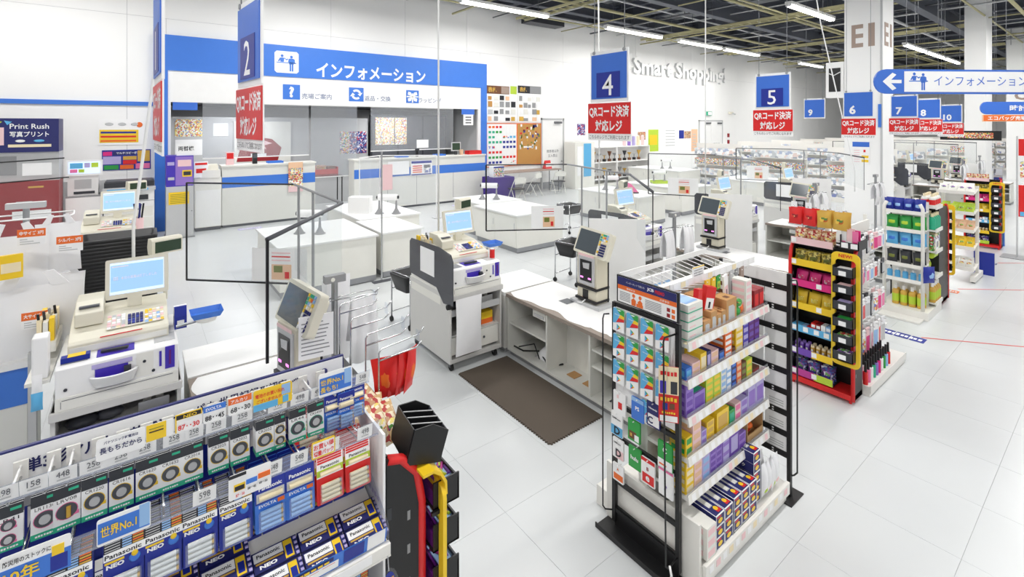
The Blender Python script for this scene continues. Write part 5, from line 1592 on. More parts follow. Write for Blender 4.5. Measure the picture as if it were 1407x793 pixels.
hd_ = MB().prism([(-.02, 1.262), (.02, 1.265), (.05, 1.245), (.068, 1.21), (.07, 1.165), (.0635, 1.165), (.06, 1.205), (.045, 1.235), (.018, 1.255), (-.02, 1.254)], 'y', -.055, .15, 'yellow').build('yellow_hood', br)
MB().text('NEW', .045, 1.187, .03, 'red', 'zy', .0725, bold=.03, w=.09).build('lettering', hd_)
dr = snack_rack('black sided snack rack behind the detergent gondola', (8.80, 1.60, 0), 1, 1.305, .5)
fr2 = snack_rack('distant red edged snack rack with yellow frame right of the green snacks', (13.1, 1.62, 0), -1)

def bag_mesh(w_, h, d, m, art=None, seed=1):
    b = MB().pillow(w_, h, d, m, 6, seed)
    if art:
        b.tf = Matrix.Translation((0, 0, h * .2)) @ Matrix.Diagonal((.86, 1.14, .6, 1))
        b.pillow(w_, h, d, art, 6, seed)
    return b.mesh('candy_bag')
BAGS = {}
def bag(key, w_, h, d, m, art=None, seed=1):
    k = (key, w_, h)
    if k not in BAGS: BAGS[k] = bag_mesh(w_, h, d, m, art, seed)
    return BAGS[k]

def fill_rack(root, f, x, y, where):
    """trays with coloured fronts and goods; rack front plane at x, low y edge at y"""
    rows = [(1.30, 'pale_pink', 'red', 'tan candy bags', ('art_tan', 'art_candy'), 3), (1.10, 'yellow', 'yellow', 'green and gold candy bags', ('art_gold', 'olive'), 3), (.91, 'hot_pink', 'pink', 'pink candy bags', ('hot_pink', 'art_pink'), 3),
            (.70, 'yellow', 'yellow', 'yellow candy bags', ('yellow', 'art_yellow'), 3), (.49, 'sky', 'sky', 'small chocolate boxes', None, 0), (.28, 'purple', 'purple', 'bottled gum', None, 0), (.085, 'magenta', 'magenta', 'purple and blue candy bags', ('art_berry', 'art_purple'), 3)]
    y0, y1 = y + .16, y + .505
    for ri, (z, fm, _, nm, bm, n) in enumerate(rows):
        xs = sorted((x + f * -.17, x + f * .0))
        t = MB().box(xs[0] - x, xs[1] - x, y0 - y, y1 - y, z, z + .006, 'black').build('tray', root)
        xf = f * .004
        fx = sorted((f * .0005, f * .006))
        MB().box(fx[0], fx[1], y0 - y, y1 - y, z, z + .062, fm).build('tray_front', t)
        if ri in (2, 3, 6) :
            pass
        if fm == 'purple':
            fx2 = sorted((f * .0062, f * .007)); MB().box(fx2[0], fx2[1], y0 - y, y0 - y + .17, z, z + .062, 'yellow').build('front_band', t)
        if fm == 'magenta':
            fx2 = sorted((f * .0062, f * .007)); MB().box(fx2[0], fx2[1], y0 - y, y0 - y + .15, z, z + .062, 'lime').build('front_band', t)
        tx = sorted((f * .0072, f * .008))
        for q in ((.31,) if ri in (0, 1) else ((.31, .1) if ri < 4 else (.31, .21, .12, .04) if ri == 4 else (.31, .14))):
            MB().box(tx[0], tx[1], y0 - y + q - .012, y0 - y + q + .03, z + .012, z + .055, 'paper').build('price_tag', t)
        gx = x - f * .055
        if bm:
            for q in range(n):
                for dpt in range(2):
                    o = put(bag(nm, .105, .13 if ri != 3 else .15, .035, bm[0], bm[1], ri * 7 + q), 'candy_bag', None, (gx - f * .05 * dpt, y1 - .058 - q * .112, z + .0065), rot=(R(-14 + 5 * math.sin(q * 3 + dpt)), R(4 * math.sin(q * 5 + ri)), (PI / 2 if f > 0 else -PI / 2) + R(9 * math.sin(q * 7 + ri * 2))))
                    colname = nm
                    tag(o, '%s in the tray %s' % (nm, where[ri]), 'candy', nm + ' ' + where[ri])
        elif ri == 4:
            for q in range(8):
                for st in range(2 if q > 3 else 1):
                    mcol = ['sky', 'sky', 'pale_blue', 'red', 'red', 'dark_red', 'paper', 'pale_blue'][q]
                    o = MB().box(-.045, .045, -.018, .018, 0, .05, mcol).box(-.0455, -.0451, -.015, .015, .012, .038, 'paper').build('candy_box', None, (gx - f * .0, y1 - .022 - q * .0405, z + .0065 + st * .0505))
                    tag(o, ('blue' if q < 3 else 'red' if q < 6 else 'pale') + ' chocolate box standing in the sky blue tray ' + where[ri], 'candy box', 'chocolate boxes in the sky blue tray')
        else:
            for q in range(7):
                for dpt in range(2):
                    pur = q < 3
                    b = MB().cyl((0, 0, 0), (0, 0, .075), .019, 'purple' if pur else 'gold', 12).cyl((0, 0, .075), (0, 0, .095), .018, 'violet' if pur else 'cream', 12, .014)
                    b.box(-.0205, -.0195, -.008, .008, .02, .06, 'paper')
                    o = b.build('gum_bottle', None, (gx - f * .05 * dpt, y1 - .03 - q * .045, z + .0065))
                    tag(o, ('purple' if pur else 'golden') + ' gum bottle in the purple and yellow tray ' + where[ri], 'gum bottle', ('purple' if pur else 'golden') + ' gum bottles')
fill_rack(cr, -1, 4.85, 1.49, ['at the top of the candy rack', 'second from the top of the candy rack', 'with the pink front of the candy rack', 'with the plain yellow front of the candy rack', 'of the candy rack', 'of the candy rack', 'at the bottom of the candy rack'])
fill_rack(fr2, -1, 13.1, 1.62, ['at the top of the distant rack', 'second from the top of the distant rack', 'with the pink front of the distant rack', 'with the plain yellow front of the distant rack', 'of the distant rack', 'of the distant rack', 'at the bottom of the distant rack'])
# goods in the small yellow frame trays
def small_goods(x, y, f, where):
    for k in range(6):
        z = .40 + k * .142 + .0065
        m = ['deep_purple', 'deep_blue', 'green', 'purple', 'red', 'paper'][k]
        a = ['art_purple', 'art_green', 'green', 'lilac', 'pale_pink', 'light_grey'][k]
        nm = ['purple', 'blue and green', 'green', 'violet', 'red', 'white'][k]
        b = MB().box(-.045, .045, -.05, .05, 0, .05, m).box(-.042, .042, -.047, .047, .0501, .053, a)
        b.tf = Matrix.Rotation(R(18 * f), 4, 'Y')
        o = b.build('snack_pack', None, (x + f * .075, y + .045, z + .012))
        tag(o, '%s snack pack in the yellow frame of %s' % (nm, where), 'snack', 'snack packs in the yellow frame')
small_goods(4.85, 1.49, -1, 'the candy rack')
small_goods(13.1, 1.62, -1, 'the distant rack')
# purple boxes of the near rack
for k in range(6):
    z = .40 + k * .142 + .0065
    pb = thing('snack_box', 'open purple snack box with dotted lining in the near rack', 'snack box', (.83, 1.515, z), 0, 'purple snack boxes of the near rack')
    MB().box(-.045, .042, -.06, .06, 0, .05, 'deep_purple').build('box', pb)
    b = MB(); b.tf = Matrix.Translation((-.02, 0, .05)) @ Matrix.Rotation(R(-25), 4, 'Y')
    b.box(-.003, .003, -.045, .05, 0, .075, 'deep_purple').box(.0032, .004, -.015, .02, .03, .05, 'black'); b.build('lid', pb)
    rnd = random.Random(k)
    b = MB().box(-.012, .048, -.043, .048, .0502, .056, 'pale_blue')
    for q in range(9):
        b.cyl((rnd.uniform(-.008, .044), rnd.uniform(-.038, .043), .056), (rnd.uniform(-.008, .044), rnd.uniform(-.038, .043), .0565), .006, ['lime', 'magenta', 'purple'][q % 3], 8)
    b.build('lining', pb)
# near rack top: divided black tray, chrome hooks, red packets, snack pile
dt = thing('divided_tray', 'black divided cardboard tray on top of the near rack', 'tray', (.775, 1.54, 1.305), R(-6))
b = MB()
b.tf = Matrix.Rotation(R(14), 4, 'Y') @ Matrix.Scale(.74, 4)
b.prism([(-.09, -.05), (.075, -.05), (.085, .09), (.0, .12), (-.085, .1)], 'y', -.115, -.108, 'black').prism([(-.09, -.05), (.075, -.05), (.085, .09), (.0, .12), (-.085, .1)], 'y', .108, .115, 'black')
b.box(-.09, .08, -.108, .108, -.05, -.045, 'black').box(-.09, -.085, -.108, .108, -.045, .1, 'black').box(.077, .082, -.108, .108, -.045, .09, 'charcoal')
for q in (-.055, 0, .055):
    b.box(-.085, .077, q - .002, q + .002, -.045, .095, 'black').box(-.08, .072, q - .0025, q + .0025, .095, .098, 'light_grey')
b.build('tray', dt)
hk = thing('display_hook_stand', 'chrome hook frame with price holders above the near rack', 'hook stand', (.73, 1.95, 1.30))
for k, (y, zt) in enumerate(((2.33, 1.54), (2.18, 1.52), (2.0, 1.51), (1.86, 1.50))):
    a = MB().tube([(.02, y - 1.98, 0), (.02, y - 1.98, zt - 1.3), (.03, y - 1.98, zt - 1.285), (.19, y - 1.98, zt - 1.27), (.215, y - 1.98, zt - 1.245)], .0035, 'chrome', 6)
    a.tube([(.02, y - 1.98, zt - 1.33), (.18, y - 1.98, zt - 1.32), (.205, y - 1.98, zt - 1.3)], .0035, 'chrome', 6)
    ao = a.build('hook', hk)
    MB().box(.185, .189, y - 1.98 - .014, y - 1.98 + .014, zt - 1.3, zt - 1.25, 'blister').build('price_holder', ao)
MB().box(.0, .04, -.2, .4, -.02, 0, 'black').build('foot_bar', hk)
rp = MB().pillow(.1, .17, .03, 'red', 7, 4)
rp.tf = Matrix.Translation((0, -.004, .03)) @ Matrix.Diagonal((.5, .95, .6, 1)); rp.pillow(.1, .17, .03, 'orange', 6, 5)
rp_me = rp.mesh('red_packet')
for k in range(5):
    o = put(rp_me, 'red_packet', None, (.80 + .022 * k, 1.86, 1.30), rot=(R(5), R(3 * (k - 2)), R(-25 + 17 * k)))
    tag(o, 'long red foil packet hanging from the chrome hook frame', 'packet', 'red foil packets')
sb = MB().pillow(.085, .12, .035, 'art_tan', 7, 8)
sb.tf = Matrix.Translation((0, 0, .02)) @ Matrix.Diagonal((.85, 1.12, .62, 1)); sb.pillow(.085, .12, .035, 'art_candy', 6, 9)
sb_me = sb.mesh('snack_bag')
rnd = random.Random(12)
for k in range(15):
    o = put(sb_me, 'snack_bag', None, (.645 + .042 * (k % 3), 1.80 - .045 * (k // 3), 1.325 - .008 * (k // 3) - .01 * (k % 3)), rot=(R(-50 + rnd.uniform(-15, 15)), R(rnd.uniform(-15, 15)), R(20 + rnd.uniform(-25, 25))))
    tag(o, 'red and cream snack bag heaped on top of the near rack', 'snack', 'heaped snack bags')
# ================================================================== CARD AND GENERAL GOODS GONDOLA
SX0, SX1, SY = 2.30, 3.21, 1.46
gg = thing('goods_gondola', 'white gondola stocked with coloured boxes behind the gift card rack', 'gondola', (2.75, 1.72, 0))
def ll(x, y): return (x - 2.75, y - 1.72)
def gbox(x0, x1, y0, y1, z0, z1, m, mb=None):
    mb = mb or MB()
    return mb.box(x0 - 2.75, x1 - 2.75, y0 - 1.72, y1 - 1.72, z0, z1, m)
gbox(SX0, SX1, 1.715, 1.735, .13, 1.42, 'shelf_white').build('back_panel', gg)
for x in (SX0 + .001, SX1 - .031):
    gbox(x, x + .03, 1.736, 1.776, .1, 1.45, 'shelf_white').build('upright', gg)
gbox(SX0, SX1 + .06, 1.375, 2.1, .005, .125, 'shelf_white').build('base_deck', gg)
gbox(SX0, SX1 + .06, 1.352, 1.374, .06, .135, 'shelf_white').build('base_edge', gg, bev=.003)
gbox(SX0 - .02, SX0 - .001, 1.38, 2.0, .005, .34, 'shelf_white').build('base_end', gg)
LV = [1.235, 1.035, .835, .625, .425]
for k, z in enumerate(LV):
    s = gbox(SX0, SX1, SY, 1.714, z - .02, z, 'shelf_white').build('shelf', gg)
    MB().prism([(SY - 1.72 - .012, z - .032), (SY - 1.72 - .001, z - .034), (SY - 1.72 - .001, z + .012), (SY - 1.72 - .004, z + .012)], 'x', SX0 - 2.75, SX1 - 2.75, 'shelf_white').build('shelf_edge', s)
    st = MB()
    rnd = random.Random(k)
    tg_ = MB()
    n = 14
    for q in range(n):
        x = SX0 - 2.75 + .03 + q * .063
        m = 'paper' if rnd.random() < .7 else ('cream' if rnd.random() < .6 else 'pale_pink')
        MB().add([(x, SY - 1.72 - .0125, z - .027), (x + .036, SY - 1.72 - .0125, z - .027), (x + .036, SY - 1.72 - .006, z + .006), (x, SY - 1.72 - .006, z + .006)], [(0, 1, 2, 3)], m).build('price_tag', s)
    MB().add([(SX0 - 2.75, SY - 1.72 + .003, z + .001), (SX1 - 2.75, SY - 1.72 + .003, z + .001), (SX1 - 2.75, SY - 1.72 + .003, z + .03), (SX0 - 2.75, SY - 1.72 + .003, z + .03)], [(0, 1, 2, 3)], 'clear_rail').build('clear_guard', s)
    gbox(SX0, SX1, SY + .003, SY + .03, z + .0004, z + .0014, ['cream', 'pale_pink', 'pale_pink', 'cream', 'white'][k]).build('shelf_strip', s)
for q in range(14):
    x = SX0 - 2.75 + .03 + q * .066
    MB().box(x, x + .04, 1.3505 - 1.72, 1.3515 - 1.72, .085, .12, ['paper', 'pale_pink', 'paper', 'cream'][q % 4]).build('price_tag', gg)

def goods(x0, z, w_, d, h, n, m, patch, name, where, cols=1, y0=1.475, gap=.003, text=None, tcol='paper', top=None, rows=1, stripe=None):
    """stacks of one kind of carton"""
    b = MB().box(0, w_, 0, d, 0, h, m)
    if patch:
        b.box(w_ * .12, w_ * .88, -.0008, -.0001, h * .2, h * .8, patch)
        b.box(-.0008, -.0001, d * .1, d * .9, h * .25, h * .75, patch)
    if stripe:
        b.box(0, w_, -.0008, -.0001, h * .08, h * .2, stripe).box(-.0008, -.0001, 0, d, h * .08, h * .2, stripe).box(w_ * .1, w_ * .5, -.0008, -.0001, h * .45, h * .6, 'pale_pink')
    if top:
        b.box(w_ * .1, w_ * .9, d * .1, d * .75, h + .0001, h + .0008, top)
    if text:
        b.text(text, w_ / 2, h / 2, h * .42, tcol, off=-.0016, bold=.02, w=min(w_ * .8, w_))
    me = b.mesh(name)
    for c in range(cols):
        for r_ in range(rows):
            for k in range(n):
                o = put(me, name, None, (x0 + c * (w_ + .004), y0 + r_ * (d + .004), z + k * (h + .0008) + .0012))
                tag(o, where, 'box', where + ' stack')
    return me
z = LV[0] + .001
goods(2.33, z, .14, .2, .048, 4, 'offwhite', None, 'long_carton', 'white and green carton in the stack at the left of the top shelf', top='pale_blue', stripe='teal_green')
o = MB().cyl((0, 0, 0), (0, 0, .06), .038, 'offwhite', 18).cyl((0, 0, .06), (0, 0, .066), .037, 'red', 18).box(-.02, .02, -.0395, -.037, .012, .045, 'ink').build('round_tin', None, (2.40 - .1, 1.43, z)) if False else None
def kraft(x, y, w_, h, d, label):
    t = thing('kraft_box', label, 'box', (x, y, LV[0] + .002), 0, 'kraft boxes on the top shelf')
    MB().box(0, w_, 0, d, 0, h, 'kraft').build('box', t)
    MB().prism([(w_ * .2, h * .12), (w_ * .8, h * .12), (w_ * .8, h * .6), (w_ * .65, h * .72), (w_ * .2, h * .72)], 'y', -.001, -.0002, 'light_grey').build('window', t)
    MB().box(w_ * .35, w_ * .65, d * .2, d * .5, h + .0002, h + .001, 'brown').build('print', t)
    return t
kraft(2.485, 1.475, .07, .07, .09, 'low kraft box with window, front left on the top shelf')
kraft(2.56, 1.475, .06, .105, .08, 'kraft box with window beside the low one on the top shelf')
kraft(2.625, 1.475, .045, .075, .08, 'narrow kraft box on the top shelf')
kraft(2.675, 1.475, .045, .085, .08, 'second narrow kraft box on the top shelf')
kraft(2.725, 1.475, .115, .135, .1, 'largest kraft box with wide window on the top shelf')
kraft(2.50, 1.575, .09, .15, .1, 'tall kraft box at the back left of the top shelf')
kraft(2.60, 1.575, .09, .15, .1, 'tall kraft box at the back middle of the top shelf')
kraft(2.70, 1.59, .1, .14, .1, 'tall kraft box behind the largest one on the top shelf')
pk = MB().sphere((.03, .02, .03), .035, 'green', 10, 6, 1, .7, .9).sphere((.07, .02, .04), .032, 'orange', 10, 6, 1, .7, 1).sphere((.05, .015, .075), .03, 'art_green', 10, 6, 1.1, .6, .9)
tag(pk.build('seed_packet', None, (2.85, 1.48, LV[0] + .004)), 'green and orange packet beside the largest kraft box', 'packet')
goods(2.955, z, .07, .12, .04, 5, 'offwhite', 'pale_pink', 'long_carton', 'pale carton of the tall stack near the right of the top shelf')
goods(2.955, z, .07, .1, .05, 4, 'brown', 'paper', 'brown_carton', 'dark brown carton behind the pale stack on the top shelf', y0=1.60)
goods(3.06, z, .06, .1, .12, 1, 'dark_red', 'red', 'red_carton', 'red carton at the right end of the top shelf', cols=2)
z = LV[1] + .001
W2 = 'on the second shelf of the goods gondola'
goods(2.31, z, .055, .1, .06, 1, 'blue', 'sky', 'small_carton', 'bright blue carton ' + W2)
goods(2.37, z, .075, .1, .035, 2, 'pale_pink', 'peach', 'small_carton', 'pale pink carton left of the yellow one ' + W2)
goods(2.45, z, .06, .1, .1, 1, 'yellow', 'cream', 'small_carton', 'tall yellow carton ' + W2)
goods(2.515, z, .04, .1, .095, 1, 'navy', 'lilac', 'small_carton', 'slim navy carton ' + W2)
goods(2.56, z, .075, .1, .04, 2, 'pale_pink', 'peach', 'small_carton', 'pale pink carton right of the navy one ' + W2)
goods(2.64, z, .06, .1, .06, 1, 'navy', 'blue', 'small_carton', 'low navy carton beside the orange stack ' + W2)
goods(2.705, z, .08, .12, .033, 5, 'orange', 'paper', 'small_carton', 'orange carton of the tall stack ' + W2)
goods(2.79, z, .035, .1, .04, 1, 'brown', None, 'small_carton', 'tiny brown carton ' + W2)
goods(2.83, z, .085, .12, .038, 5, 'yellow', 'cream', 'small_carton', 'yellow carton of the tall stack ' + W2)
goods(2.92, z, .065, .12, .042, 4, 'indigo', 'lilac', 'small_carton', 'indigo carton of the stack ' + W2)
goods(2.99, z, .065, .12, .042, 4, 'deep_purple', 'purple', 'small_carton', 'dark purple carton at the right ' + W2, cols=2)
z = LV[2] + .001
W3 = 'on the third shelf of the goods gondola'
goods(2.31, z, .07, .1, .045, 4, 'violet', 'purple', 'small_carton', 'violet carton at the left ' + W3)
goods(2.385, z, .11, .1, .1, 1, 'violet', 'purple', 'small_carton', 'larger violet carton ' + W3, top='teal_green')
goods(2.505, z, .075, .1, .035, 4, 'lime', 'yellow', 'small_carton', 'lime carton of the stack ' + W3, cols=2)
goods(2.665, z, .055, .1, .038, 4, 'offwhite', 'pale_blue', 'small_carton', 'white and blue carton ' + W3)
goods(2.724, z, .055, .1, .038, 4, 'pale_blue', 'paper', 'small_carton', 'pale blue carton ' + W3)
goods(2.783, z, .055, .1, .038, 4, 'navy', 'blue', 'small_carton', 'navy carton of the stack ' + W3)
goods(2.842, z, .055, .1, .038, 4, 'orange', 'peach', 'small_carton', 'orange carton of the stack ' + W3)
goods(2.901, z, .055, .1, .038, 3, 'brown', 'olive', 'small_carton', 'dark brown and green carton ' + W3)
goods(2.96, z, .07, .1, .038, 3, 'lime', 'yellow', 'small_carton', 'yellow green carton near the right ' + W3)
goods(3.035, z, .09, .1, .035, 1, 'brown', 'dark_red', 'small_carton', 'flat brown carton ' + W3)
z = LV[3] + .001
W4 = 'on the fourth shelf of the goods gondola'
goods(2.31, z, .06, .1, .05, 2, 'yellow', 'green', 'small_carton', 'yellow and green carton at the left end ' + W4)
goods(2.375, z, .08, .11, .05, 3, 'pale_pink', 'peach', 'small_carton', 'pale pink carton of the left stack ' + W4)
goods(2.46, z, .05, .11, .04, 2, 'lilac', 'violet', 'small_carton', 'lilac carton ' + W4)
goods(2.515, z, .075, .1, .036, 3, 'yellow', 'gold', 'small_carton', 'small yellow carton of the stack ' + W4)
goods(2.62, z, .13, .1, .12, 1, 'yellow', 'gold', 'small_carton', 'big yellow carton ' + W4)
goods(2.755, z, .065, .1, .085, 1, 'green', 'teal_green', 'small_carton', 'green carton beside the big yellow one ' + W4)
goods(2.825, z, .065, .1, .05, 2, 'pale_pink', 'pink', 'small_carton', 'pale pink carton of the right stack ' + W4)
goods(2.895, z, .08, .1, .05, 2, 'lilac', 'violet', 'small_carton', 'lilac carton of the right stack ' + W4)
goods(2.98, z, .1, .12, .15, 1, 'lilac', 'violet', 'small_carton', 'tall lilac carton ' + W4, cols=2)
z = LV[4] + .001
W5 = 'on the fifth shelf of the goods gondola'
goods(2.31, z, .075, .1, .042, 4, 'yellow', 'cream', 'small_carton', 'yellow carton of the left stack ' + W5)
goods(2.39, z, .075, .1, .042, 4, 'pale_pink', 'peach', 'small_carton', 'pale pink carton of the stack ' + W5)
goods(2.47, z, .075, .1, .042, 4, 'lilac', 'pale_blue', 'small_carton', 'lilac carton of the stack ' + W5)
goods(2.55, z, .06, .1, .035, 4, 'violet', 'purple', 'small_carton', 'violet carton of the lower stack ' + W5, cols=2)
goods(2.68, z, .08, .1, .055, 3, 'violet', 'lilac', 'small_carton', 'violet carton of the middle stack ' + W5)
goods(2.765, z, .1, .1, .15, 1, 'purple', 'lilac', 'small_carton', 'tall purple carton ' + W5)
goods(2.87, z, .08, .1, .05, 2, 'violet', 'purple', 'small_carton', 'violet carton right of the tall purple one ' + W5)
ct = thing('carton_tray', 'open brown carton with red packets at the right of the fifth shelf', 'carton', (2.97, 1.475, LV[4] + .002))
MB().box(0, .2, 0, .2, 0, .008, 'cardboard').box(0, .006, 0, .2, .008, .15, 'cardboard').box(.194, .2, 0, .2, .008, .15, 'cardboard').box(.006, .194, .194, .2, .008, .15, 'cardboard').box(.006, .194, 0, .006, .008, .05, 'cardboard').box(.006, .194, 0.006, .194, .142, .15, 'cardboard').build('carton', ct)
MB().sphere((.1, .08, .03), .04, 'red', 10, 6, 1.5, 1, .6).sphere((.12, .06, .05), .03, 'orange', 10, 6, 1.4, 1, .6).sphere((.06, .07, .04), .03, 'pale_pink', 10, 6, 1.2, 1, .7).build('packets', ct)
# base shelf: candle boxes, white cartons, clear bags
ZB = .137
goods(2.33, ZB, .085, .24, .055, 3, 'offwhite', 'pale_pink', 'white_carton', 'white and pink carton at the left end of the base shelf', y0=1.365)
def candle_box(w_, d, h):
    b = MB().box(0, w_, 0, d, 0, h, 'navy')
    e = .004
    for x0, x1, y0, y1 in ((0, w_, -.0, e), (0, w_, d - e, d), (0, e, 0, d), (w_ - e, w_, 0, d)):
        b.box(x0, x1, y0, y1, h + .0001, h + .0006, 'paper')
    for z0, z1 in ((0, e), (h - e, h)):
        b.box(0, w_, -.0006, -.0001, z0, z1, 'paper')
    for x0, x1 in ((0, e), (w_ - e, w_)):
        b.box(x0, x1, -.0006, -.0001, 0, h, 'paper')
    b.box(w_ * .5, w_ * .9, d * .05, d * .16, h + .0001, h + .0007, 'red')
    b.cyl((w_ * .5, d * .24, h - .012), (w_ * .5, d * .74, h - .012), w_ * .24, 'offwhite', 12)
    b.cyl((w_ * .5, d * .8, h - .002), (w_ * .5, d * .8, h + .001), w_ * .2, 'blue', 14)
    b.cyl((w_ * .66, d * .16, h - .002), (w_ * .66, d * .16, h + .0012), w_ * .16, 'yellow', 14)
    b.poly([(w_ * (.5 + .26 * math.cos(2 * PI * k / 14)), -.0008, h * (.42 + .22 * math.sin(2 * PI * k / 14))) for k in range(14)], 'yellow')
    b.box(w_ * .15, w_ * .6, -.0008, -.0001, h * .72, h * .86, 'red')
    b.text('ローソク', d * .42, h * .5, h * .34, 'paper', 'yz', -.001, bold=.03, w=d * .4)
    return b.mesh('candle_box')
cb1 = candle_box(.085, .23, .06)
for c, n in enumerate((3, 3)):
    for k in range(n):
        o = put(cb1, 'candle_box', None, (2.425 + c * .05 if False else 2.425 + c * .089, 1.37 + (.0 if c else .0), ZB + k * .0612))
        tag(o, 'navy candle box in the left stack on the base shelf', 'candle box', 'candle boxes, left stack')
for c in range(3):
    for k in range(3):
        o = put(cb1, 'candle_box', None, (2.62 + c * .089, 1.375, ZB + k * .0612))
        tag(o, 'navy candle box in the middle stacks on the base shelf', 'candle box', 'candle boxes, middle stacks')
for k in range(5):
    o = put(cb1, 'candle_box', None, (2.895, 1.40, ZB + k * .0612))
    tag(o, 'navy candle box in the tallest stack on the base shelf', 'candle box', 'candle boxes, tallest stack')
for k in range(7):
    b = MB().pillow(.06, .2, .05, 'bag_white', 6, 20 + k)
    b.tf = Matrix.Translation((0, -.003, .02)) @ Matrix.Diagonal((.8, .8, .3, 1)); b.pillow(.06, .2, .05, 'pale_pink' if k % 2 else 'lime', 5, k)
    o = b.build('clear_bag', None, (3.02 + (k % 4) * .05, 1.40 + (k // 4) * .07, ZB), R(15 * (k % 3)))
    tag(o, 'clear bag of white sticks standing right of the candle boxes', 'bag', 'clear bags on the base shelf')
# top hooks with hanging goods
tr = MB().add([(2.02 - 2.72, 1.60 - 1.72, 1.50), (3.26 - 2.75, 1.60 - 1.72, 1.50), (3.26 - 2.75, 1.592 - 1.72, 1.545), (2.02 - 2.72, 1.592 - 1.72, 1.545)], [(0, 1, 2, 3)], 'paper') if False else MB()
rail = gbox(2.30, 3.25, 1.565, 1.572, 1.485, 1.525, 'white').build('price_rail', gg)
for q in range(13):
    x = 2.33 + q * .07 - 2.75
    MB().box(x, x + .045, 1.5635 - 1.72, 1.5645 - 1.72, 1.49, 1.52, ['paper', 'cream', 'paper', 'paper'][q % 4]).build('price_tag', rail)
for q in range(14):
    x = 2.33 + q * .068 - 2.75
    MB().tube([(x, 0.01, 1.43), (x, -.08, 1.445), (x, -.16, 1.47)], .003, 'white', 6).build('hook', gg)
    MB().tube([(x, 0.01, 1.44), (x, .1, 1.455), (x, .2, 1.47)], .003, 'white', 6).build('hook', gg)
gbox(2.30, 3.25, 1.91, 1.917, 1.475, 1.51, 'white').build('price_rail', gg)
gbox(2.30, 3.23, 1.70, 1.74, 1.415, 1.45, 'shelf_white').build('hook_bar', gg)
def hanging(name, label, cat, x, y, ztop, w_, h, d, m, m2, rz=0.0, tilt=0.0):
    t = thing(name, label, cat, (x, y, ztop - h), rz, 'goods hanging from the top hooks')
    b = MB()
    b.tf = Matrix.Rotation(tilt, 4, 'Y')
    b.box(-w_ / 2, w_ / 2, -d / 2, d / 2, 0, h, m); b.build('pack', t)
    b = MB(); b.tf = Matrix.Rotation(tilt, 4, 'Y')
    b.box(-w_ * .4, w_ * .4, -d / 2 - .001, -d / 2 - .0002, h * .08, h * .55, m2)
    b.box(-w_ * .1, w_ * .1, -d / 2 - .0014, -d / 2 - .0011, h * .15, h * .4, 'ink' if m2 == 'paper' else ('lilac' if m2 == 'pale_blue' else 'dark_grey')); b.build('print', t)
    return t
hanging('hanging_box', 'left of two red and white boxes hanging from the top hooks', 'box', 2.50, 1.53, 1.47, .06, .13, .03, 'red', 'paper', R(10), R(12))
hanging('hanging_box', 'right of two red and white boxes hanging from the top hooks', 'box', 2.595, 1.53, 1.47, .065, .14, .04, 'red', 'paper', R(-20), R(12))
hanging('blister_card', 'yellow and black blister card beside the red hanging boxes', 'blister card', 2.68, 1.57, 1.48, .05, .17, .01, 'yellow', 'charcoal')
hanging('blister_card', 'yellow and white blister card right of the black one', 'blister card', 2.745, 1.57, 1.49, .04, .17, .01, 'yellow', 'paper')
hanging('blister_card', 'green topped hanging card on the top hooks', 'blister card', 2.80, 1.57, 1.49, .04, .09, .01, 'green', 'lime')
hanging('blister_card', 'white hanging card with pale bottle on the top hooks', 'blister card', 2.875, 1.56, 1.48, .06, .15, .012, 'paper', 'pale_pink', R(8), R(-8))
hanging('blister_card', 'clear hanging card with grey tool on the top hooks', 'blister card', 2.955, 1.57, 1.49, .04, .15, .012, 'light_grey', 'mid_grey')
hanging('blister_card', 'clear hanging card with orange handled tool', 'blister card', 3.02, 1.57, 1.49, .025, .17, .012, 'mid_grey', 'orange')
hanging('blister_card', 'brown tool card at the right end of the top hooks', 'blister card', 3.085, 1.57, 1.49, .04, .16, .012, 'taupe', 'brown')
hanging('blister_card', 'purple and black pen card at the left end of the top hooks', 'blister card', 2.345, 1.555, 1.47, .045, .26, .012, 'violet', 'navy')
for k in range(4):
    hanging('wrapped_cloth', 'white packaged cloth hanging behind the top hooks, %s' % ['leftmost', 'second from the left', 'third from the left', 'rightmost'][k], 'package', 2.38 + k * .1, 1.86, 1.46, .09, .12, .02, 'bag_white', 'pale_blue')
sg = thing('shelf_sign', 'small white sign with yellow edge on the top rail', 'sign', (2.56, 1.555, 1.525))
MB().box(-.06, .06, 0, .003, 0, .06, 'paper').box(-.06, .06, -.001, 0, .054, .06, 'yellow').build('card', sg)
b = MB()
for k in range(3): b.marks(0, .012 + k * .014, .09, .008, 'mid_grey', off=-.0012, n=8, seed=k)
b.build('lettering', sg)

# ---- gift card rack at the near end
rk = thing('gift_card_rack', 'black gift card rack with red and blue header at the gondola end', 'card rack', (2.255, 1.70, 0))
def ry(y): return y - 1.70
for y in (1.915, 1.485):
    MB().box(-.012, .012, ry(y) - .012, ry(y) + .012, .04, 1.345, 'black').build('post', rk)
for z in (1.335, .745, .55, .285, .11):
    MB().box(-.008, .008, ry(1.485), ry(1.915), z - .012, z + .012, 'black').build('cross_bar', rk)
MB().box(-.095, .02, ry(1.46), ry(1.985), .0005, .012, 'black').box(-.095, -.089, ry(1.46), ry(1.985), .012, .03, 'black').box(.0, .012, ry(1.485), ry(1.915), .012, .13, 'black').build('foot_plate', rk)
MB().box(-.006, .004, ry(1.50), ry(1.905), .78, 1.325, 'paper').build('card_panel', rk)
MB().tube([(-.02, ry(1.94), 1.27), (-.04, ry(1.965), 1.265), (-.05, ry(1.965), 1.24), (-.05, ry(1.965), .12), (-.04, ry(1.955), .1), (-.01, ry(1.925), .1)], .0045, 'black', 6).build('side_loop', rk)
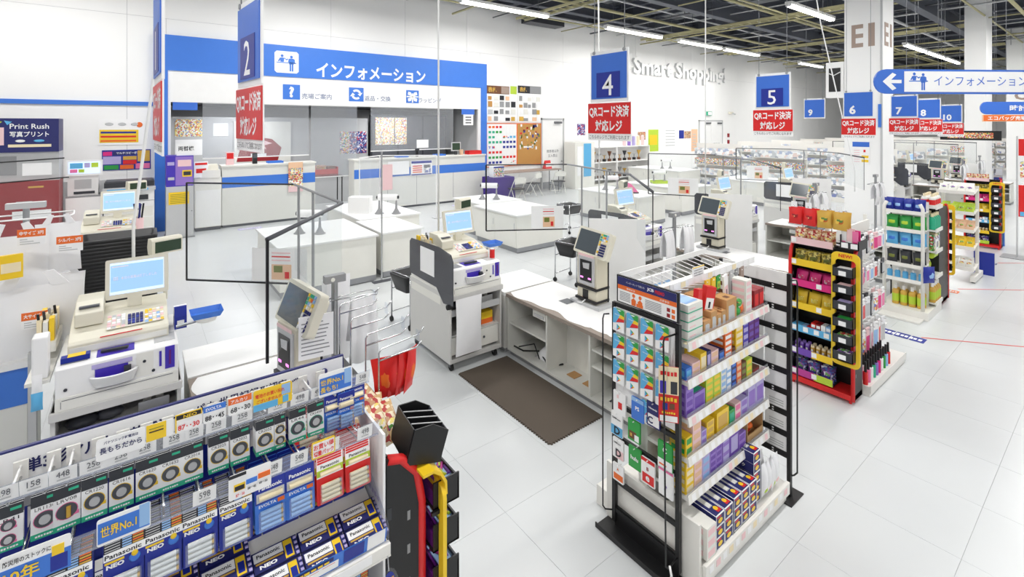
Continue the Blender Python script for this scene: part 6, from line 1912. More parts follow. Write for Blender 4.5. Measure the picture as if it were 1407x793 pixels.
MB().tube([(-.012, ry(1.49), 1.30), (-.1, ry(1.50), 1.30), (-.11, ry(1.50), 1.28), (-.11, ry(1.485), .13), (-.09, ry(1.485), .11), (-.012, ry(1.485), .12)], .005, 'black', 6).build('side_loop', rk)
MB().tube([(-.1, ry(1.47), .14), (-.105, ry(1.455), .1), (-.1, ry(1.47), .07), (-.095, ry(1.455), .05)], .006, 'white', 6).build('cable_tie', rk)
hd = MB().box(-.006, .006, ry(1.478), ry(1.895), 1.355, 1.515, 'black').build('header_sign', rk)
b = MB().box(-.0075, -.0062, ry(1.49), ry(1.885), 1.362, 1.508, 'paper').box(-.0085, -.0076, ry(1.49), ry(1.885), 1.462, 1.508, 'navy').box(-.0085, -.0076, ry(1.49), ry(1.885), 1.437, 1.4615, 'orange')
b.text('インターネットで使える', ry(1.76), 1.485, .012, 'paper', 'yz', -.009, w=.13)
b.text('JCB', ry(1.655), 1.484, .022, 'paper', 'yz', -.009, bold=.04, w=.045)
b.text('PREMO', ry(1.595), 1.484, .02, 'red', 'yz', -.009, bold=.03, w=.06)
b.text('使用方法', ry(1.79), 1.449, .012, 'paper', 'yz', -.009, w=.06)
b.text('注意事項', ry(1.565), 1.449, .012, 'paper', 'yz', -.009, w=.06)
for y0_, y1_ in ((1.87, 1.795), (1.69, 1.585)):
    for k in range(6):
        b.box(-.0085, -.0076, ry(y1_), ry(y0_), 1.375 + k * .009, 1.379 + k * .009, 'mid_grey')
for yy in (1.77, 1.725):
    b.sphere((-.008, ry(yy), 1.42), .011, 'orange', 10, 6, .1, 1, 1).prism([(ry(yy) - .014, 1.365), (ry(yy) + .014, 1.365), (ry(yy) + .016, 1.395), (ry(yy), 1.408), (ry(yy) - .016, 1.395)], 'x', -.009, -.0078, 'orange')
b.box(-.0095, -.0088, ry(1.705), ry(1.75), 1.365, 1.383, 'orange')
for k in range(4):
    b.box(-.0085, -.0076, ry(1.50 + .03 * (k % 2)), ry(1.52 + .03 * (k % 2)), 1.37 + .03 * (k // 2), 1.39 + .03 * (k // 2), 'dark_red' if k % 2 else 'orange')
b.build('print', hd)
gradient('play_art', [(0.0, (214, 60, 40)), (.25, (240, 170, 40)), (.45, (90, 190, 220)), (.7, (90, 190, 225)), (1.0, (52, 160, 60))], 'Z', -.07, -.005)
def gift_card(kind):
    w_, h = .082, .132
    b = MB()
    b.prism(rounded(-w_ / 2, w_ / 2, -h, 0, .005, 3), 'x', 0, .0015, 'paper')
    if kind == 'play':
        pts = [(-w_ / 2, -.09), (w_ / 2, -.068), (w_ / 2, -.006), (w_ / 2 - .005, -.001), (-w_ / 2 + .005, -.001), (-w_ / 2, -.006)]
        # smooth colour sweep: blue, green, yellow, red printed as bands
        # corners run blue (left), green (top right), yellow and red (lower right)
        b.poly([(-.0006, -p[0], p[1]) for p in pts], 'sky')
        b.poly([(-.0008, -a, c) for a, c in ((-.02, -.001), (w_ / 2 - .004, -.001), (w_ / 2, -.006), (w_ / 2, -.036), (.012, -.03))], 'green')
        b.poly([(-.0008, -a, c) for a, c in ((.012, -.0305), (w_ / 2, -.0365), (w_ / 2, -.052), (.0, -.052))], 'yellow')
        b.poly([(-.0008, -a, c) for a, c in ((.0, -.0525), (w_ / 2, -.0525), (w_ / 2, -.067), (-.018, -.0815))], 'red')
        b.poly([(-.001, -a, c) for a, c in ((-.015, -.008), (.005, -.013), (.02, -.008), (.005, -.005))], 'paper')
        b.text('Google', .008, -.036, .009, 'paper', 'yz', -.0012, w=.04)
        cz = -.107
        for pp, m in (([(-.012, .018), (-.012, -.018), (.002, 0)], 'sky'), ([(-.012, .018), (.002, 0), (.008, .006)], 'green'), ([(.002, 0), (.008, .006), (.018, 0), (.008, -.006)], 'yellow'), ([(-.012, -.018), (.002, 0), (.008, -.006)], 'red')):
            b.poly([(-.0006, -a, cz + c) for a, c in pp], m)
    return b
play = gift_card('play').mesh('gift_card')
rown = ['top row', 'second row', 'third row']
for r_ in range(3):
    for c in range(4):
        for q in range(2):
            o = put(play, 'gift_card', None, (2.236 - q * .008 - .004, 1.862 - c * .099 - q * .003, 1.325 - r_ * .152), rot=(0, R(2), R(0)))
            tag(o, 'rainbow cornered gift card in the %s of the card rack' % rown[r_], 'gift card', 'rainbow gift cards, %s' % rown[r_])
# fourth row of play cards shows behind the others
o = put(play, 'gift_card', None, (2.236, 1.862 - 2 * .099, 1.325 - 3 * .152)); tag(o, 'rainbow cornered gift card alone in the fourth row of the rack', 'gift card')
def misc_card(y, ztop, w_, h, base, bands, texts, label, dx=0.0):
    t = thing('gift_card', label, 'gift card', (2.23 + dx, y, ztop - h), R(0), 'mixed gift cards')
    MB().prism(rounded(-w_ / 2, w_ / 2, 0, h, .005, 3), 'x', 0, .002, base).build('card', t)
    b = MB()
    for q_, (u0, u1, v0, v1, m) in enumerate(bands):
        b.box(-.0006 - .0003 * q_, -.0001, (.5 - u1) * w_, (.5 - u0) * w_, v0 * h, v1 * h, m)
    for s, u, v, hh, m in texts:
        b.text(s, (.5 - u) * w_, v * h, hh * h, m, 'yz', -.0024, bold=.03)
    if bands or texts: b.build('print', t)
    for q in (1, 2):
        MB().prism(rounded(-w_ / 2, w_ / 2, 0, h, .005, 3), 'x', .004 * q, .004 * q + .0015, base).build('card_behind', t)
    MB().cyl((-.01, 0, h - .006), (.03, 0, h - .008), .003, 'white', 6).build('peg', t)
    return t
misc_card(1.86, .835, .09, .13, 'paper', [(.4, .72, .25, .55, 'red'), (.3, .45, .7, .85, 'pale_pink')], [], 'white gift card with red block, left under the rainbow cards')
misc_card(1.73, .855, .085, .125, 'blue', [(0, 1, .82, 1, 'pale_blue')], [('PS', .5, .55, .18, 'paper')], 'blue gift card with white symbol')
misc_card(1.625, .88, .085, .135, 'navy', [(.1, .95, .06, .5, 'paper')], [('C', .3, .27, .28, 'navy_ink'), ('Nintendo', .5, .75, .08, 'paper')], 'navy gift card with white lower half')
misc_card(1.88, .705, .085, .135, 'paper', [(.0, 1, .02, .42, 'sky')], [('D', .55, .24, .34, 'ink'), ('DMM.com', .5, .75, .08, 'ink')], 'white and pale blue gift card with black letter D')
misc_card(1.755, .72, .085, .12, 'green', [(.1, .7, .1, .45, 'brown'), (.55, .9, .06, .35, 'paper'), (.2, .35, .2, .35, 'gold')], [], 'green gift card with brown print')
misc_card(1.87, .555, .08, .115, 'paper', [(.35, 1, .02, .45, 'pale_pink')], [('D', .55, .3, .38, 'ink'), ('DMM.com', .45, .78, .08, 'ink')], 'white and pink gift card with black letter D')
misc_card(1.75, .568, .085, .12, 'green', [], [('hulu', .5, .5, .2, 'paper')], 'plain green gift card with white word')
misc_card(1.66, .55, .09, .14, 'paper', [(0, 1, .86, 1, 'red'), (.1, .95, .05, .42, 'red')], [('B', .5, .62, .14, 'dark_red'), ('e', .5, .24, .2, 'paper')], 'white gift card with red top and red lower panel')
misc_card(1.55, .70, .09, .145, 'green', [(.0, 1, .0, .35, 'paper'), (.1, .6, .12, .18, 'orange')], [('C', .5, .72, .2, 'paper')], 'green gift card with white lower part near the right post')
misc_card(1.545, .558, .09, .145, 'paper', [(0, 1, .9, 1, 'pink')], [('♪', .5, .35, .25, 'purple')], 'white gift card with pink top and round note symbol')
misc_card(1.87, .405, .08, .1, 'paper', [(.1, .95, .1, .45, 'orange')], [('A', .5, .72, .15, 'orange')], 'white and orange gift card at the bottom left')
lc = thing('flag_sign', 'tall red and yellow flag card clipped to the rack post', 'flag', (2.19, 1.50, .85), R(38))
MB().box(-.002, .002, -.05, .05, 0, .29, 'red').build('flag_card', lc)
b = MB().box(-.004, -.0021, -.05, .05, .145, .29, 'cream').box(-.005, -.0041, -.043, -.01, .15, .215, 'charcoal').box(-.005, -.0041, .012, .043, .15, .215, 'indigo').box(-.005, -.0041, -.044, .044, .005, .035, 'paper')
b.marks(0, .255, .085, .026, 'red', 'yz', -.006, 5, 3).marks(0, .12, .085, .024, 'yellow', 'yz', -.004, 5, 4).marks(0, .05, .07, .012, 'yellow', 'yz', -.004, 6, 5).box(-.005, -.0041, .005, .03, .065, .1, 'deep_blue').box(-.005, -.0041, -.03, -.005, .07, .1, 'brown')
b.build('print', lc)
b2 = thing('gift_bundle', 'stack of blue gift cards hanging behind the rack', 'gift card', (2.28, 1.62, .9)) if False else None

# ---- white card rack at the far end of the gondola
fr_ = thing('pocket_rack', 'black rack of white card backs at the far end of the goods gondola', 'card rack', (3.33, 1.58, 0))
for y in (-.20, .26):
    MB().box(-.012, .012, y - .012, y + .012, .0, 1.44, 'black').build('post', fr_)
MB().box(-.09, .09, -.25, -.15, .0005, .008, 'black').build('foot_plate', fr_)
MB().box(-.09, .09, .21, .31, .0005, .008, 'black').build('foot_plate', fr_)
for k in range(9):
    z = .26 + k * .135
    br_ = MB().box(-.008, .008, -.19, .25, z - .018, z + .018, 'black').build('cross_bar', fr_)
    for y in (-.1, .05, .17):
        MB().box(-.0095, -.0082, y - .006, y + .006, z + .004, z + .012, 'paper').box(-.0095, -.0082, y - .006, y + .006, z - .012, z - .004, 'paper').build('slot', br_)
    if k < 8:
        for q, y in enumerate((-.115, .03, .175)):
            c_ = MB().box(-.004, .004, y - .068, y + .068, z + .02, z + .115, 'paper').build('card_back', fr_)
            if k < 3:
                b = MB()
                for j in range(3): b.box(-.0052, -.0042, y - .05, y + .04, z + .035 + j * .015, z + .041 + j * .015, 'light_grey')
                b.build('print', c_)
MB().box(-.006, .006, -.19, .25, 1.35, 1.44, 'white').build('top_card', fr_)
MB().tube([(-.012, -.21, 1.40), (.03, -.23, 1.40), (.03, -.235, 1.38), (.03, -.235, .16), (.02, -.22, .14), (0, -.21, .14)], .005, 'black', 6).build('side_loop', fr_)
# ================================================================== CANDY GONDOLA behind the snack rack
cg = thing('notions_gondola', 'white gondola of hanging small goods behind the candy rack', 'gondola', (5.55, 1.75, 0))
MB().box(-.45, .6, -.0, .02, .1, 1.4, 'shelf_white').build('back_panel', cg)
MB().box(-.45, .6, -.3, .3, .002, .09, 'shelf_white').build('base_deck', cg)
MB().box(-.45, .6, -.31, -.302, .03, .1, 'shelf_white').build('base_edge', cg)
for x in (-.45, .57):
    MB().box(x, x + .03, .021, .05, .1, 1.45, 'shelf_white').build('upright', cg)
for r_ in range(4):
    for c in range(9):
        MB().cyl((-.38 + c * .115, 0, 1.3 - r_ * .3), (-.38 + c * .115, -.16, 1.31 - r_ * .3), .003, 'chrome', 6).build('hook', cg)
rnd = random.Random(4)
cols_ = [('paper', 'pink'), ('paper', 'art_small'), ('bag_white', 'light_grey'), ('paper', 'pale_blue'), ('pale_pink', 'hot_pink'), ('charcoal', 'light_grey'), ('paper', 'red')]
colnm = ['white and pink', 'many coloured', 'clear', 'white and blue', 'pale pink', 'dark grey', 'white and red']
rowname = ['top row', 'second row', 'third row', 'lowest row']
for r_ in range(4):
    for c in range(9):
        m, a = cols_[(c * 3 + r_ * 2) % 7]
        h = [.17, .15, .2, .26][r_]
        b = MB().box(-.04, .04, -.006, .006, 0, h, m).box(-.034, .034, -.0075, -.0062, h * .08, h * .7, a)
        for q in range(2):
            o = b.build('hanging_pack', None, (5.17 + c * .115, 1.62 + q * .05, 1.325 - r_ * .3 - h), R(rnd.uniform(-14, 14)))
            tag(o, '%s pack in the %s of the notions gondola' % (colnm[(c * 3 + r_ * 2) % 7], rowname[r_]), 'pack', 'notions packs, %s' % rowname[r_])
for c in range(10):
    for q in range(2):
        m = ['red', 'pink', 'paper', 'teal_green', 'violet', 'hot_pink', 'paper', 'green', 'pale_blue', 'red'][c]
        t = thing('nail_polish', 'small bottle with black cap on the base of the notions gondola', 'bottle', (5.13 + c * .07, 1.49 + q * .06, .091), 0, 'capped bottles on the gondola base')
        MB().cyl((0, 0, 0), (0, 0, .11), .02, m, 10).build('bottle', t)
        MB().cyl((0, 0, .11), (0, 0, .2), .012, 'black', 10, .009).build('cap', t)
tag(MB().box(-.01, .01, -.13, .13, 0, .9, 'brown').build('board', None, (5.08, 1.56, .3)), 'brown board at the near end of the notions gondola', 'board') if False else None
# candy bags hung above the snack rack
hk2 = thing('display_hook_stand', 'chrome hook stand above the candy rack', 'hook stand', (4.97, 1.80, 1.315))
MB().box(-.03, .03, -.26, .18, 0, .012, 'chrome').build('foot_bar', hk2)
for y in (.14, .02, -.1, -.22):
    MB().tube([(0, y, .01), (0, y, .31), (-.02, y, .325), (-.18, y, .335), (-.2, y, .35)], .004, 'chrome', 6).build('hook', hk2)
    MB().box(-.19, -.186, y - .025, y + .025, .335, .385, 'paper').build('price_holder', hk2)
rb = bag('redbag', .11, .15, .04, 'red', 'art_redbag', 3); rb_y = bag('orangebag', .11, .15, .04, 'gold', 'art_orangebag', 4)
for k, y in enumerate((1.94, 1.82, 1.70, 1.58)):
    for q in range(3):
        o = put(rb if k < 2 else rb_y, 'candy_bag', None, (4.80 + q * .045, y, 1.49), rot=(0, R(3 * math.sin(k * 3)), -PI / 2 + R(8 * math.sin(k * 4 + q))))
        tag(o, 'red candy bag hanging above the candy rack' if k < 2 else 'orange and gold candy bag hanging above the candy rack', 'candy', 'red bags above the rack' if k < 2 else 'gold bags above the rack')
pt_ = thing('black_tray', 'black tray of pink goods with price cards beside the candy hooks', 'tray', (4.90, 1.51, 1.335))
MB().box(-.1, .1, -.07, .07, 0, .006, 'black').box(-.1, -.094, -.07, .07, .006, .06, 'charcoal').box(-.1, .1, .064, .07, .006, .12, 'black').box(-.1, .1, -.07, -.064, .006, .08, 'black').build('tray', pt_)
for y in (-.035, .035):
    MB().box(-.1015, -.1002, y - .025, y + .025, .012, .055, 'paper').build('price_card', pt_)
for k in range(6):
    o = MB().box(-.005, .005, -.02, .02, 0, .15 + .01 * (k % 3), ['pink', 'pale_pink', 'paper', 'hot_pink', 'pale_pink', 'lime'][k]).box(-.0062, -.0051, -.014, .014, .02, .06, ['hot_pink', 'paper', 'pink', 'paper', 'lime', 'paper'][k]).build('pink_pack', None, (4.83 + (k // 3) * .06, 1.475 + (k % 3) * .042, 1.342))
    tag(o, 'slim pink or white pack standing in the black tray', 'pack', 'slim packs in the black tray')
# wire netting panels in the next lane
wn = thing('wire_net', 'white wire net panel between the candy gondola and the detergent gondola', 'wire net', (6.75, 1.95, 0))
for k in range(10):
    MB().cyl((-.25 + k * .055, 0, .02), (-.25 + k * .055, 0, 1.25), .003, 'white', 6).build('wire', wn)
for k in range(15):
    MB().cyl((-.25, .004, .1 + k * .08), (.245, .004, .1 + k * .08), .003, 'white', 6).build('wire', wn)
for x in (-.25, .245):
    MB().box(x - .15 if x < 0 else x - .02, x + .02 if x < 0 else x + .15, -.1, .1, 0.001, .02, 'white').build('foot', wn)
for k in range(3):
    tag(MB().box(-.15, .15, -.01, .01, 0, .26, 'light_grey').box(-.13, .13, -.0115, -.0105, .03, .2, 'white').build('hanging_file', None, (6.78, 1.925, .3 + k * .3)), 'grey flat pack hanging on the wire net', 'pack', 'flat packs on the wire net')

# ================================================================== DETERGENT GONDOLA
dg = thing('detergent_gondola', 'white gondola of detergent pouches and bottles right of the candy rack', 'gondola', (8.2, 1.82, 0))
MB().box(-.25, .08, -.02, .02, .1, 1.42, 'shelf_white').build('back_panel', dg)
MB().box(-.258, -.25, -.19, .19, .1, 1.42, 'shelf_white').build('back_panel', dg)
for y in (-.19, .2):
    MB().tube([(-.54, y, .05), (-.54, y, 1.36), (-.54, y * .86, 1.42)], .02, 'shelf_white', 8).build('upright', dg)
MB().box(-.58, .08, -.25, .25, .002, .1, 'shelf_white').build('base_deck', dg)
MB().box(-.78, -.581, -.21, .21, .002, .02, 'shelf_white').build('foot_plate', dg)
DZ = [1.31, 1.08, .87, .64, .45]
for z in DZ:
    s = MB().box(-.54, -.26, -.19, .19, z - .02, z, 'shelf_white').build('shelf', dg)
    MB().box(-.552, -.541, -.18, .18, z - .03, z + .015, 'shelf_white').build('shelf_edge', s)
EZ = [1.36, 1.07, .80, .48, .15]
for z in EZ:
    s = MB().box(-.24, .08, -.25, -.021, z - .02, z, 'shelf_white').build('shelf', dg)
    MB().box(-.24, .08, -.262, -.251, z - .03, z + .015, 'shelf_white').build('shelf_edge', s)
def pouch_row(z, x, ys, m, art, w_, h, nm, label):
    for k, y in enumerate(ys):
        for q in range(2):
            o = put(bag(nm, w_, h, .06, m, art, 5 + k), 'pouch', None, (x + q * .09, y, z), rot=(0, R(3 * math.sin(k * 5)), -PI / 2 + R(10 * math.sin(k * 4 + q))))
            tag(o, label, 'pouch', nm)
pouch_row(1.312, 7.71, (1.98, 1.88, 1.78, 1.68), 'deep_blue', 'pale_blue', .1, .15, 'blue pouches', 'blue detergent pouch on the top shelf of the detergent gondola')
pouch_row(.872, 7.71, (1.96, 1.82, 1.69), 'green', 'teal_green', .12, .15, 'green pouches', 'green pouch on the third shelf of the detergent gondola') if False else None
pouch_row(1.082, 7.72, (1.95, 1.81, 1.68), 'green', 'lime', .12, .16, 'green pouches', 'green pouch on the second shelf of the detergent gondola')
pouch_row(.872, 7.72, (1.95, 1.81, 1.68), 'sky', 'blue', .12, .16, 'sky blue pouches', 'sky blue pouch on the third shelf of the detergent gondola')
pouch_row(.642, 7.72, (1.95, 1.81, 1.68), 'charcoal', 'olive', .11, .16, 'black pouches', 'black pouch on the fourth shelf of the detergent gondola')
def bottles(x0, dx, n, y, z, r_, h, body, cap, label, group, axis='x', rows=1, band=None):
    b = MB().cyl((0, 0, 0), (0, 0, h * .68), r_, body, 12).cyl((0, 0, h * .68), (0, 0, h * .8), r_, body, 12, r_ * .5)
    if band: b.cyl((0, 0, h * .15), (0, 0, h * .55), r_ * 1.02, band, 12)
    bm = b.mesh('bottle_body'); cm_ = MB().cyl((0, 0, h * .8), (0, 0, h), r_ * .45, cap, 10).mesh('cap')
    for k in range(n):
        for q in range(rows):
            p = (x0 + k * dx, y + q * r_ * 2.1, z) if axis == 'x' else (y + q * r_ * 2.1, x0 + k * dx, z)
            t = thing('bottle', label, 'bottle', p, 0, group)
            put(bm, 'bottle_body', t); put(cm_, 'cap', t)
bottles(8.0, .085, 4, 1.61, 1.072, .036, .2, 'teal_green', 'cream', 'teal bottle on the side shelves of the detergent gondola', 'teal bottles', rows=2)
bottles(8.0, .085, 4, 1.61, 1.362, .036, .16, 'offwhite', 'cream', 'white bottle with cream cap on the top side shelf', 'white bottles on top', rows=2, band='red')
bottles(8.0, .085, 4, 1.61, .152, .038, .24, 'gold', 'white', 'tea bottle with white cap on the lowest side shelf', 'tea bottles on the side', rows=2, band='lime')
bottles(1.67, .085, 4, 7.76, .102, .038, .24, 'gold', 'white', 'tea bottle with white cap in the carton at the gondola foot', 'tea bottles in front', 'y', rows=2, band='lime')
tag(MB().box(-.09, .09, -.19, .19, 0, .006, 'cardboard').box(-.09, -.085, -.19, .19, .006, .07, 'red').box(-.09, .09, .185, .19, .006, .1, 'cardboard').build('bottle_carton', None, (7.79, 1.80, .1005)), 'open carton with red print at the foot of the detergent gondola', 'carton') if False else None
for k in range(3):
    o = MB().box(-.05, .05, -.09, .09, 0, .2, 'cream' if k % 2 else 'art_green').box(-.045, .045, -.0915, -.0901, .03, .17, 'art_small').build('refill_pack', None, (8.02 + k * .105, 1.68, .802)); tag(o, 'carton refill pack on the middle side shelf of the detergent gondola', 'pack', 'refill packs on the middle side shelf')
for k in range(4):
    o = put(bag('limebag', .1, .2, .05, 'art_green', 'lime', 7), 'pouch', None, (7.99 + k * .08, 1.68, .482), rot=(R(-8), 0, 0)); tag(o, 'green and white pouch on the lower side shelf of the detergent gondola', 'pouch', 'pouches on the lower side shelf')
for k in range(2):
    o = MB().cyl((0, 0, 0), (.2, 0, 0), .032, 'lime', 12).build('roll_pack', None, (8.0 + k * .02, 1.62 + .07 * k, .73)); tag(o, 'lime roll lying above the lower side shelf', 'roll', 'lime rolls')
for k in range(3):
    o = MB().box(-.05, .05, -.05, .05, 0, .06, ['yellow', 'sky', 'pale_blue'][k]).box(-.051, -.0501, -.04, .04, .01, .05, 'paper').build('soap_box', None, (7.75, 1.70 + k * .11, 1.325)); 
    bpy.data.objects.remove(o)
for k in range(9):
    m = ['paper', 'yellow', 'red', 'sky', 'pale_blue', 'gold', 'yellow', 'orange', 'gold'][k]
    pass
pl = MB().pillow(.16, .2, .08, 'deep_blue', 7, 3); pl.tf = Matrix.Translation((0, -.01, .04)) @ Matrix.Diagonal((.7, .9, .6, 1)); pl.pillow(.16, .2, .08, 'pale_blue', 6, 8)
tag(pl.build('hanging_pouch', None, (7.68, 1.575, .46), R(-30)), 'blue and white pouches hanging at the corner of the detergent gondola', 'pouch')
tag(MB().box(-.06, .06, -.002, .002, 0, .13, 'paper').box(-.04, .04, -.003, -.0021, .03, .1, 'mid_grey').build('price_sheet', None, (7.95, 1.55, .84)), 'white price sheet on the side of the detergent gondola', 'price sheet')
# refill items on a second row
bottles(1.66, .08, 5, 7.74, .452, .03, .11, 'sky', 'paper', 'small blue bottle on the lowest end shelf', 'small blue bottles', 'y')

# ================================================================== SNACK STEP RACK and far aisle
sr = thing('step_rack', 'white stepped rack of green snack bags beyond the detergent gondola', 'rack', (10.3, 1.74, 0))
for y in (-.2, .2):
    MB().box(.02, .06, y - .02, y + .02, .0, 1.45, 'shelf_white').build('post', sr)
    MB().box(-.3, .3, y - .03, y + .03, .02, .1, 'shelf_white').build('foot', sr)
    for x in (-.25, .25):
        MB().cyl((x, y - .02, .03), (x, y + .02, .03), .03, 'rubber', 10).build('caster', sr)
SZ = [1.36, 1.05, .78, .52, .2]
for k, z in enumerate(SZ):
    s = MB().prism([(-.3, z - .01), (.02, z + .03), (.02, z + .045), (-.3, z + .005)], 'y', -.22, .22, 'shelf_white').build('shelf', sr)
    MB().box(-.312, -.3, -.22, .22, z - .02, z + .03, 'shelf_white').build('shelf_edge', s)
    nm = ['purple and white', 'leaf green', 'orange and green', 'yellow and green', 'red and white'][k]
    m, a = [('offwhite', 'art_purple'), ('lime', 'art_green'), ('peach', 'art_green'), ('yellow', 'art_green'), ('offwhite', 'art_candy')][k]
    for c in range(4):
        for q in range(2):
            o = put(bag('step%d' % k, .1, .14, .04, m, a, 3 + k), 'snack_bag', None, (10.07 + q * .13, 1.59 + c * .1, z + .012 + q * .018), rot=(R(-42), R(5 * math.sin(c * 3 + k)), -PI / 2 + R(14 * math.sin(c * 5 + q))))
            tag(o, '%s snack bag on the stepped rack' % nm, 'snack', 'snack bags, %s' % nm)
tag(MB().box(-.02, .02, -.09, .09, 0, .1, 'deep_blue').build('blue_plate', None, (10.3, 1.66, 1.32)), 'blue plate at the top corner of the stepped rack', 'plate') if False else None
tag(MB().box(-.015, .015, -.12, .12, 0.0005, .36, 'deep_blue').build('blue_board', None, (10.75, 1.52, 0)), 'blue board standing on the floor beside the stepped rack', 'board')
# tall display strip and poster stand at the right edge
ps = thing('poster_stand', 'clear post stand with red sale posters at the right edge', 'poster stand', (12.6, 1.35, 0))
MB().box(-.2, .2, -.2, .2, .001, .012, 'mid_grey').build('foot', ps)
MB().cyl((0, 0, .012), (0, 0, 2.2), .012, 'light_grey', 8).build('post', ps)
b = MB().box(-.02, -.013, -.6, -.02, 1.35, 2.15, 'paper').box(-.0215, -.0205, -.6, -.02, 1.85, 2.15, 'red').box(-.0215, -.0205, -.58, -.04, 1.45, 1.75, 'art_flyer')
b.text('2', -.2, 2.0, .2, 'yellow', 'yz', -.0225, bold=.05).build('poster', ps)
b = MB().box(-.02, -.013, -.6, -.02, .75, 1.32, 'red').box(-.0215, -.0205, -.58, -.04, .76, .84, 'sky').box(-.0215, -.0205, -.5, -.15, .95, 1.15, 'art_candy')
b.build('poster', ps)
bs = thing('blue_strip_stand', 'narrow blue strip stand of hanging goods before the red posters', 'strip stand', (13.6, 1.72, 0))
MB().box(-.05, .05, -.09, .09, .001, .55, 'blue').build('base', bs)
MB().box(-.01, .01, -.07, .07, .55, 1.55, 'light_grey').build('strip', bs)
for k in range(6):
    MB().box(-.025, -.011, -.06, .06, .6 + k * .16, .72 + k * .16, ['art_goods', 'art_blueflyer', 'art_goods', 'mid_grey', 'art_blueflyer', 'art_goods'][k]).build('hanging_goods', bs)
# pale far shelving: rows of gondolas across the aisle end
rnd = random.Random(21)
for k in range(7):
    x = 17.5 + k * 3.2
    for jy, yy in enumerate((-2.6, -.4, 5.2, 7.6, 9.8)):
        if yy < 0 and k < 2: continue
        g_ = thing('far_gondola', 'distant white gondola of mixed goods in the far aisles', 'gondola', (x, yy, 0), 0, 'distant gondolas')
        MB().box(-.25, .25, -.9, .9, .002, .12, 'shelf_white').build('base', g_)
        MB().box(-.01, .01, -.9, .9, .12, 1.7, 'shelf_white').build('back_panel', g_)
        for q in range(4):
            s = MB().box(-.25, -.011, -.9, .9, .12 + q * .38, .14 + q * .38, 'shelf_white').build('shelf', g_)
            MB().box(-.22, -.03, -.85, .85, .141 + q * .38, .38 + q * .38, ['art_goods', 'art_far', 'art_far', 'art_far', 'art_small'][(q * 2 + k) % 5]).build('goods_row', s)
# ================================================================== PACKING TABLES AND BACKGROUND
def pack_table(x0, x1, y0, y1, label, doors=0, h=.72):
    t = thing('packing_table', label, 'table', ((x0 + x1) / 2, (y0 + y1) / 2, 0), 0, 'packing tables')
    a, b_ = (x1 - x0) / 2, (y1 - y0) / 2
    MB().box(-a + .03, a - .03, -b_ + .03, b_ - .03, .1, h - .03, 'offwhite').build('cabinet', t)
    MB().box(-a, a, -b_, b_, h - .03, h, 'white').build('table_top', t, bev=.004)
    MB().box(-a + .06, a - .06, -b_ + .05, b_ - .05, .002, .1, 'wall_grey').build('plinth', t)
    MB().box(-a + .032, a - .032, -b_ + .028, -b_ + .0295, .02, .1, 'wall_grey').build('kick_board', t)
    if doors:
        w_ = (2 * b_ - .1) / doors
        for k in range(doors):
            d = MB().box(-a + .02, -a + .0295, -b_ + .05 + k * w_ + .004, -b_ + .05 + (k + 1) * w_ - .004, .13, h - .06, 'offwhite').build('door', t)
            MB().box(-a + .016, -a + .0195, -b_ + .05 + k * w_ + .04, -b_ + .05 + k * w_ + .055, h - .28, h - .16, 'light_grey').build('handle', d)
    return t
pack_table(1.5, 2.93, 7.15, 8.75, 'white packing table left of the chrome pole')
pack_table(3.0, 3.72, 7.2, 8.35, 'white packing table just right of the chrome pole')
pack_table(3.1, 4.3, 8.42, 10.4, 'white packing table behind the one right of the chrome pole')
pack_table(5.55, 6.78, 7.05, 8.5, 'white packing table with two doors in front of the folding chairs', 2)
pack_table(5.75, 6.9, 8.55, 9.7, 'white packing table with paper roll before the purple cloth', 1)
pack_table(9.2, 10.3, 7.1, 9.1, 'white packing table with pink cloth before the trophy shelf', 3)
pack_table(11.35, 12.75, 7.35, 9.3, 'white packing table with lime tray below the double door', 2)
pack_table(15.6, 17.0, 10.2, 12.6, 'white packing table nearest the trophies by the wall', 3)
pack_table(14.6, 16.0, 6.4, 8.2, 'white packing table farthest right before the column', 2)
def roll_stand(x, y, z, rz, label, tray=None):
    t = thing('paper_roll', label, 'paper roll', (x, y, z), rz, 'paper rolls on stands')
    for s in (-.16, .16):
        st = MB().cyl((s, 0, .0), (s, 0, .012), .085, 'mid_grey', 16).cyl((s, 0, .012), (s, 0, .1), .07, 'mid_grey', 16, .022).cyl((s, 0, .1), (s, 0, .26), .022, 'mid_grey', 14, .014)
        st.build('stand', t)
    MB().cyl((-.18, 0, .31), (.18, 0, .31), .06, 'paper', 20).build('roll', t)
    MB().cyl((-.21, 0, .31), (-.18, 0, .31), .03, 'charcoal', 14).build('roll_cap', t)
    MB().cyl((.18, 0, .31), (.21, 0, .31), .03, 'charcoal', 14).build('roll_cap', t)
    if tray:
        MB().box(-.22, .22, -.14, .14, .0, .012, tray).box(-.22, .22, -.14, -.13, .012, .08, tray).box(-.22, .22, .13, .14, .012, .08, tray).box(-.22, -.21, -.14, .14, .012, .08, tray).box(.21, .22, -.14, .14, .012, .08, tray).build('tray', t)
    return t
roll_stand(3.75, 8.72, .72, R(-35), 'white paper roll on trumpet stands on the table behind the chrome pole')
roll_stand(2.1, 7.85, .72, R(-40), 'white paper roll on stands on the table seen through the left screen')
roll_stand(6.3, 9.0, .72, R(-40), 'white paper roll on stands before the purple cloth')
roll_stand(11.95, 8.5, .72, R(-35), 'white paper roll standing in a lime green tray', 'lime')
roll_stand(9.75, 8.4, .72, R(-35), 'white paper roll beside the pink cloth before the trophies')
roll_stand(16.2, 11.2, .72, R(-35), 'far white paper roll on the table by the wall')
pk_ = MB().prism([(-.2, 0), (.2, 0), (.22, .02), (.05, .22), (-.1, .28), (-.2, .1)], 'y', -.12, .12, 'pink').box(-.2, .22, -.125, .125, 0, .03, 'charcoal')
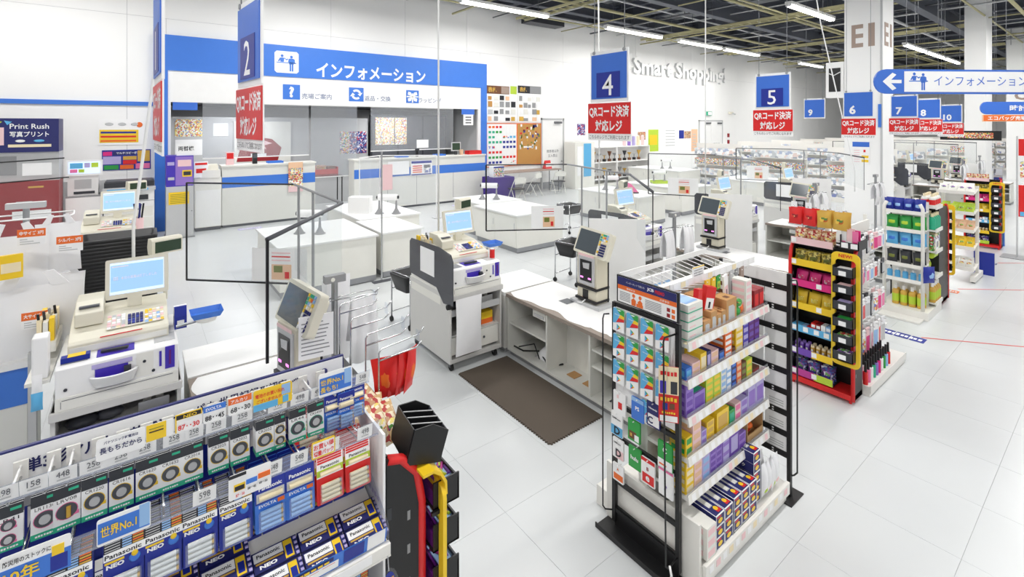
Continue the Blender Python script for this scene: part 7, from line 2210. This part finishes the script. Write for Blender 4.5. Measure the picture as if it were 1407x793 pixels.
tag(pk_.build('pink_box', None, (9.65, 7.75, .72), R(-40)), 'pink sloping box on the packing table before the trophies', 'box')
bx_ = MB().box(-.2, .2, -.12, .12, 0, .3, 'paper').box(-.195, .195, -.121, -.1201, .02, .28, 'white')
tag(bx_.build('white_box', None, (3.4, 9.2, .72), R(-38)), 'plain white box on the rear packing table behind the clear screens', 'box')
# freestanding clear booth beside the rear table
fb = thing('clear_booth', 'freestanding clear film booth in front of the long information counter', 'screen', (5.3, 11.6, 0))
def fbp(x, y): return (x - 5.3, y - 11.6)
pts = [(4.15, 11.3), (4.9, 11.9), (6.1, 11.1)]
for (x, y) in pts:
    a, c2 = fbp(x, y); MB().cyl((a, c2, 0.01), (a, c2, 1.62), .014, 'white', 8).build('post', fb)
    MB().box(a - .09, a + .09, c2 - .09, c2 + .09, .001, .012, 'light_grey').build('foot_plate', fb)
for (p, q) in ((0, 1), (1, 2)):
    a, b2 = fbp(*pts[p]), fbp(*pts[q])
    MB().poly([(*a, .35), (*b2, .35), (*b2, 1.6), (*a, 1.6)], 'film').build('clear_film', fb)
    MB().bar((*a, 1.62), (*b2, 1.62), .024, .024, 'white').build('top_rail', fb)
a, b2 = fbp(4.75, 11.75), fbp(5.05, 11.78)
MB().box(-.45, -.15, .08, .085, .75, 1.4, 'pale_pink').build('notice', fb)
# table with purple cloth, boxes, chairs, folding table
pc_ = thing('cloth_table', 'table under a dark purple cloth at the end of the information counter', 'table', (8.95, 12.3, 0))
MB().box(-.38, .38, -.3, .3, .76, .78, 'purple' if False else 'indigo').build('table_top', pc_)
b = MB()
n = 24
ring = []
for k in range(n):
    a = 2 * PI * k / n
    x = .40 * max(-1, min(1, 1.4 * math.cos(a))); y = .32 * max(-1, min(1, 1.4 * math.sin(a)))
    ring.append((x, y))
mat('cloth_purple', (62, 34, 128), .8)
vs = [(x, y, .785) for x, y in ring] + [(x * (1.08 + .05 * math.sin(k * 2.1)), y * (1.06 + .05 * math.cos(k * 1.7)), .03) for k, (x, y) in enumerate(ring)]
b.add(vs, [tuple(range(n))] + [(k, n + k, n + (k + 1) % n, (k + 1) % n) for k in range(n)], 'cloth_purple', False)
b.build('cloth', pc_)
tag(MB().box(-.2, .2, -.12, .12, 0, .34, 'paper').box(-.19, .19, -.1215, -.1201, .02, .32, 'art_small').box(-.2, .2, -.1225, -.1216, .28, .33, 'deep_blue').build('leaflet_box', None, (8.85, 12.25, .787)), 'printed leaflet box on the purple cloth table', 'box')
def folding_chair(x, y, rz, label, seat='charcoal'):
    t = thing('folding_chair', label, 'chair', (x, y, 0), rz, 'folding chairs')
    MB().prism([(-.2, -.19), (.2, -.19), (.2, .17), (.14, .2), (-.14, .2), (-.2, .17)], 'z', .42, .45, seat).build('seat', t, bev=.005)
    MB().prism([(-.2, .62), (.2, .62), (.2, .75), (.13, .79), (-.13, .79), (-.2, .75)], 'y', .2, .215, 'offwhite' if seat != 'indigo' else 'offwhite').build('backrest', t)
    for s in (-.21, .21):
        MB().tube([(s, -.24, .01), (s, .0, .42), (s, .2, .72), (s * .9, .21, .78)], .011, 'offwhite', 8).build('leg', t)
        MB().tube([(s * .93, .26, .01), (s * .93, .0, .45)], .011, 'offwhite', 8).build('leg', t)
    MB().tube([(-.19, .22, .78), (0, .225, .8), (.19, .22, .78)], .011, 'offwhite', 8).build('top_bar', t)
    MB().cyl((-.21, -.2, .08), (.21, -.2, .08), .008, 'offwhite', 8).build('stretcher', t)
    return t
folding_chair(9.25, 11.75, R(175), 'white folding chair against the purple cloth table')
folding_chair(10.6, 12.55, R(200), 'left white folding chair at the folding table under the cork board')
folding_chair(11.7, 12.5, R(160), 'right white folding chair at the folding table under the cork board')
ft = thing('folding_table', 'brown edged folding table under the cork board', 'table', (10.85, 13.15, 0))
MB().box(-1.35, 1.35, -.3, .3, .78, .82, 'taupe').build('table_top', ft)
for x in (-1.25, 1.25):
    for y in (-.25, .25):
        MB().cyl((x, y, 0), (x, y, .78), .016, 'dark_grey', 8).build('leg', ft)
    MB().cyl((x, -.25, .2), (x, .25, .2), .01, 'dark_grey', 8).build('stretcher', ft)
tag(MB().prism([(-.1, 0), (.12, 0), (.0, .3)], 'x', -.14, .14, 'red').box(-.13, .13, -.075, -.07, .05, .2, 'paper').build('table_tent', None, (11.75, 13.12, .822)), 'red and white tent card on the folding table', 'card')
tag(MB().box(-.16, .16, -.12, .12, 0, .1, 'paper').box(-.15, .15, -.11, .11, .1, .15, 'light_grey').build('paper_stack', None, (11.95, 13.25, .822)), 'stack of white paper at the right of the folding table', 'paper')
# nameplate sample boards and card boards on the wall
nb1 = poster('sample_board', 'brown headed nameplate sample board on the white wall', 9.38, 10.7, 2.5, 3.78, WY - .03, 'paper', 'board', t=.025)
b = MB().box(9.38, 10.35, WY - .034, WY - .031, 3.48, 3.76, 'brown').box(10.0, 10.33, WY - .036, WY - .0345, 3.5, 3.74, 'taupe').box(10.4, 10.68, WY - .034, WY - .031, 3.5, 3.78, 'lime')
b.text('表札', 9.62, 3.62, .18, 'gold', off=WY - .0345, bold=.03, w=.36)
b.build('header', nb1)
nb2 = poster('sample_board', 'black headed nameplate sample board on the white wall', 10.74, 11.83, 2.5, 3.82, WY - .03, 'paper', 'board', t=.025)
b = MB().box(10.74, 11.83, WY - .034, WY - .031, 3.55, 3.82, 'ink').box(11.3, 11.82, WY - .036, WY - .0345, 3.56, 3.81, 'mid_grey')
b.text('表札', 10.98, 3.685, .18, 'gold', off=WY - .0345, bold=.03, w=.32)
b.build('header', nb2)
rnd = random.Random(3)
for par, xa, xb in ((nb1, 9.42, 10.66), (nb2, 10.78, 11.8)):
    for i in range(5):
        for j in range(4):
            x = xa + (xb - xa) * i / 5 + .02; z = 2.55 + j * .24
            w_ = rnd.uniform(.12, .2); h = rnd.uniform(.1, .2)
            MB().box(x, x + w_, WY - .045, WY - .031, z, z + h, rnd.choice(['offwhite', 'light_grey', 'ink', 'gold', 'paper', 'peach', 'mid_grey', 'cork', 'paper'])).build('nameplate', par)
cbd = poster('card_board', 'orange framed board of business cards on the white wall', 9.4, 10.68, .98, 2.44, WY - .03, 'paper', 'board', t=.025, frame='orange')
for i in range(8):
    for j in range(8):
        x = 9.45 + i * .152; z = 1.02 + j * .175
        m = [['deep_blue', 'deep_blue', 'paper', 'art_cards'], ['green', 'green', 'red', 'red'], ['red', 'red', 'paper', 'paper'], ['art_cards', 'paper', 'deep_blue', 'deep_blue'], ['teal_green', 'teal_green', 'deep_blue', 'deep_blue'], ['teal_green', 'paper', 'art_cards', 'sky'], ['teal_green', 'green', 'paper', 'paper'], ['orange', 'red', 'paper', 'paper']][j][i // 2]
        b = MB().box(x, x + .125, WY - .036, WY - .031, z, z + .14, 'paper').box(x + .01, x + .115, WY - .038, WY - .0365, z + .05, z + .13, m)
        b.build('sample_card', cbd)
ckb = poster('cork_board', 'cork board pinned with small stamps and tags on the wall', 10.72, 11.82, .98, 2.44, WY - .03, 'cork', 'board', t=.025, frame='orange')
for k in range(46):
    x = 10.78 + rnd.random() * .95; z = 1.5 + rnd.random() * .85
    MB().box(x, x + rnd.uniform(.04, .09), WY - .036, WY - .031, z, z + rnd.uniform(.05, .12), rnd.choice(['paper', 'paper', 'gold', 'red', 'deep_blue', 'offwhite', 'olive'])).build('pinned_tag', ckb)
MB().box(11.0, 11.4, WY - .036, WY - .031, 1.58, 1.64, 'paper').build('pinned_tag', ckb)
# posters beyond the staff door, wall fittings
for k, (x0, x1, z0, z1, m, lab) in enumerate(((13.75, 14.2, 2.0, 2.45, 'art_blueflyer', 'blue and white poster pair left of the sign numbered 4 support'), (17.55, 18.1, 1.75, 2.1, 'art_candy', 'small black and red poster left of the lime one'), (18.3, 19.05, 1.2, 2.2, 'lime', 'lime green poster on the far wall'), (19.5, 20.5, 1.3, 2.35, 'paper', 'large white poster right of the lime one'), (20.7, 21.1, 1.75, 2.15, 'deep_blue', 'small dark blue poster on the far wall'), (21.15, 21.7, 1.75, 2.1, 'art_candy', 'small black and red poster left of the double door'), (21.75, 22.3, 1.1, 2.2, 'peach', 'pale orange poster beside the double door'))):
    o = poster('wall_poster', lab, x0, x1, z0, z1, WY - .012, m)
    if m == 'lime':
        MB().box(x0 + .1, x1 - .1, WY - .016, WY - .0125, z0 + .3, z0 + .75, 'yellow').build('print', o)
    if m in ('paper', 'peach'):
        b = MB()
        for q in range(6): b.box(x0 + .1, x1 - .15, WY - .016, WY - .0125, z0 + .12 + q * .14, z0 + .16 + q * .14, 'light_grey')
        b.build('print', o)
for (x, z) in ((15.55, 3.05), (25.3, 3.0)):
    tag(MB().box(x, x + .25, WY - .16, WY - .002, z, z + .12, 'ivory').cyl((x + .1, WY - .16, z + .05), (x + .2, WY - .3, z - .02), .04, 'light_grey', 8).build('wall_speaker'), 'small ivory wall speaker on the wall ' + ('left of the slogan' if x < 20 else 'below the end of the slogan'), 'speaker')
tag(MB().box(23.1, 23.5, WY - .1, WY - .002, 2.9, 3.1, 'teal_green').box(23.12, 23.48, WY - .102, WY - .1005, 2.92, 3.08, 'paper').build('exit_sign'), 'small green exit sign above the double door', 'sign')
tag(MB().box(25.2, 25.35, WY - .05, WY - .002, 1.75, 1.95, 'dark_red').box(25.2, 25.35, WY - .05, WY - .002, 1.4, 1.6, 'dark_red').build('call_points'), 'two small red wall boxes right of the double door', 'wall box')
# trophy shelf
ts = thing('trophy_shelf', 'white display shelf of trophies against the long wall', 'shelf', (15.3, 13.1, 0))
MB().box(-2.4, -1.35, -.25, .35, .002, 1.75, 'offwhite').build('side_panel', ts)
MB().box(-1.95, -1.55, -.262, -.2505, .45, 1.7, 'teal_green' if False else 'sky').build('blue_drape', ts)
MB().box(-2.3, -2.0, -.262, -.2505, .5, 1.6, 'paper').build('white_sheet', ts)
for z in (.3, .95, 1.55):
    MB().box(-1.34, 2.1, -.25, .35, z - .04, z, 'white').build('shelf_board', ts)
MB().box(-1.34, 2.1, .33, .36, .002, 1.7, 'white').build('back_panel', ts)
MB().box(2.06, 2.1, -.25, .35, .002, 1.55, 'white').build('side_panel', ts)
MB().box(-.05, .0, -.255, -.2, .002, 1.55, 'white').build('post', ts)
MB().box(-1.34, 2.1, -.25, .35, .002, .1, 'offwhite').build('base', ts)
for k in range(20):
    x = 14.05 + (k % 10) * .31; z = [.951, .301][k // 10]
    m = ['gold', 'steel', 'gold', 'brown', 'steel', 'gold', 'charcoal'][k % 7]
    t = thing('trophy', ('metal trophy cup on the upper board of the trophy shelf' if z > .5 else 'metal trophy cup on the lower board of the trophy shelf'), 'trophy', (x, 13.0, z), 0, 'trophies, upper board' if z > .5 else 'trophies, lower board')
    MB().cyl((0, 0, 0), (0, 0, .1), .07, 'brown' if k % 2 else 'black', 12).build('base', t)
    MB().cyl((0, 0, .1), (0, 0, .22), .018, m, 10).cyl((0, 0, .22), (0, 0, .4 - .08 * (k % 3)), .03, m, 14, .09).build('cup', t)
for k in range(5):
    o = MB().cyl((0, 0, 0), (0, 0, .38), .07, ['pale_pink', 'violet', 'lilac', 'cream', 'pale_pink'][k], 14).cyl((0, 0, .38), (0, 0, .42), .05, 'paper', 14).build('vase', None, (15.9 + k * .3, 13.0, 1.552)); tag(o, 'pastel jar standing on the top board of the trophy shelf', 'jar', 'pastel jars')
tag(MB().sphere((0, 0, .1), .12, 'green', 10, 6, 1, 1, .9).sphere((.12, 0, .14), .1, 'olive', 10, 6).build('plant_bunch', None, (14.1, 12.7, .0)), 'small bunch of green leaves at the foot of the trophy shelf', 'plant') if False else None

# ---- left background: photo kiosk, copier, change machine
km = thing('photo_print_booth', 'photo print counter with dark blue banner and red front at the left edge', 'booth', (-1.75, 12.3, 0))
MB().box(-.75, .6, -.25, .4, 1.92, 2.52, 'navy').build('banner', km)
b = MB()
for k in range(6):
    b.poly([(-.7 + k * .12, -.252, 2.48), (-.6 + k * .12, -.252, 2.46), (-.66 + k * .12, -.252, 2.4)], ['yellow', 'sky', 'violet', 'pink', 'lime', 'sky'][k])
b.box(-.6, -.1, -.253, -.2505, 2.05, 2.36, 'pale_pink')
b.sphere((-.28, -.252, 2.2), .1, 'peach', 12, 8, 1, .03, 1.1).sphere((-.25, -.254, 2.26), .1, 'ink', 12, 8, 1, .03, .7).sphere((-.55, -.2535, 2.25), .09, 'hot_pink', 10, 6, .6, .03, 1.2)
b.text('Print Rush', .22, 2.38, .09, 'paper', off=-.2525, w=.5, bold=.01).text('写真プリント', .22, 2.24, .1, 'paper', off=-.2525, w=.5, bold=.02)
b.sphere((.1, -.252, 2.12), .04, 'paper', 8, 6, 1.6, .03, .6).sphere((.34, -.252, 2.12), .04, 'sky', 8, 6, 1.8, .03, .6)
b.box(-.05, .5, -.253, -.2505, 2.01, 2.06, 'cream')
b.sphere((-.62, -.2545, 2.06), .12, 'deep_blue', 12, 8, 1, .03, .9)
b.build('banner_print', km)
MB().box(-.75, .6, -.2, .4, 1.40, 1.92, 'light_grey').build('hood', km)
MB().box(-.7, .05, -.21, -.2005, 1.52, 1.85, 'mid_grey').box(.12, .5, -.21, -.2005, 1.5, 1.72, 'paper').build('hood_window', km)
MB().box(-.75, .6, -.25, .4, .002, 1.40, 'dark_red').build('red_front', km)
b = MB().box(.05, .25, -.28, -.2505, .98, 1.05, 'light_grey').box(-.55, -.2, -.28, -.2505, 1.0, 1.1, 'cream').box(.2, .4, -.2525, -.2505, 1.28, 1.31, 'gold').box(.0, .5, -.2525, -.2505, .72, .88, 'paper')
b.build('dispenser', km)
pstand = poster('price_poster', 'white and yellow price poster on the wall left of the portal', -.68, .11, 1.97, 2.53, WY - .012, 'paper')
b = MB().box(-.66, .0, WY - .016, WY - .0125, 2.02, 2.3, 'yellow')
for k in range(3): b.box(-.64, -.04, WY - .018, WY - .0162, 2.04 + k * .09, 2.08 + k * .09, ['orange', 'red', 'deep_blue'][k])
for k in range(3): b.sphere((-.5 + k * .22, WY - .014, 2.42), .06, 'light_grey', 10, 6, 1.2, .03, .6)
b.sphere((.02, WY - .014, 2.41), .05, 'orange', 10, 6, 1.1, .03, 1.2); b.build('print', pstand)
mp_ = poster('menu_poster', 'colourful dark blue menu poster above the copier', -.62, .22, 1.42, 1.86, WY - .012, 'deep_blue')
b = MB()
for (u0, u1, v0, v1, m) in ((.02, .2, .72, .92, 'hot_pink'), (.22, .68, .74, .93, 'navy'), (.72, .98, .4, .95, 'gold'), (.02, .38, .3, .68, 'lilac'), (.42, .7, .5, .68, 'gold'), (.42, .7, .28, .48, 'red'), (.04, .33, .04, .25, 'green'), (.36, .64, .04, .25, 'orange'), (.68, .98, .04, .3, 'pink')):
    b.box(-.62 + u0 * .84, -.62 + u1 * .84, WY - .016, WY - .0125, 1.42 + v0 * .44, 1.42 + v1 * .44, m)
b.text('マルチコピー機', -.2, 1.79, .05, 'paper', off=WY - .017, w=.36, bold=.02)
b.build('print', mp_)
pk1 = thing('photo_kiosk', 'white touch screen photo kiosk left of the copier', 'kiosk', (-.83, 12.7, 0))
MB().box(-.27, .27, -.2, .3, .002, 1.0, 'white').build('cabinet', pk1)
MB().box(-.27, .25, -.2, .3, 1.0, 1.03, 'mid_grey').build('shelf', pk1)
MB().box(-.25, .2, -.12, .3, 1.03, 1.42, 'white').build('printer', pk1)
MB().box(-.15, .1, -.125, -.1205, 1.16, 1.34, 'light_grey').box(-.16, .15, -.128, -.1205, 1.06, 1.11, 'charcoal').build('printer_slot', pk1)
s = MB().box(-.27, .27, -.2, -.12, 1.42, 1.72, 'white').build('touch_screen', pk1)
b = MB().box(-.23, .23, -.203, -.2005, 1.46, 1.69, 'screen_pale')
for (u0, u1, v0, v1, m) in ((.05, .45, .45, .9, 'sky'), (.5, .68, .5, .9, 'lilac'), (.72, .95, .5, .9, 'lime'), (.05, .28, .1, .38, 'pink'), (.32, .5, .1, .38, 'lime'), (.55, .95, .1, .38, 'screen_pale')):
    b.box(-.23 + u0 * .46, -.23 + u1 * .46, -.205, -.2035, 1.46 + v0 * .23, 1.46 + v1 * .23, m)
b.build('screen_page', s)
cp = thing('copier', 'white multifunction copier beside the blue portal', 'copier', (-.14, 12.75, 0))
MB().box(-.4, .4, -.3, .35, .002, .85, 'white').build('cabinet', cp)
for z in (.1, .32, .54):
    d = MB().box(-.38, .38, -.31, -.3005, z, z + .2, 'offwhite').build('paper_drawer', cp)
    MB().box(-.15, .15, -.315, -.3105, z + .14, z + .165, 'mid_grey').build('drawer_pull', d)
MB().box(-.4, .4, -.3, .35, .86, 1.08, 'white').build('body', cp)
MB().box(-.42, .42, -.42, -.2, 1.08, 1.14, 'light_grey').box(-.35, .3, -.425, -.4205, 1.09, 1.13, 'sky').build('control_panel', cp)
MB().box(-.4, .4, -.2, .35, 1.09, 1.24, 'charcoal').box(-.38, .38, -.18, .3, 1.2405, 1.27, 'dark_grey').build('scanner_lid', cp)
MB().box(-.4, .3, -.32, -.3005, .88, .98, 'charcoal').build('output_slot', cp)
ex = thing('change_machine', 'grey money change machine with purple upper front and sign', 'machine', (.70, 12.55, 0))
MB().box(-.24, .24, -.1, .4, .03, 1.1, 'light_grey').build('cabinet', ex)
MB().box(-.26, .26, -.16, .4, .002, .03, 'mid_grey').build('plinth', ex)
MB().box(-.24, .24, -.1, .4, 1.1, 1.75, 'indigo').build('upper_cabinet', ex)
b = MB().box(-.08, .23, -.104, -.1005, 1.12, 1.73, 'violet').box(-.04, .2, -.107, -.1045, 1.52, 1.66, 'pale_pink').box(.04, .21, -.112, -.1045, 1.3, 1.44, 'yellow').box(.06, .19, -.114, -.1125, 1.33, 1.41, 'charcoal').box(-.21, -.1, -.104, -.1005, 1.24, 1.3, 'light_grey').box(-.22, -.1, -.104, -.1005, 1.55, 1.62, 'lilac')
b.build('front_print', ex)
sg = MB().box(-.06, .28, -.08, -.07, 1.7505, 2.0, 'paper').build('sign', ex)
MB().text('両替機', .11, 1.9, .1, 'ink', off=-.0815, w=.28, bold=.02).build('lettering', sg)
b = MB().box(-.2, .16, -.104, -.1005, .72, .98, 'yellow')
for k in range(6): b.box(-.17, .12, -.106, -.1045, .75 + k * .035, .76 + k * .035, 'olive')
b.build('yellow_notice', ex)
MB().box(.2, .215, -.104, -.1005, .55, .57, 'charcoal').build('lock', ex)
cm2 = thing('side_cabinet', 'low white cabinet with a printer between change machine and counter', 'cabinet', (1.26, 13.05, 0))
MB().box(-.26, .26, -.1, .35, .08, 1.2, 'offwhite').build('cabinet', cm2)
MB().box(-.24, .24, -.105, -.1005, .1, .92, 'white').build('door', cm2)
MB().box(-.15, -.02, -.108, -.1055, 1.08, 1.1, 'mid_grey').build('handle', cm2)
MB().box(-.24, .24, -.08, .33, .002, .08, 'dark_grey').build('plinth', cm2)
tag(MB().box(-.2, .2, -.12, .18, 0, .17, 'offwhite').prism([(-.12, .17), (.18, .17), (.18, .3), (.0, .28)], 'x', -.16, .16, 'ivory').box(-.1, .1, -.1, .0, .175, .19, 'paper').build('printer', None, (1.3, 13.05, 1.2)), 'ivory printer on the low white cabinet', 'printer')
tag(MB().box(-.14, .14, -.003, .003, 0, .36, 'paper').box(-.1, .1, -.005, -.0031, .1, .2, 'red').box(-.12, .12, -.005, -.0031, .28, .33, 'red').build('hanging_sheet', None, (1.12, 12.93, 1.22), R(12)), 'white sheet with red print leaning by the change machine', 'sheet')
tag(MB().box(-.12, .12, -.04, .0, .0, .35, 'pale_blue').box(-.1, .1, -.043, -.0405, .12, .3, 'lcd_green').build('small_terminal', None, (1.1, 13.2, 1.2)), 'small pale terminal behind the change machine sign', 'terminal')

# ---- stack of black baskets
bk_ = MB()
o_ = [(-.25, -.17), (.25, -.17), (.25, .17), (-.25, .17)]
def rr(hx, hy, r_, n=3):
    return rounded(-hx, hx, -hy, hy, r_, n)
rim_o = rr(.255, .18, .04); rim_i = rr(.235, .16, .035); bot = rr(.2, .13, .03)
n = len(rim_o)
vs = [(*p, .2) for p in rim_o] + [(*p, .183) for p in rim_o] + [(*p, .2) for p in rim_i] + [(*p, .0) for p in bot] + [(*p, .008) for p in [(a * .96, c * .96) for a, c in bot]]
fs = []
for k in range(n):
    j = (k + 1) % n
    fs += [(k, j, 2 * n + j, 2 * n + k), (n + k, n + j, j, k), (3 * n + k, 3 * n + j, n + j, n + k), (2 * n + k, 2 * n + j, 4 * n + j, 4 * n + k)]
fs += [tuple(4 * n + k for k in range(n)), tuple(3 * n + k for k in range(n - 1, -1, -1))]
bk_.add(vs, fs, 'black', True)
basket_me = bk_.mesh('shopping_basket')
bs_ = thing('basket_trolley', 'low grey trolley under the stack of black baskets', 'trolley', (-.13, 5.15, 0))
MB().box(-.25, .25, -.18, .18, .1, .14, 'mid_grey').build('deck', bs_)
for x in (-.2, .2):
    for y in (-.13, .13):
        caster(bs_, x, y, .045)
NB = 43
for k in range(NB):
    o = put(basket_me, 'shopping_basket', None, (-.13 + .003 * math.sin(k * 2), 5.15, .1405 + k * .0275))
    tag(o, 'black shopping basket in the tall nested stack behind the nearest register', 'basket', 'stacked black baskets')

lastb = bpy.data.objects[-1] if False else None
# chrome trolleys with one basket
def trolley(x, y, label, blabel, rz=0.0):
    t = thing('basket_trolley', label, 'trolley', (x, y, 0), rz, 'chrome basket trolleys')
    for s in (-.2, .2):
        MB().tube([(s, -.2, .06), (s, -.2, .62), (s, .2, .62), (s, .2, .06)], .01, 'chrome', 8).build('frame', t)
    for z, yy in ((.62, -.2), (.62, .2), (.12, -.2), (.12, .2), (.405, -.2), (.405, .2)):
        MB().cyl((-.2, yy, z), (.2, yy, z), .008, 'chrome', 8).build('rail', t)
    for sx in (-.2, .2):
        for sy in (-.2, .2):
            MB().cyl((sx - .012, sy, .032), (sx + .012, sy, .032), .032, 'rubber', 10).build('caster', t)
    o = put(basket_me, 'shopping_basket', None, (x, y, .415), rz)
    tag(o, blabel, 'basket')
trolley(2.68, 5.42, 'chrome trolley behind the smoked panel cart', 'black basket on the trolley behind the smoked panel cart', R(8))
trolley(5.3, 5.32, 'chrome trolley behind the payment terminal by the mat', 'black basket on the trolley behind the payment terminal', R(10))
trolley(7.6, 6.3, 'chrome trolley beside the second lane', 'black basket on the trolley beside the second lane', R(-8))
trolley(7.7, 7.85, 'chrome trolley near the two door packing table', 'black basket on the trolley near the two door table')
# ---- left lane: bag rack with carrier bags and orange price flags
lr = thing('bag_rack', 'white wire rack of carrier bags at the left edge', 'bag rack', (-.62, 4.75, 0))
MB().cyl((0, 0, .02), (0, 0, 1.82), .018, 'steel', 10).build('pole', lr)
MB().box(-.2, .2, -.2, .2, .001, .02, 'light_grey').build('foot', lr)
MB().box(-.1, .1, -.03, .03, 1.82, 1.86, 'light_grey').build('head_clamp', lr)
for z in (1.76, 1.3):
    MB().tube([(-.35, -.12, z), (.24, -.12, z), (.25, -.05, z), (.24, .12, z), (-.35, .12, z)], .006, 'white', 6, True).build('wire_arm', lr)
def flat_bag(x, y, z, w_, h, label, seed, rz=0.0):
    b = MB().pillow(w_, h, .05, 'bag_white', 8, seed)
    b.tf = Matrix.Translation((0, 0, h * .98))
    b.prism([(-w_ * .36, 0), (-w_ * .18, 0), (-w_ * .1, h * .18), (-w_ * .2, h * .2)], 'y', -.006, .006, 'bag_white').prism([(w_ * .36, 0), (w_ * .18, 0), (w_ * .1, h * .18), (w_ * .2, h * .2)], 'y', -.006, .006, 'bag_white')
    o = b.build('carrier_bag', None, (x, y, z), rz)
    return tag(o, label, 'bag', 'carrier bags on the left rack')
flat_bag(-.66, 4.58, 1.16, .36, .5, 'large white carrier bag on the upper left rack', 31)
flat_bag(-.44, 4.60, 1.38, .24, .34, 'small white carrier bag at the right of the left rack', 32)
flat_bag(-.55, 4.45, .82, .5, .52, 'wide white carrier bag low on the left rack', 33)
flat_bag(-.42, 4.62, 1.0, .24, .36, 'white carrier bag behind the stamp rack', 34)
def price_flag(x, y, z, txt, label):
    t = thing('price_flag', label, 'price flag', (x, y, z), R(-6), 'orange price flags')
    MB().box(-.068, .068, 0, .002, 0, .105, 'paper').build('card', t)
    b = MB().box(-.068, .068, -.001, -.0002, .055, .105, 'orange')
    b.text(txt, .0, .08, .026, 'paper', off=-.0016, bold=.03, w=.115)
    for k in range(3): b.box(-.055, .04 - .03 * k, -.001, -.0002, .008 + k * .014, .014 + k * .014, 'light_grey')
    b.build('print', t)
price_flag(-.55, 4.40, 1.62, '中サイズ 3円', 'orange price flag on the upper left bag')
price_flag(-.37, 4.45, 1.54, 'シルバー 3円', 'orange price flag on the small bag right of the rack')
price_flag(-.52, 4.32, 1.10, '大サイズ 5円', 'orange price flag on the low wide bag')
ycl = MB().box(-.055, .055, -.015, .015, 0, .15, 'yellow').box(-.045, .045, -.017, -.0151, .04, .1, 'cream')
tag(ycl.build('yellow_pack', None, (-.64, 4.36, 1.43), R(15)), 'yellow packs hung on the large left carrier bag', 'pack')
bc_ = thing('blue_counter', 'white and blue counter under the bags at the left edge', 'counter', (-.85, 4.6, 0))
MB().box(-.5, .28, -.2, .35, .06, .60, 'counter_grey').build('body', bc_)
MB().box(-.5, .282, -.205, -.2005, .60, .84, 'blue').box(-.5, .28, -.2, .35, .60, .84, 'counter_grey').build('blue_band', bc_)
MB().box(-.52, .3, -.22, .37, .84, .88, 'white').build('counter_top', bc_)
MB().box(-.5, .26, -.18, .33, .002, .06, 'dark_grey').build('plinth', bc_)
gp = thing('grey_post', 'grey square post before the blue banded counter', 'post', (-.535, 4.32, 0))
MB().box(-.02, .02, -.02, .02, .01, .95, 'light_grey').build('post', gp)
MB().box(-.06, .06, -.06, .06, .0005, .01, 'mid_grey').build('foot', gp)
# pens beside the far register
pc3 = thing('pen_holder', 'black pen holder with scissors on the far left register stand', 'pen holder', (.0, 7.32, 1.13))
MB().cyl((0, 0, 0), (0, 0, .16), .05, 'pale_pink', 12).build('cup', pc3)
for k in range(5):
    MB().cyl((.02 * math.cos(k), .02 * math.sin(k), .05), (.05 * math.cos(k * 1.3), .05 * math.sin(k * 1.3), .33), .009, ['black', 'deep_blue', 'charcoal', 'black', 'navy'][k], 8).build('pen', pc3)
# ---- floor markings
def floor_mark(label, cx, cy, rz, m, L_=.42, w_=.16, txt='お待ち下さい'):
    t = thing('floor_mark', label, 'floor mark', (cx, cy, .0005), rz, 'floor marks')
    for k in range(3):
        MB().box(-L_ / 2 + k * L_ / 3 + .006, -L_ / 2 + (k + 1) * L_ / 3 - .006, -w_ / 2, w_ / 2, 0, .001, m).build('panel', t)
    MB().marks(0, 0, L_ * .85, w_ * .5, 'paper', 'xy', .0016, 9, 2).build('print', t)
    return t
floor_mark('blue floor mark right of the candy rack', 6.9, 1.65, R(-90), 'deep_blue')
floor_mark('red floor mark beside the detergent gondola', 9.3, 1.72, R(-90), 'orange', .3, .14)
floor_mark('blue floor mark beyond the red line', 11.7, 1.66, R(-90), 'navy', .34, .14)
floor_mark('blue floor mark before the first information counter', 2.05, 12.62, 0, 'lilac', .5, .2)
floor_mark('blue floor mark before the long information counter', 7.7, 12.45, 0, 'lilac', .6, .22)
for k, (p, q, lab) in enumerate((((7.0, 1.50), (7.95, .3), 'thin red tape line from the near blue floor mark'), ((9.5, 1.62), (10.5, .75), 'thin red tape line from the red floor mark'), ((11.85, 1.5), (12.6, .85), 'thin red tape line from the far blue floor mark'))):
    tag(MB().bar((p[0], p[1], .001), (q[0], q[1], .001), .018, .001, 'red').build('tape_line'), lab, 'tape line')
